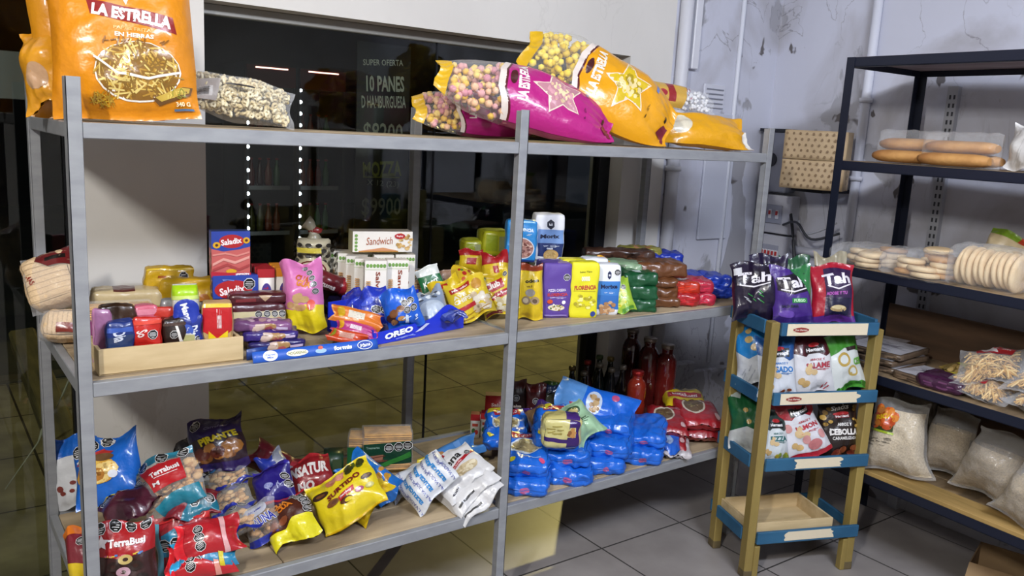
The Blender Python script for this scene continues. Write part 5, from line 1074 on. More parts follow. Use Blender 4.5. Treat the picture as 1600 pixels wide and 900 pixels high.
bag('snack_bag', 'small yellow and maroon bag poking out low behind the left post', 'snack bag', (0.008, 0.120, 0.513), (0.009, 0.220, 0.620), 0.083, .06, -25, 20, '#7a1f2c', [('p', [(0, 0), (1, 0), (1, .2), (0, .4)], '#e0c020'), ('r', 0, .85, 1, 1, '#d9721c'), ('o', .6, .7, .16)], ZB, wr=1.8)
ringsart = []
for i, (u, v) in enumerate(((.35, .48), (.55, .55), (.25, .36), (.50, .40), (.70, .46), (.38, .26), (.60, .28), (.78, .30), (.28, .14), (.55, .12))):
    c = ('#2a1a16', '#c9b06a', '#231512', '#b8909c', '#2a1a16', '#d8cdb8', '#2a1a16', '#241612', '#d0a8a0', '#cfc0a4')[i]
    ringsart += [('e', u, v, .115, .062, c), ('e', u, v, .045, .024, '#3a201a')]
bag('snack_bag', 'red and chocolate ring cookie bag standing at the front left corner', 'snack bag', (0.080, 0.004, 0.402), (0.087, 0.064, 0.589), 0.146, .09, -20, 10, '#3a1a18', [('r', 0, .62, 1, 1, '#a81a20'), ('p', [(0, .62), (.5, .56), (1, .62), (1, .66), (0, .66)], '#a81a20')] + sb4(.15, .88, .93, .95, 4, .10) + [('t', 'TerraBusi', .56, .76, .60, .09, '#f4ecec', 3, .04), ('s', .15, .77, .13, .09, '#e8dcdc'), ('l', .2, .60, .85, .62, 14, .03, .05, ['#e0c040', '#5080c0', '#d06080'], 4, 90)] + ringsart, ZB, wr=1.4, pinch=.03)
bag('snack_bag', 'dark plum cookie bag lying behind the red ring cookie bag', 'snack bag', (0.137, 0.140, 0.574), (0.122, 0.260, 0.593), 0.149, .06, -20, 50, '#4a1a2c', sb4(.15, .85, .75, .8, 3, .11)+[('r', 0, .9, 1, 1, '#c9b42a')], None, wr=1.8)
teal = clear_film(base=.1)
def cookies(n, s, cols): return balls(n, s, cols, .06, .94, 1, (1, .5, .8))
tan = ['#c2935a', '#b5834a', '#d2a870']
bag('cookie_bag', 'teal and clear wafer bag with red name panel in the middle of the pile', 'snack bag', (0.244, 0.130, 0.551), (0.232, 0.260, 0.677), 0.178, .09, -28, 26, teal, {'F': [('r', 0, .88, 1, 1, '#2a7f98'), ('p', [(.12, .84), (.80, .84), (.78, .46), (.22, .42)], '#b81f26')] + sb4(.2, .85, .92, .93, 3, .10) + [('t', 'Terrabusi', .50, .70, .50, .09, '#f4ecec', 3, .04), ('r', .3, .62, .7, .63, '#f4ecec'), ('t', 'M', .30, .53, .12, .07, '#f4ecec'), ('p', [(.3, .04), (1, .12), (.95, .34), (.5, .30), (.2, .2)], '#1c7a90')]}, None, content=cookies(130, .016, tan), wr=1.3, k=.9)
bag('snack_bag', 'purple topped chocolate cookie bag with yellow name at the back of the pile', 'snack bag', (0.433, 0.360, 0.557), (0.436, 0.460, 0.691), 0.163, .08, -24, 22, '#2f1a24', [('r', 0, .62, 1, 1, '#2e1c58'), ('o', .16, .86, .10), ('t', 'Carrefour', .55, .80, .45, .06, '#8a80b0', 3, .02), ('t', 'PIRANTE', .55, .58, .72, .12, '#e0c81e', 6, .05), ('c', .1, .2, .9, .5, 14, .12, ['#7a4a22', '#a0682c', '#5a2418'], 4), ('r', 0, 0, 1, .14, '#2e1c58')], None, wr=1.9, pinch=.02)
bag('snack_bag', 'dark brown snack bag lying behind the purple topped one', 'snack bag', (0.419, 0.440, 0.558), (0.334, 0.520, 0.593), 0.089, .05, -24, 30, '#241a1e', [('l', .2, .3, .8, .7, 8, .2, .03, ['#6a5a5c', '#8a8088'], 4, 0)], None, wr=1.9)
bag('snack_bag', 'red and teal biscuit bag with a row of black seals at the pile front', 'snack bag', (0.242, 0.070, 0.402), (0.251, 0.140, 0.556), 0.150, .07, -22, 14, '#9c1f28', [('p', [(.1, .35), (.9, .35), (.85, .68), (.5, .80), (.15, .68)], '#2f86a8')]+sb4(.18, .85, .52, .56, 4, .12)+[('r', 0, .88, 1, 1, '#c22a2c'), ('r', 0, 0, .12, .9, '#5fa0b4')], None, wr=1.5, pinch=.02)
bag('snack_bag', 'maroon bag with black seal wedged above the red and teal biscuit bag', 'snack bag', (0.266, 0.100, 0.554), (0.288, 0.180, 0.584), 0.148, .05, -22, 35, '#7a1a26', [('p', [(.3, 0), (1, .1), (1, .5), (.5, .6)], '#1f7088'), ('o', .85, .5, .12), ('o', .55, .45, .12)], None, wr=1.7)
for i, (y0, c, lab) in enumerate(((905, '#c0222a', 'bright red snack bag lowest at the very front of the pile'), (888, '#2a86b0', 'light blue striped snack bag with seals above the lowest red one'), (858, '#b51f28', 'red snack bag with silver seals above the blue striped one'))):
    bag('snack_bag', lab, 'snack bag', (0.19+.012*i, .06, ZB+.03+.033*i), (0.35+.012*i, .02+.01*i, ZB+.045+.033*i), .105, .06, -22, 44, c, {'F': [('o', .3, .35, .13, -70), ('o', .52, .35, .13, -70), ('o', .74, .35, .13, -70), ('r', 0, .0, 1, .12, tint(c, 1.3)), ('r', .0, .7, 1, .78, ('#e89a8a', '#d9c92a', '#e8b0b0')[i])]}, ZB if i == 0 else None, wr=1.5, pinch=.02)
for i, (px, yb_, yt_, Yb, lab) in enumerate(((368, 832, 790, .10, 'clear bag of star cookies with blue edges, front of the three'), (360, 796, 752, .20, 'clear bag of star cookies with blue edges, middle of the three'), (356, 760, 715, .30, 'clear bag of star cookies with blue edges, rear of the three'))):
    bag('cookie_bag', lab, 'snack bag', (((0.391, 0.100, 0.478), (0.418, 0.240, 0.474)), ((0.413, 0.200, 0.496), (0.438, 0.340, 0.503)), ((0.437, 0.300, 0.523), (0.452, 0.420, 0.546)))[i][0], (((0.391, 0.100, 0.478), (0.418, 0.240, 0.474)), ((0.413, 0.200, 0.496), (0.438, 0.340, 0.503)), ((0.437, 0.300, 0.523), (0.452, 0.420, 0.546)))[i][1], .135, .055, -28, 42, clear_film(base=.1), {'F': [('r', 0, .80, 1, 1, '#23309a'), ('r', 0, 0, 1, .10, '#23309a'), ('o', .55, .70, .10), ('o', .78, .72, .10), ('e', .22, .62, .08, .10, '#3a8ac0')]}, None, content=cookies(70, .014, ['#c99c62', '#b98a50', '#d8b47c']), wr=1.2)
bag('cookie_bag', 'clear and blue cookie bag with big slanted blue name at the shelf front', 'snack bag', (0.477, 0.103, 0.402), (0.471, 0.183, 0.489), 0.109, .055, -30, 22, clear_film(base=.1), {'F': [('e', .45, .80, .36, .16, '#b9bcc8'), ('t', 'Ricanas', .45, .80, .4, .06, '#23309a', 5, .03, .2), ('t', 'TAUNA', .55, .50, .78, .24, '#e9ebf4', 12, .08), ('t', 'TAUNA', .55, .50, .76, .22, '#1f2a9c', 12, .03), ('r', 0, 0, 1, .14, '#23309a')]}, ZB, content=cookies(60, .013, ['#b98a50', '#8a6034']), wr=1.2)
bag('snack_bag', 'deep violet cookie bag with silver logo behind the brown and yellow one', 'snack bag', (0.544, 0.200, 0.478), (0.557, 0.300, 0.565), 0.118, .06, -28, 24, '#251a78', [('e', .4, .45, .12, .08, '#8088c0'), ('l', .25, .3, .75, .5, 10, .14, .02, ['#a8aed6'], 6), ('o', .85, .62, .12), ('o', .9, .4, .12), ('r', 0, .9, 1, 1, '#34289a')], None, wr=1.8, pinch=.02)
bag('snack_bag', 'brown cookie bag with yellow ends and a diagonal row of black seals', 'snack bag', (0.555, 0.057, 0.402), (0.547, 0.177, 0.490), 0.140, .08, -30, 24, '#4a2216', [('p', [(0, 0), (1, 0), (1, .40), (.62, .42), (.40, .28), (0, .32)], '#e6da20'), ('r', 0, .94, 1, 1, '#b0222a'), ('p', [(0, .4), (.12, .9), (.0, .95)], '#e6da20'), ('t', 'CUA', .42, .78, .38, .10, '#e08a2a', 8, .06), ('t', 'CUA', .50, .69, .38, .10, '#d97a20', 8, .06), ('r', .2, .60, .34, .70, '#8a8078'), ('c', .12, .42, .5, .56, 4, .12, ['#6a3420', '#8a4a2c'], 4), ('o', .74, .92, .095, -20), ('o', .84, .82, .095, -20), ('o', .90, .71, .095, -20), ('o', .93, .60, .095, -20), ('o', .95, .49, .095, -20)], ZB, k=1.1, wr=1.9, pinch=.0)
bag('snack_bag', 'red cookie bag with white block lettering behind the yellow assortment bag', 'snack bag', (0.695, 0.260, 0.454), (0.699, 0.360, 0.545), 0.136, .06, -28, 26, '#8c1a22', [('t', 'NSATUR', .5, .62, .9, .30, '#e8e0dc', -4, .05), ('t', 'NO', .35, .25, .4, .2, '#d8ccc8', -4, .05), ('r', 0, .9, 1, 1, '#a8242c')], None, wr=1.4, pinch=.02)
bag('snack_bag', 'dark crimson bag with grey seals lying at the back of the pile', 'snack bag', (0.664, 0.360, 0.499), (0.558, 0.460, 0.559), 0.104, .06, -26, 32, '#5a1420', [('o', .5, .5, .12), ('o', .7, .5, .12), ('o', .3, .5, .12), ('r', .1, .1, .9, .2, '#8a2430')], None, wr=1.9)
bag('snack_bag', 'silver and blue bag peeking between the dark crimson and violet bags', 'snack bag', (0.609, 0.340, 0.507), (0.585, 0.400, 0.562), 0.090, .05, -26, 30, '#8a90a0', [('r', 0, .5, .6, 1, '#2438a0'), ('r', .6, .2, .9, .5, '#d0d4dc')], None, wr=1.9)
cook = [('e', .16, .70, .13, .07, '#3a2418'), ('e', .16, .70, .07, .03, '#6a4020'), ('c', .36, .80, .60, .92, 7, .06, ['#c77a5a', '#d8927a'], 4), ('c', .66, .82, .95, .95, 8, .06, ['#4a5a1c', '#3a3a18'], 6), ('e', .87, .60, .085, .045, '#4a3428'), ('e', .87, .61, .055, .022, '#7a6048'), ('e', .30, .45, .10, .06, '#7a4a22'), ('e', .33, .45, .05, .03, '#5a2e18'), ('e', .50, .36, .10, .055, '#5a3018'), ('e', .535, .345, .06, .035, '#e3cc1e'), ('e', .73, .42, .065, .05, '#b0547a'), ('e', .73, .42, .025, .02, '#e8d0d8'), ('e', .88, .42, .065, .05, '#c9c27a'), ('e', .88, .42, .03, .022, '#e3dc9c')]
bag('snack_bag', 'big yellow cookie assortment bag with printed cookies, front of the bottom shelf', 'snack bag', (0.740, 0.050, 0.402), (0.717, 0.170, 0.509), 0.212, .085, -32, 26, '#e3cc1e', cook+[('t', 'SURTIDO', .52, .63, .58, .095, '#7a1c1c', 12, .04), ('p', [(.40, .48), (.66, .55), (.66, .46), (.41, .39)], '#c01f26'), ('t', 'Bagley', .53, .47, .2, .05, '#f6ecec', 10, .03), ('r', 0, 0, 1, .03, '#d4a814')], ZB, wr=1.3, pinch=.02, res=(26, 30))
bag('snack_bag', 'second yellow bag mostly hidden under the assortment bag', 'snack bag', (0.828, 0.097, 0.402), (0.776, 0.197, 0.429), 0.162, .05, -32, 40, '#dcb81a', [('r', .1, .1, .9, .2, '#c99c14')], ZB, wr=1.4)
bag('snack_bag', 'bright blue bag with red and yellow print right of the assortment bag', 'snack bag', (0.917, 0.160, 0.444), (0.823, 0.300, 0.534), 0.113, .07, -30, 36, '#1f72c8', [('p', [(.3, .5), (.7, .6), (.7, .8), (.35, .75)], '#a8303c'), ('c', .5, .2, .95, .5, 8, .1, ['#d9b82a', '#c08a30'], 4), ('e', .3, .25, .2, .08, '#3f4f6a')], None, wr=1.8)
bag('snack_bag', 'small crumpled royal blue bag under the bright blue one', 'snack bag', (0.930, 0.196, 0.402), (0.933, 0.276, 0.424), 0.086, .05, -30, 40, '#1a50b4', [('r', .3, .3, .8, .5, '#3f6ad0')], ZB, wr=2.2)
bag('snack_bag', 'pale blue cookie bag with yellow corner lying right of the cracker bundle', 'snack bag', (1.081, 0.280, 0.454), (1.332, 0.300, 0.507), 0.091, .06, -40, 45, '#4a86c8', [('r', 0, 0, 1, .22, '#d4c022'), ('c', .3, .2, .8, .45, 6, .15, ['#a87a4a'], 4), ('r', .2, .6, .9, .7, '#6a9ad6')], None, wr=1.9)
# cracker bundle and dark green boxes
crackers('cracker_bundle', 'bundle of layered crackers with dark green wrapper band and three seals', 1.02, .40, .425, .17, .135, .08, -24, 17, '#a8874e', 1, {'F': [('p', [(.02, .12), (.98, .20), (.98, .78), (.02, .70)], '#153f2e'), ('o', .52, .60, .10), ('o', .72, .63, .10), ('o', .90, .66, .10), ('p', [(.12, .22), (.40, .26), (.42, .44), (.14, .40)], '#9c6a54'), ('l', .1, .24, .42, .42, 8, .25, .02, ['#6a3c30'], 4, 5), ('p', [(.3, .15), (.95, .5), (.97, .36), (.45, .12)], '#2f7a34'), ('t', 'Tresmarias', .20, .62, .26, .06, '#8fb0a0', 3, .02)], 'L': [('r', 0, 0, 1, .7, '#1c5c34')]})
crackers('cracker_bundle', 'narrow cracker bundle with green side left of the three seal bundle', .93, .45, .41, .07, .135, .08, -30, 16, '#9c7c46', 1, {'F': [('r', 0, 0, 1, .72, '#1c5c34'), ('r', .3, .1, .8, .35, '#a8c0b0')]})
box('wafer_box', 'small dark green box left of the cracker bundle', 'box', .86, .50, ZB, .07, .07, .08, -24, '#1c3a26', [('r', .45, .1, .9, .8, '#3a4a30'), ('r', .1, .5, .3, .8, '#5f8a5a')], carton)
# sugar and oats
az_ops = []
for i, (w1, c, sz) in enumerate((('SALVADOR', '#5a62a8', .085), ('azucar', '#2f8ad0', .12), ('SALVADOR', '#5a62a8', .085), ('azucar', '#2f8ad0', .12), ('SALVADOR', '#5a62a8', .085), ('azucar', '#2f8ad0', .12), ('SALVADOR', '#5a62a8', .085))):
    for k in range(2): az_ops.append(('t', w1, .07+i*.142, .26+.48*k+(.10 if i % 2 else -.04), .40, sz*.85, c, 84, .035 if w1[0] == 'a' else .01))
bag('sugar_bag', 'white sugar bag covered in slanted blue lettering on the shelf edge', 'sugar bag', (1.014, 0.041, 0.402), (0.996, 0.161, 0.456), 0.180, .085, -40, 22, '#dde0e6', az_ops, ZB, wr=.9, pinch=.02, q=3.4, full=.4, twist=.1)
bag('sugar_bag', 'second white lettered sugar bag mostly hidden under the first', 'sugar bag', (0.991, 0.162, 0.402), (1.004, 0.262, 0.431), 0.142, .06, -30, 30, '#d0d4dc', az_ops[:6], ZB, wr=1.0)
av = [('p', [(.06, .88), (.52, .98), (.52, .90), (.06, .80)], '#b01f26'), ('t', 'Marolio', .29, .89, .36, .05, '#f6ecec', 7, .02), ('t', 'Avena', .44, .70, .66, .15, '#1d1a1c', 8, .03), ('p', [(.02, .50), (1, .68), (1, .60), (.02, .42)], '#a81f28'), ('t', 'Arrollada', .5, .55, .4, .04, '#f0dada', 9, .02), ('o', .88, .66, .06), ('e', .62, .34, .26, .13, '#cbb894'), ('c', .38, .24, .86, .44, 50, .03, ['#d9c9a8', '#b8a47c', '#e6dabc'], 4), ('t', '400g', .2, .12, .2, .05, '#3a3a4a', 8, .03)]
for i, (dy, dz, lab) in enumerate(((0, 0, 'white oats bag at the bottom of the overhanging stack'), (.02, .032, 'white oats bag in the middle of the overhanging stack'), (.05, .064, 'white oats bag on top of the stack by the middle post, label showing'))):
    a = Vector((1.134, -0.030, 0.434)); b2_ = Vector((1.107, 0.120, 0.511))
    a += Vector((.02-.012*i, dy, dz*.85)); b2_ += Vector((.015-.006*i, dy, dz*.8-.03))
    bag('oats_bag', lab, 'oats bag', tuple(a), tuple(b2_), .185, .045, -42, 42, '#d9d8d8', av if i == 2 else [('r', .1, .1, .5, .14, '#444444')], None, wr=1.1, pinch=.02, full=.4)

# ================================================================== GOODS: BOTTOM SHELF, RIGHT BAY
pb = '#1c6cdc'
def riceart(): return [('p', [(.05, .95), (.6, .95), (.5, .80), (.05, .84)], '#d8cc2a'), ('p', [(.18, .82), (.82, .82), (.78, .64), (.22, .64)], '#a8233a'), ('t', 'Marolio', .5, .73, .5, .09, '#f0e4e8', 0, .03), ('e', .5, .46, .34, .17, '#c9d2dc'), ('e', .5, .46, .30, .14, '#a09068'), ('c', .25, .36, .75, .56, 30, .035, ['#c0b080', '#8f8058', '#d0c498'], 5), ('e', .85, .12, .08, .06, '#d84a7a'), ('r', .6, .2, .9, .24, '#8fb4f0'), ('e', .2, .15, .08, .05, '#d8cc2a')]
def endart(): return [('e', .5, .35, .10, .07, '#c85a8a'), ('l', .3, .28, .7, .42, 5, .15, .015, ['#9ab8ee'], 3, 0)]
def brick_bag(lab, x, y, z, az, art, tilt=0, w=.152, h=.056, d=.22, roll_=0):
    SEED[0] += 1
    sh = Brick(w, h, d, .016, .004, 3.2, SEED[0], n=(22, 14))
    F_ = {'F': [('e', .5, .45, .11, .17, '#b85a8c'), ('l', .2, .3, .8, .7, 6, .14, .012, ['#7fa4ea', '#3f74d8'], 3, 0), ('r', 0, .46, 1, .50, tint(pb, .8))]}
    if art: F_['T'] = [('p', [(.04, .60), (.96, .60), (.96, .88), (.04, .88)], '#a8233a') if False else ('r', .02, .80, .35, .98, '#d8cc2a'), ('p', [(.16, .90), (.88, .90), (.84, .74), (.20, .74)], '#a8233a'), ('t', 'Marolio', .52, .82, .5, .09, '#f0e4e8', 0, .03), ('e', .5, .50, .36, .20, '#c9d2dc'), ('e', .5, .50, .32, .17, '#a09068'), ('c', .22, .36, .78, .64, 30, .04, ['#c0b080', '#8f8058', '#d0c498'], 5), ('e', .16, .12, .08, .06, '#d8cc2a'), ('r', .45, .16, .85, .19, '#8fb4f0'), ('e', .85, .10, .07, .05, '#d84a7a')]
    o = skin(sh, pb, F_, film).build('rice_bag'); tag(o, lab, 'rice bag')
    M = upright(x, y, z, az) @ Matrix.Rotation(R(tilt), 4, 'X') @ Matrix.Rotation(R(roll_), 4, 'Y') @ Matrix.Translation((0, d/2, 0)); o.matrix_world = M; return o
for a in [
 ('blue rice bag lowest just right of the middle post', 1.345, .02, ZB, -40, 0), ('blue rice bag in the bottom layer, second along from the middle post', 1.535, .015, ZB, -36, 0),
 ('blue rice bag in the bottom layer, third along from the middle post', 1.72, .02, ZB, -38, 0), ('blue rice bag in the bottom layer, rightmost before the red packs', 1.91, .02, ZB, -40, 0),
 ('blue rice bag with round picture stacked right of the middle post', 1.37, .045, ZB+.054, -42, 1, 9), ('blue rice bag in the second layer, second from the post', 1.55, .04, ZB+.056, -38, 0, 3),
 ('blue rice bag in the second layer, third from the post', 1.75, .04, ZB+.055, -42, 0, 3), ('blue rice bag in the second layer, rightmost', 1.94, .05, ZB+.053, -44, 0, 2),
 ('blue rice bag with yellow corner tilted on top of the pile beside the mint bag', 1.52, .075, ZB+.112, -44, 1, 14), ('blue rice bag with round picture at the back left of the blue pile', 1.43, .26, ZB+.06, -36, 1, 12),
 ('blue rice bag in the third layer under the highest one', 1.80, .10, ZB+.108, -44, 0, 4), ('blue rice bag supporting the mint bag', 1.66, .14, ZB+.110, -40, 0, 4)]:
    _r = random.Random(int(a[1]*997)); a = (a[0], a[1], a[2], a[3], a[4]+_r.uniform(-9, 9)) + a[5:6] + ((a[6] if len(a) > 6 else 0)+_r.uniform(0, 3), .152, .054, .22, _r.uniform(-4, 4)); brick_bag(*a)
lay('blue rice bag with cloudy clear end slumping at the right end of the pile', 2.03, 0, .03, ZB+.0, .14, .20, .045, -50, '#2a68d0', [('e', .5, .3, .3, .2, '#9ab4d8')], 'rice_bag', 2.0)
bag('rice_bag', 'highest blue bag with pale clear end on top of the blue pile', 'rice bag', (1.950, 0.120, 0.541), (1.717, 0.320, 0.621), 0.191, .095, -40, 40, pb, [('p', [(0, .72), (1, .66), (1, 1), (0, 1)], '#5f9ade'), ('p', [(.15, .78), (.4, .84), (.4, .6), (.15, .56)], '#b04a6a'), ('e', .55, .55, .3, .10, '#c9d8f0'), ('c', .35, .48, .75, .62, 14, .06, ['#b08a5a', '#d0b080'], 4), ('e', .8, .3, .08, .05, '#c04a7a'), ('l', .2, .2, .6, .34, 6, .2, .02, ['#3f7ae0'], 3, 0)], None, wr=1.3, full=.42)
bag('bean_bag', 'mint green bag with dark print slumped on top of the blue pile', 'packet', (1.661, 0.040, 0.551), (1.617, 0.160, 0.628), 0.146, .07, -40, 34, '#a8d0a8', [('e', .45, .72, .34, .16, '#3f5a3c'), ('e', .45, .72, .27, .11, '#c9b878'), ('t', 'Lentejas', .5, .48, .5, .06, '#2f4a34', -12, .03), ('l', .3, .36, .8, .42, 5, .2, .02, ['#4a6a4c'], 3, -12)], None, wr=2.0)
box('bread_pack', 'yellow and violet wrapped bread pack on the blue pile below the mint bag', 'bread', 1.500, 0.020, 0.544, 0.131, 0.112, .09, -34, '#d8cf88', {'F': [('p', [(0, .28), (1, .18), (1, .30), (0, .42)], '#3a1a6a'), ('p', [(.62, 0), (1, 0), (1, .95), (.70, 1)], '#3a1a6a'), ('r', .64, .42, .86, .74, '#d8cf88'), ('c', .66, .46, .84, .70, 6, .07, ['#8a5a30', '#c08a4a'], 3), ('l', .1, .5, .5, .8, 6, .25, .03, ['#a89a4a'], 3, 5)], 'T': [('r', 0, 0, 1, 1, '#cfc27a'), ('r', .6, 0, 1, 1, '#4a2a7a')]}, film, puff=.006, wr=1.4, r=.02)
bag('bread_bag', 'brown bun bag with violet crimp behind the yellow and violet pack', 'bread', (1.564, 0.200, 0.555), (1.585, 0.280, 0.617), 0.106, .05, -40, 25, '#8a6a4a', [('r', 0, .8, 1, 1, '#4a2a7a'), ('e', .5, .4, .3, .2, '#b08a60')], None, wr=1.8)
bag('bean_bag', 'dark wrapped packet between the mint bag and the sauce pouches', 'packet', (1.757, 0.300, 0.536), (1.712, 0.360, 0.599), 0.101, .05, -40, 30, '#4a4a38', [('c', .2, .2, .8, .8, 8, .12, ['#8a8a5a', '#6a4a3a'], 3)], None, wr=1.8)
# juice cartons and sauce boxes
for i in range(4):
    x, y = 1.50+i*.045, .56-i*.006
    box('sauce_carton', 'small white carton with red top, number %s from the left in the short row' % ('one', 'two', 'three', 'four')[i], 'carton', x, y, ZB+.0, .038, .10, .04, -38, '#e0dcd4', {'F': [('r', 0, .74, 1, 1, '#a81f24'), ('e', .35, .3, .2, .12, '#3a6a34'), ('e', .65, .26, .2, .1, '#d8c030' if i == 2 else '#b03030'), ('r', .2, .5, .8, .62, '#c04a3a')], 'T': [('r', 0, 0, 1, 1, '#8c1a20')]}, carton)
for i, (x, y, z, w, h, lab) in enumerate(((1.62, .58, ZB+.0, .10, .155, 'red sauce box behind the small cartons, left'), (1.70, .56, ZB+.0, .075, .155, 'red sauce box behind the small cartons, right by the post'), (1.78, .52, ZB, .09, .06, 'low red box below the sauce pouches'))):
    box('sauce_box', lab, 'box', x, y, z, w, h, .05, -34, '#a8201e', {'F': [('e', .65, .35, .2, .15, '#e8dcd0'), ('e', .65, .35, .13, .1, '#a8201e'), ('t', 'Salsa', .5, .75, .5, .1, '#f0d8c8', 0, .03)], 'L': [('r', 0, 0, 1, .5, '#c9b090')], 'T': [('r', 0, 0, 1, 1, '#7a1a18')]}, carton)
pch = [('#2a1a16', '#8a2a20', 'dark red sauce pouch with green lid, leftmost of the pouches'), ('#4a1418', '#a02a2a', 'red tomato pouch standing right of the middle post'), ('#1c2a1c', '#4a6a2a', 'dark green pouch in the middle of the pouch row'), ('#2c1416', '#6a1c20', 'maroon sauce pouch behind the red pouch'), ('#16203a', '#2a3a5a', 'navy pouch near the dark bottles'), ('#1a3a24', '#2f5a30', 'green pouch at the right end of the pouch row')]
for i, (c1_, c2_, lab) in enumerate(pch):
    x = 1.70+.055*i; y = .50-.012*i+(.05 if i in (3, 0) else 0)
    bag('sauce_pouch', lab, 'pouch', (x, y, ZB), (x+.006, y+.02, ZB+.21-.008*i), .085, .045, -38, 4, c1_, [('r', 0, .84, 1, 1, ('#5a1a1c', '#6a1c1c', '#16305a', '#4a7a2a', '#1a2c6a', '#2a5a34')[i]), ('o', .5, .66, .17), ('e', .5, .28, .34, .16, c2_), ('c', .25, .18, .75, .38, 6, .12, [tint(c2_, 1.4), '#c0522c'], 3), ('t', 'Pomarola' if i == 1 else 'Salsa', .5, .50, .5, .06, '#d8c8b8', 0, .03)], ZB, wr=.8, pinch=.02, k=1.3)
# bottles
def glassy(h, rough=.08): return mat(h, rough, 0, .6)
def bottle(name, label, x, y, prof, body, capc, group=None, cat='bottle', neck=None):
    root = empty(name, (x, y, ZB)); tag(root, label, cat, group)
    MB().lathe(prof, glassy(body), 22).build('glass_body', root)
    zt = prof[-1][1]; r = prof[-1][0]
    m = MB().lathe([(r+.003, zt-.012), (r+.0045, zt-.010), (r+.0045, zt+.004), (r+.002, zt+.007), (0.001, zt+.007)], mat(capc, .35, .6), 18); m.build('cap', root)
    return root
tp = [(.038, 0), (.045, .006), (.046, .06), (.0435, .075), (.046, .09), (.046, .15), (.0435, .165), (.046, .18), (.046, .24), (.044, .26), (.034, .282), (.0255, .290), (.0245, .30), (.026, .305), (.025, .325)]
bottle('tomato_bottle', 'tall red tomato sauce bottle, rightmost by the peeling wall', 2.415, .40, tp, '#5a1815', '#8a7f74')
bottle('tomato_bottle', 'tall red tomato sauce bottle in the middle of the three tall ones', 2.373, .47, [(r*1.02, z*1.06) for r, z in tp], '#4a1412', '#8a7f74')
bottle('tomato_bottle', 'tall dark red sauce bottle, leftmost and furthest back of the tall ones', 2.360, .57, [(r*.95, z*1.12) for r, z in tp], '#351110', '#6a6058')
bottle('tomato_bottle', 'shorter orange red sauce bottle with red cap in front of the tall ones', 2.167, .33, [(r*.88, z*.78) for r, z in tp], '#7a2416', '#8c1c1a')
bpf = [(.024, 0), (.029, .005), (.0295, .09), (.027, .115), (.0155, .15), (.012, .17), (.0125, .195)]
bps = [(890, .60, 1.0), (909, .56, .92), (913, .62, 1.04), (932, .58, 1.0), (931, .64, 1.08), (948, .62, 1.04), (951, .53, .95), (968, .50, 1.02)]
blab = ['dark glass bottle, leftmost of the small dark bottles', 'dark glass bottle, second from the left in front', 'dark bottle with red cap second from the left behind', 'dark glass bottle in front near the middle of the row', 'greenish dark bottle behind near the middle of the row', 'dark bottle behind, next to the dark window frame', 'dark bottle in front, second from the right', 'dark bottle in front, rightmost beside the orange red bottle']
for i, (px, y, k) in enumerate(bps):
    bottle('dark_bottle', blab[i], (2.034, 2.071, 2.141, 2.178, 2.230, 2.281, 2.206, 2.245)[i], y, [(r*(1 if j < 3 else .95), z*k*1.12) for j, (r, z) in enumerate(bpf)], ('#121a18', '#15110f', '#2a1012', '#101614', '#162018', '#141c16', '#131416', '#17110f')[i], ('#6a5f3a', '#8a8478', '#8c2a24', '#8a8478', '#4a5a3a', '#8a7a4a', '#a09a90', '#a09a90')[i])
# red pasta packs and yellow ones
rp_ = '#9c2028'
def redart(): return [('e', .42, .55, .26, .30, '#d8ccb8'), ('e', .42, .55, .22, .25, '#6a5238'), ('l', .28, .42, .56, .68, 26, .07, .02, ['#b8a070', '#8a7a4c', '#a89a58'], 4), ('e', .88, .2, .06, .09, '#e0b8b8'), ('l', .55, .75, .9, .85, 6, .15, .02, ['#d89aa0'], 3, 0), ('r', .3, .9, .7, 1, '#7a141c')]
lay('red pasta pack with round pasta window at the bottom of the left red stack', 2.06, 0, .045, ZB, .17, .24, .06, -48, rp_, redart())
lay('red pasta pack with round pasta window on top of the left red stack', 2.10, 0, .075, ZB+.05, .17, .24, .06, -46, rp_, redart())
lay('red pasta pack at the bottom of the right red stack', 2.30, 0, .045, ZB, .18, .22, .065, -36, rp_, redart())
lay('red pasta pack on top of the right red stack, picture facing up', 2.27, 0, .05, ZB+.055, .19, .24, .07, -38, '#a8222c', redart())
lay('white wrapped pack hanging over the shelf edge under the red packs', 2.07, 0, -.012, ZB, .12, .16, .03, -42, '#c9c2c4', [('r', .2, .3, .8, .5, '#b0a0a4')], wr=1.6)
lay('yellow pasta pack at the bottom behind the red stacks', 2.41, 0, .20, ZB, .14, .2, .05, -40, '#d8bc1c', [('e', .5, .5, .2, .15, '#e0cf60')], wr=1.3)
lay('yellow and red pasta pack topping the pile in the right corner', 2.36, 0, .21, ZB+.062, .19, .22, .055, -40, '#d8bc1c', [('p', [(.1, .3), (.9, .4), (.9, .62), (.1, .55)], '#a82a34'), ('t', 'Lucchetti', .5, .47, .6, .12, '#f0e0e0', 5, .03), ('e', .5, .8, .3, .1, '#a0947c'), ('r', 0, .7, .3, 1, '#2a5ab0')], wr=1.2)

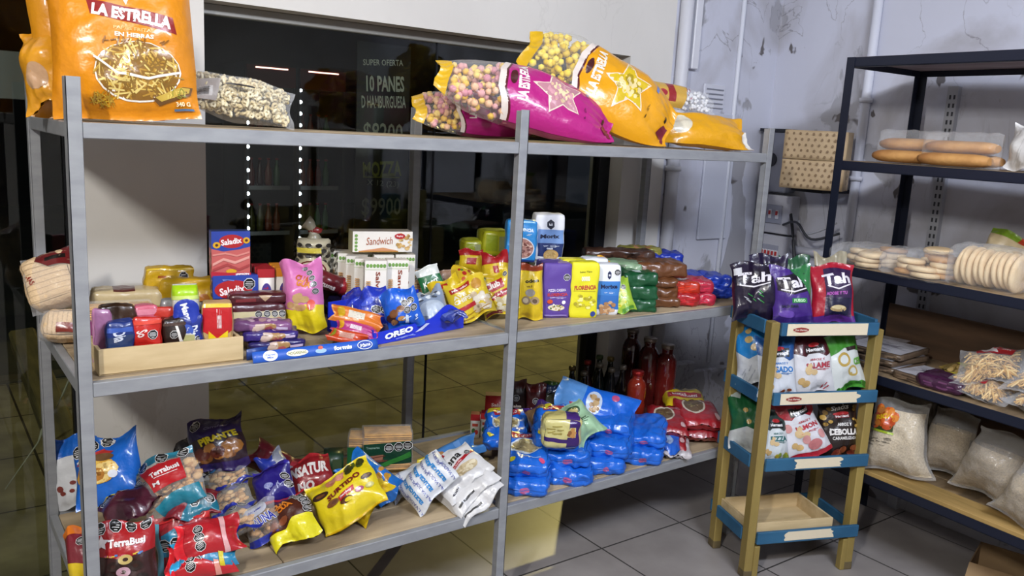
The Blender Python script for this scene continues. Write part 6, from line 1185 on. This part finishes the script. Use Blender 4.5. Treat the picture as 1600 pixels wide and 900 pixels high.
# ================================================================== GOODS ON THE DISPLAY STAND
def LP_(u, v, z):
    a = R(LA); return (LX+u*math.cos(a)-v*math.sin(a), LY+u*math.sin(a)+v*math.cos(a), z)
def lb(name, label, u, v, ti, w, h, t, daz, c, ops, back=.06, **kw):
    z = LZ[ti]-.036; return bag(name, label, 'snack bag', LP_(u, v, z), LP_(u+kw.pop('du', 0), v+back, z+h), w, t, LA+daz, kw.pop('el', 6), c, ops, z, **kw)
def tak(c2): return [('r', 0, .0, 1, .16, c2), ('p', [(.08, .78), (.6, .92), (.94, .86), (.9, .58), (.5, .52), (.1, .60)], '#1c1428'), ('t', 'Tah', .50, .73, .72, .20, '#f2eef6', 6, .035), ('p', [(.18, .60), (.5, .555), (.86, .62), (.86, .64), (.5, .58), (.18, .62)], '#f2eef6')]
lb('chip_bag', 'purple chip bag with green triangle and white name, middle of the top tier', .125, .06, 0, .155, .212, .07, -18, '#4a2e86', tak('#33206a')+[('p', [(.5, 1), (1, 1), (1, .45)], '#2f7a44'), ('r', .45, .38, .85, .46, '#2f8a4a'), ('t', 'FUEGO', .65, .42, .3, .05, '#c8f0c8', 0, .04), ('t', 'SALSA BRAVA', .40, .33, .4, .05, '#1d2a3a', 0, .03), ('e', .3, .2, .2, .06, '#6a4aaa')], wr=1.5)
lb('chip_bag', 'nearly black chip bag with white barcode corner, left on the top tier', .015, .13, 0, .18, .205, .075, -34, '#1f1530', tak('#1a1228')+[('r', .04, .78, .22, .90, '#d8d8dc'), ('l', .3, .3, .7, .5, 10, .12, .02, ['#c0c4cc', '#3a9a4a'], 4, -40)], wr=1.8)
lb('chip_bag', 'dark chip bag with white name behind the two left chip bags', .10, .17, 0, .15, .235, .06, -18, '#22183a', tak('#1a1228'), wr=1.5)
lb('chip_bag', 'green sided chip bag between the purple and the red one', .20, .15, 0, .12, .235, .05, -12, '#2a5a3c', [('t', 'Ta', .6, .70, .5, .16, '#eef2f0', 0, .06), ('e', .3, .6, .15, .06, '#8a3a3a'), ('r', .5, 0, 1, .5, '#241a3c')], wr=1.5)
lb('chip_bag', 'red and violet chip bag with white name and pale chips, right of the top tier', .290, .05, 0, .165, .215, .075, -22, '#b01f34', [('r', .0, 0, 1, .14, '#5a2e86'), ('p', [(.28, .12), (.92, .12), (.94, .9), (.30, .92)], '#33204a'), ('t', 'Tah', .58, .74, .66, .18, '#f2eef6', 4, .035), ('p', [(.34, .62), (.6, .56), (.92, .64), (.92, .66), (.6, .585), (.34, .64)], '#f2eef6'), ('t', 'ADOBE Y TU', .55, .50, .5, .055, '#c060c0', 2, .04), ('p', [(.3, .42), (.92, .42), (.84, .14), (.4, .14)], '#1a1a3a'), ('e', .6, .24, .2, .06, '#b8a070'), ('e', .6, .26, .17, .035, '#e0cfa0')], wr=1.4)
lb('chip_bag', 'crumpled cream topped chip bag at the back right of the top tier', .37, .17, 0, .13, .235, .05, -22, '#a8a088', [('r', 0, 0, 1, .8, '#1f1530'), ('t', 'ah', .5, .6, .4, .14, '#eef2f0', 0, .05)], wr=2.2)
def her(top, sub, col, extra=None, name_c='#1a1a1c'):
    return [('p', [(0, .70), (.3, .62), (.5, .72), (.8, .60), (1, .66), (1, 1), (0, 1)], top), ('p', [(.30, .80), (.80, .80), (.80, .66), (.30, .66)], name_c), ('e', .55, .80, .14, .035, '#b0262c'), ('t', 'Hernani', .55, .725, .44, .06, '#f2f2f4', 0, .04), ('t', 'ARROZ Y', .58, .56, .36, .035, col, 0, .03), ('t', sub, .58, .46, .60, .10, col, 0, .04), ('l', .3, .38, .86, .40, 5, .2, .010, [col], 3, 0), ('c', .05, .08, .5, .5, 5, .09, ['#d8bc8c', '#c9a66c'], 5)]+(extra or [])
lb('chip_bag', 'white snack bag with blue top and blue flavour name on the second tier', .075, .03, 1, .155, .215, .06, -6, '#d4dae2', her('#1f4f8c', 'ASADO', '#2a7ac4', [('c', .55, .02, .85, .12, 6, .05, ['#6a2a1a', '#8a4424'], 4)]), wr=1.2)
lb('chip_bag', 'white snack bag with maroon top and red flavour name, centre of the second tier', .235, .035, 1, .175, .215, .065, -4, '#dcdce0', her('#4a1620', 'SALAME', '#b03a4a', [('l', .65, .04, .85, .14, 5, .08, .02, ['#c03a4a'], 3, 60)], '#2a1a1a'), wr=1.2, du=-.02)
lb('chip_bag', 'white snack bag with green top and onion rings, right of the second tier', .385, .03, 1, .16, .21, .06, 0, '#d4dad8', [('p', [(0, .62), (.5, .72), (1, .60), (1, 1), (0, 1)], '#3f8a2c'), ('e', .40, .54, .17, .12, '#b89a4a'), ('e', .40, .54, .11, .075, '#d4dad8'), ('e', .58, .32, .13, .10, '#c0a65a'), ('e', .58, .32, .08, .06, '#d4dad8'), ('t', 'CEB', .80, .46, .30, .12, '#6ab04a', -4, .05), ('p', [(0, 0), (1, 0), (1, .08), (.5, .14), (0, .06)], '#3f8a2c'), ('c', .1, .0, .9, .12, 16, .07, ['#4a9a34', '#2f6a24'], 4), ('r', .55, .66, .85, .72, '#2a1a1a')], wr=1.3, du=-.05)
lb('chip_bag', 'sky blue and white snack bag seen side on through the left of the second tier', .055, .16, 1, .14, .22, .06, -40, '#1f86d0', [('p', [(0, 0), (1, 0), (1, .45), (.7, .5), (.4, .42), (0, .55)], '#d8dce0'), ('e', .4, .75, .13, .06, '#d8b878'), ('e', .6, .62, .13, .06, '#d0ae6c'), ('e', .4, .9, .1, .05, '#d8b878'), ('l', .1, .1, .6, .3, 6, .2, .03, ['#b8bcc4'], 3, 60)], wr=1.5)
lb('chip_bag', 'dark maroon snack bag behind the second tier front row', .20, .16, 1, .17, .24, .06, -6, '#32141a', [('c', .1, .3, .9, .9, 6, .09, ['#b09a60', '#8a4a30'], 5)], wr=1.5)
lb('chip_bag', 'brown snack bag with cracker picture behind the maroon topped bag', .32, .16, 1, .14, .23, .05, -6, '#3a1c1a', [('c', .1, .3, .9, .9, 5, .09, ['#a88a58'], 5)], wr=1.5)
lb('chip_bag', 'white snack bag with pizza flavour name on the third tier', .090, .02, 2, .125, .18, .05, 0, '#cfd6da', her('#2f3f3c', 'PIZZA', '#2a6a6a', [('c', .5, .02, .95, .2, 10, .07, ['#b8a83a', '#8a9a3a'], 4)]), wr=1.2)
lb('chip_bag', 'white and red snack bag with ham flavour name leaning in the third tier', .235, .01, 2, .175, .215, .06, -2, '#dcdce2', her('#a01f2c', 'JAMON', '#b8303c', [('e', .15, .52, .09, .07, '#d89a98'), ('e', .45, .28, .09, .07, '#d89a98'), ('e', .85, .3, .09, .07, '#d89a98'), ('e', .62, .18, .16, .08, '#c87a7c'), ('p', [(0, 0), (1, 0), (1, .07), (0, .09)], '#b01f30')]), wr=1.3, du=-.07, back=.09)
lb('chip_bag', 'dark brown snack bag with white caramel onion lettering, right of the third tier', .385, .035, 2, .17, .21, .06, -4, '#241815', [('t', 'Snacks', .50, .88, .5, .08, '#e8e4dc', 0, .02, .3), ('e', .50, .775, .22, .035, '#b0262c'), ('r', .32, .70, .72, .76, '#7a1f24'), ('t', 'Hernani', .52, .73, .36, .04, '#f0f0f0', 0, .03), ('t', 'ARROZ Y', .55, .59, .36, .055, '#e8e4e0', 0, .04), ('t', 'CEBOLLA', .52, .46, .74, .11, '#f0ece8', 0, .05), ('t', 'CARAMELIZADA', .54, .35, .62, .055, '#e8e4e0', 0, .03), ('c', .05, .55, .25, .95, 6, .06, ['#c09a4a', '#8a6a2a'], 4), ('c', .8, .5, .98, .9, 6, .06, ['#c09a4a', '#8a6a2a'], 7), ('c', .3, .02, .9, .2, 6, .10, ['#6a2a1c', '#8a4a2a'], 4), ('r', .16, .40, .20, .52, '#e8e4e0')], wr=1.3)
lb('chip_bag', 'green and white snack bag seen through the left side of the third tier', .055, .15, 2, .15, .22, .06, -38, '#14592e', [('p', [(0, 0), (1, 0), (1, .3), (.5, .42), (0, .32)], '#c8ccc8'), ('e', .5, .7, .07, .04, '#c0a058'), ('e', .55, .5, .07, .04, '#c0a058'), ('r', .1, .88, .35, 1, '#b8c4c0')], wr=1.7)
lb('chip_bag', 'black snack bag in the back row of the third tier', .20, .17, 2, .18, .22, .06, -4, '#1c1416', [('c', .1, .4, .9, .95, 7, .08, ['#8a2a2a', '#a08a50'], 5)], wr=1.5)

# ================================================================== GOODS ON THE NAVY RACK
def RP(u, v, z):
    a = R(RA); return (RX+u*math.cos(a)-v*math.sin(a), RY+u*math.sin(a)+v*math.cos(a), z)
crust = noisy('bread_crust', '#94602e', '#c79557', 7, .7, bst=.25, bscale=60); pale = noisy('pale_bread', '#cfae80', '#e3cba2', 8, .8, bst=.2, bscale=70)
bag_film = clear_film(base=.08)
def subroll(label, u0, u1, v, z, r, mats=(crust, pale)):
    """two long loaves stacked in a clear bag"""
    root = empty('bread_bag'); tag(root, label, 'bread', None); a = Vector(RP(u0, v, 0)); b = Vector(RP(u1, v, 0)); L = (b-a).length
    for k, (dy, zz) in enumerate(((-.5, 0), (.52, 0), (0, 1.0))):
        m = MB(); n = 14; pts = [(-L/2+L*i/n, 0, 0) for i in range(n+1)]
        rr = [r*(.55+.45*min(1, 5*min(i, n-i)/n)**.5) for i in range(n+1)]
        m.tube(pts, rr, mats[0], 14, True, .60); o = m.build('loaf', root); o.location = (0, dy*r*2, r*.62+zz*r*1.15)
    sh = Roll(r*1.9, L*1.12, crimp=.10, seed=int(abs(u0)*100), wr=1.6, flat=.66); f = skin(sh, bag_film, None).build('wrapper', root)
    f.matrix_local = Matrix.Translation((-L*.56, 0, r*1.25)) @ Matrix.Rotation(R(90), 4, 'Y')
    root.matrix_world = Matrix.Translation(((a.x+b.x)/2, (a.y+b.y)/2, z+.004)) @ Matrix.Rotation(math.atan2(b.y-a.y, b.x-a.x), 4, 'Z')
subroll('two long bread rolls in a clear bag, left on the upper rack shelf', .13, .38, .11, RZ[3], .040)
subroll('long bread rolls in a clear bag right of the first ones on the upper shelf', .34, .60, .075, RZ[3], .039)
bag('flour_sack', 'white paper sack cut off by the picture edge on the upper rack shelf', 'sack', RP(.70, .10, RZ[3]), RP(.70, .14, RZ[3]+.15), .17, .10, RA+8, 8, '#d3d0cc', [('l', .1, .2, .9, .8, 8, .3, .01, ['#bdbab6'], 4, 70)], RZ[3], wr=1.6)
def disc_stack(label, u, v, z, R0, groups, seed, th=.020, cols=(pale, crust), wrap=(.15, .10), vertical=False):
    root = empty('flatbread_bag'); tag(root, label, 'bread'); rn = random.Random(seed); top = 0; ext = [0, 0]
    for (dx, dy, n) in groups:
        for i in range(n):
            m = MB(); t = th*rn.uniform(.9, 1.1); rr = R0*rn.uniform(.94, 1.05)
            m.lathe([(.001, t*.05), (rr*.9, 0), (rr, t*.35), (rr*.97, t*.8), (rr*.8, t), (.001, t*.86)], cols[0] if i % 3 else cols[1] if rn.random() < .5 else cols[0], 22)
            o = m.build('flatbread', root)
            if vertical: o.matrix_local = Matrix.Translation((dx+i*th*1.25, dy, R0)) @ Matrix.Rotation(R(90+rn.uniform(-6, 6)), 4, 'Y')
            else: o.matrix_local = Matrix.Translation((dx+rn.uniform(-.012, .012), dy+rn.uniform(-.01, .01), .003+i*th*1.02)) @ Matrix.Rotation(R(rn.uniform(-5, 5)), 4, 'X')
            top = max(top, i*th)
    w_, d_, h_, cx_ = wrap
    skin(Brick(w_, h_, d_, .03, .004, 2.2, seed, n=(22, 14)), bag_film, None).build('wrapper', root).matrix_local = Matrix.Translation((cx_, 0, -.002))
    root.matrix_world = upright(*RP(u, v, z), RA); return root
disc_stack('clear bag of small flat breads at the left end of the middle rack shelf', .15, .12, RZ[2], .052, [(-.05, .0, 3), (.05, .03, 4), (.02, -.06, 3), (-.03, .09, 3)], 3, wrap=(.24, .26, .085, 0))
disc_stack('clear bag of small flat breads in the middle of the third rack shelf', .39, .11, RZ[2], .054, [(-.06, -.02, 3), (.06, .0, 4), (.02, -.06, 2), (-.01, .08, 5)], 8, wrap=(.26, .26, .095, 0))
disc_stack('clear bag of pale round breads stood on edge at the right of the third shelf', .63, .10, RZ[2], .070, [(-.10, 0, 10)], 5, th=.017, cols=(pale, pale), wrap=(.25, .17, .15, 0), vertical=True)
bag('bread_bag', 'bag with green and red header behind the pale round breads', 'bread', RP(.56, .26, RZ[2]), RP(.60, .30, RZ[2]+.15), .20, .07, RA, 10, '#c9b48c', [('r', 0, .86, 1, 1, '#7a9a2a'), ('r', .6, .86, 1, 1, '#c0422a'), ('c', .1, .1, .9, .7, 10, .12, ['#b8985c', '#d8c49a'], 4)], RZ[2], wr=1.3)
# fourth shelf: tart shells with paper labels, noodles
def flatpack(label, u, v, z, w, d, h, daz, paperc='#c9c6cc', edge='#6a5846', print_=True):
    ops = {'T': [('r', .03, .04, .97, .93, paperc)] + ([('l', .14, .55, .86, .85, 14, .22, .012, ['#55525a', '#77747c'], 4, 0), ('l', .14, .2, .86, .5, 16, .2, .008, ['#6a6870'], 6, 0), ('r', .3, .45, .7, .55, '#8a8790')] if print_ else []), 'F': [('l', 0, .1, 1, .9, 12, .3, .02, [tint(edge, 1.3), tint(edge, .7)], 3, 0)], 'L': [('l', 0, .1, 1, .9, 12, .3, .02, [tint(edge, 1.3), tint(edge, .7)], 5, 0)]}
    p = RP(u, v, z); return box('pastry_pack', label, 'packet', p[0], p[1], p[2], w, h, d, RA+daz, edge, ops, film, puff=.002, wr=.5, r=.006, n=(10, 6))
flatpack('pastry disc pack with printed sheet at the bottom of the left flat stack', .23, .05, RZ[1], .24, .26, .022, 6)
flatpack('pastry disc pack with printed sheet in the middle of the left flat stack', .21, .06, RZ[1]+.026, .24, .26, .022, 0)
flatpack('pastry disc pack with printed sheet on top of the left flat stack', .23, .07, RZ[1]+.052, .24, .26, .024, 8)
flatpack('pastry pack with plain printed sheet lying lower right of the flat stack', .44, .03, RZ[1], .17, .20, .030, -3)
flatpack('pastry pack with pale sheet at the back of the flat stack', .12, .24, RZ[1]+.0, .2, .2, .06, 14, '#bdbabf')
lay_rk = lambda label, u, v, z, w, l, t, daz, c, ops, **kw: None
def rbag(label, name, cat, u, v, z, u2, v2, z2, w, t, el, c, ops, content=None, daz=0, rest=None, **kw):
    return bag(name, label, cat, RP(u, v, z), RP(u2, v2, z2), w, t, RA+daz, el, c, ops, rest, content=content, **kw)
_p = RP(.545, .02, RZ[1]); box('bean_bag', 'deep purple bean bag lying in front of the noodle bags', 'packet', _p[0], _p[1], _p[2], .17, .05, .15, RA+6, '#3f1838', {'T': [('e', .6, .8, .3, .08, '#c9b43a')], 'F': [('l', .1, .3, .9, .8, 7, .2, .03, ['#6a3a60'], 3, 0)]}, film, puff=.004, wr=1.8, r=.018, n=(18, 12))
rbag('yellow and brown snack bag behind the deep purple one', 'snack_bag', 'snack bag', .50, .18, RZ[1]+.02, .56, .30, RZ[1]+.05, .16, .05, 55, '#7a6530', [('r', 0, .4, 1, .55, '#c9c22a'), ('c', .1, .1, .9, .4, 12, .08, ['#a88a50', '#c9aa6a'], 3)], rest=RZ[1], wr=1.4)
nd = sticks(330, .06, .0040, ['#cfa55e', '#b98c46', '#dcbc7c'], .04)
lab_ = lambda: {'F': [('p', [(.25, .98), (.85, .98), (.8, .62), (.3, .62)], '#b0262c'), ('p', [(.3, .92), (.55, .88), (.62, .7), (.42, .68)], '#e6dcd8'), ('e', .68, .86, .16, .06, '#c83a3c'), ('t', 'Don', .66, .86, .2, .06, '#f2e6e0', 0, .03)]}
rbag('noodle bag with red and white label on top of the left noodle pile', 'noodle_bag', 'pasta bag', .70, .05, RZ[1]+.075, .63, .22, RZ[1]+.16, .24, .07, 45, bag_film, lab_(), nd, wr=1.0)
rbag('noodle bag under the labelled one at the shelf front', 'noodle_bag', 'pasta bag', .66, .02, RZ[1]+.02, .68, .20, RZ[1]+.06, .26, .07, 45, bag_film, {'F': [('r', .3, .3, .6, .6, '#c0303a')]}, nd, rest=RZ[1], wr=1.0)
rbag('noodle bag with small red sticker, upper right cut by the picture edge', 'noodle_bag', 'pasta bag', .86, .05, RZ[1]+.085, .84, .24, RZ[1]+.16, .24, .075, 45, bag_film, {'F': [('r', .35, .2, .65, .42, '#c0303a'), ('t', 'Fideos', .5, .31, .24, .08, '#f2e6e0', 0, .03)]}, nd, wr=1.0)
rbag('noodle bag at the bottom right of the noodle pile', 'noodle_bag', 'pasta bag', .88, .02, RZ[1]+.02, .90, .20, RZ[1]+.06, .24, .075, 45, bag_film, None, nd, rest=RZ[1], wr=1.0)
# lowest shelf: bulk sacks
sack = clear_film('#f4efe6', .16)
def sackbag(label, u, v, du, w, h, t, fillc, ops=None, daz=0, k=1.25, **kw):
    return rbag(label, 'bulk_bag', 'sack', u, v, RZ[0]+.012, u+du, v+.06, RZ[0]+h, w, t, 8, sack, ops, fill(fillc, kw.pop('fk', .78)), daz, rest=RZ[0]+.012, k=k, wr=1.5, pinch=.12, full=.42, q=3.0, res=(24, 28), top=.72, **kw)
ric = {'F': [('p', [(.02, .58), (.44, .56), (.46, .76), (.06, .80)], '#3a4a22'), ('c', .02, .62, .46, .86, 26, .08, ['#d8622a', '#c04a1c', '#e08a3a'], 5), ('t', 'RICA', .26, .76, .30, .07, '#e8c020', 12, .05), ('p', [(.0, .56), (.46, .52), (.46, .55), (.0, .59)], '#a8c030'), ('l', .05, .40, .42, .48, 10, .12, .008, ['#6a6458'], 4, -3), ('r', .05, .30, .4, .50, '#d8cdb4') if False else ('l', .05, .36, .40, .38, 4, .12, .006, ['#6a6458'], 4, -3)]}
sackbag('clear sack of white grain with orange flower label, front left of the lowest shelf', .41, .05, -.05, .28, .285, .20, '#e3d8c0', ric, daz=26, fk=.92)
sackbag('clear sack of beige grain standing behind the labelled sack', .50, .23, .0, .23, .26, .18, '#b5a586', None, 10)
sackbag('clear sack of brownish grain at the back left of the lowest shelf', .27, .33, .0, .24, .34, .16, '#6f6350', None, 10)
sackbag('wide clear sack of beige grain right of the beige one', .72, .14, .02, .28, .25, .20, '#a69779', None, 4)
sackbag('clear sack of pale grain cut by the right picture edge', .90, .04, .04, .26, .22, .16, '#b8a98a', None, 0)
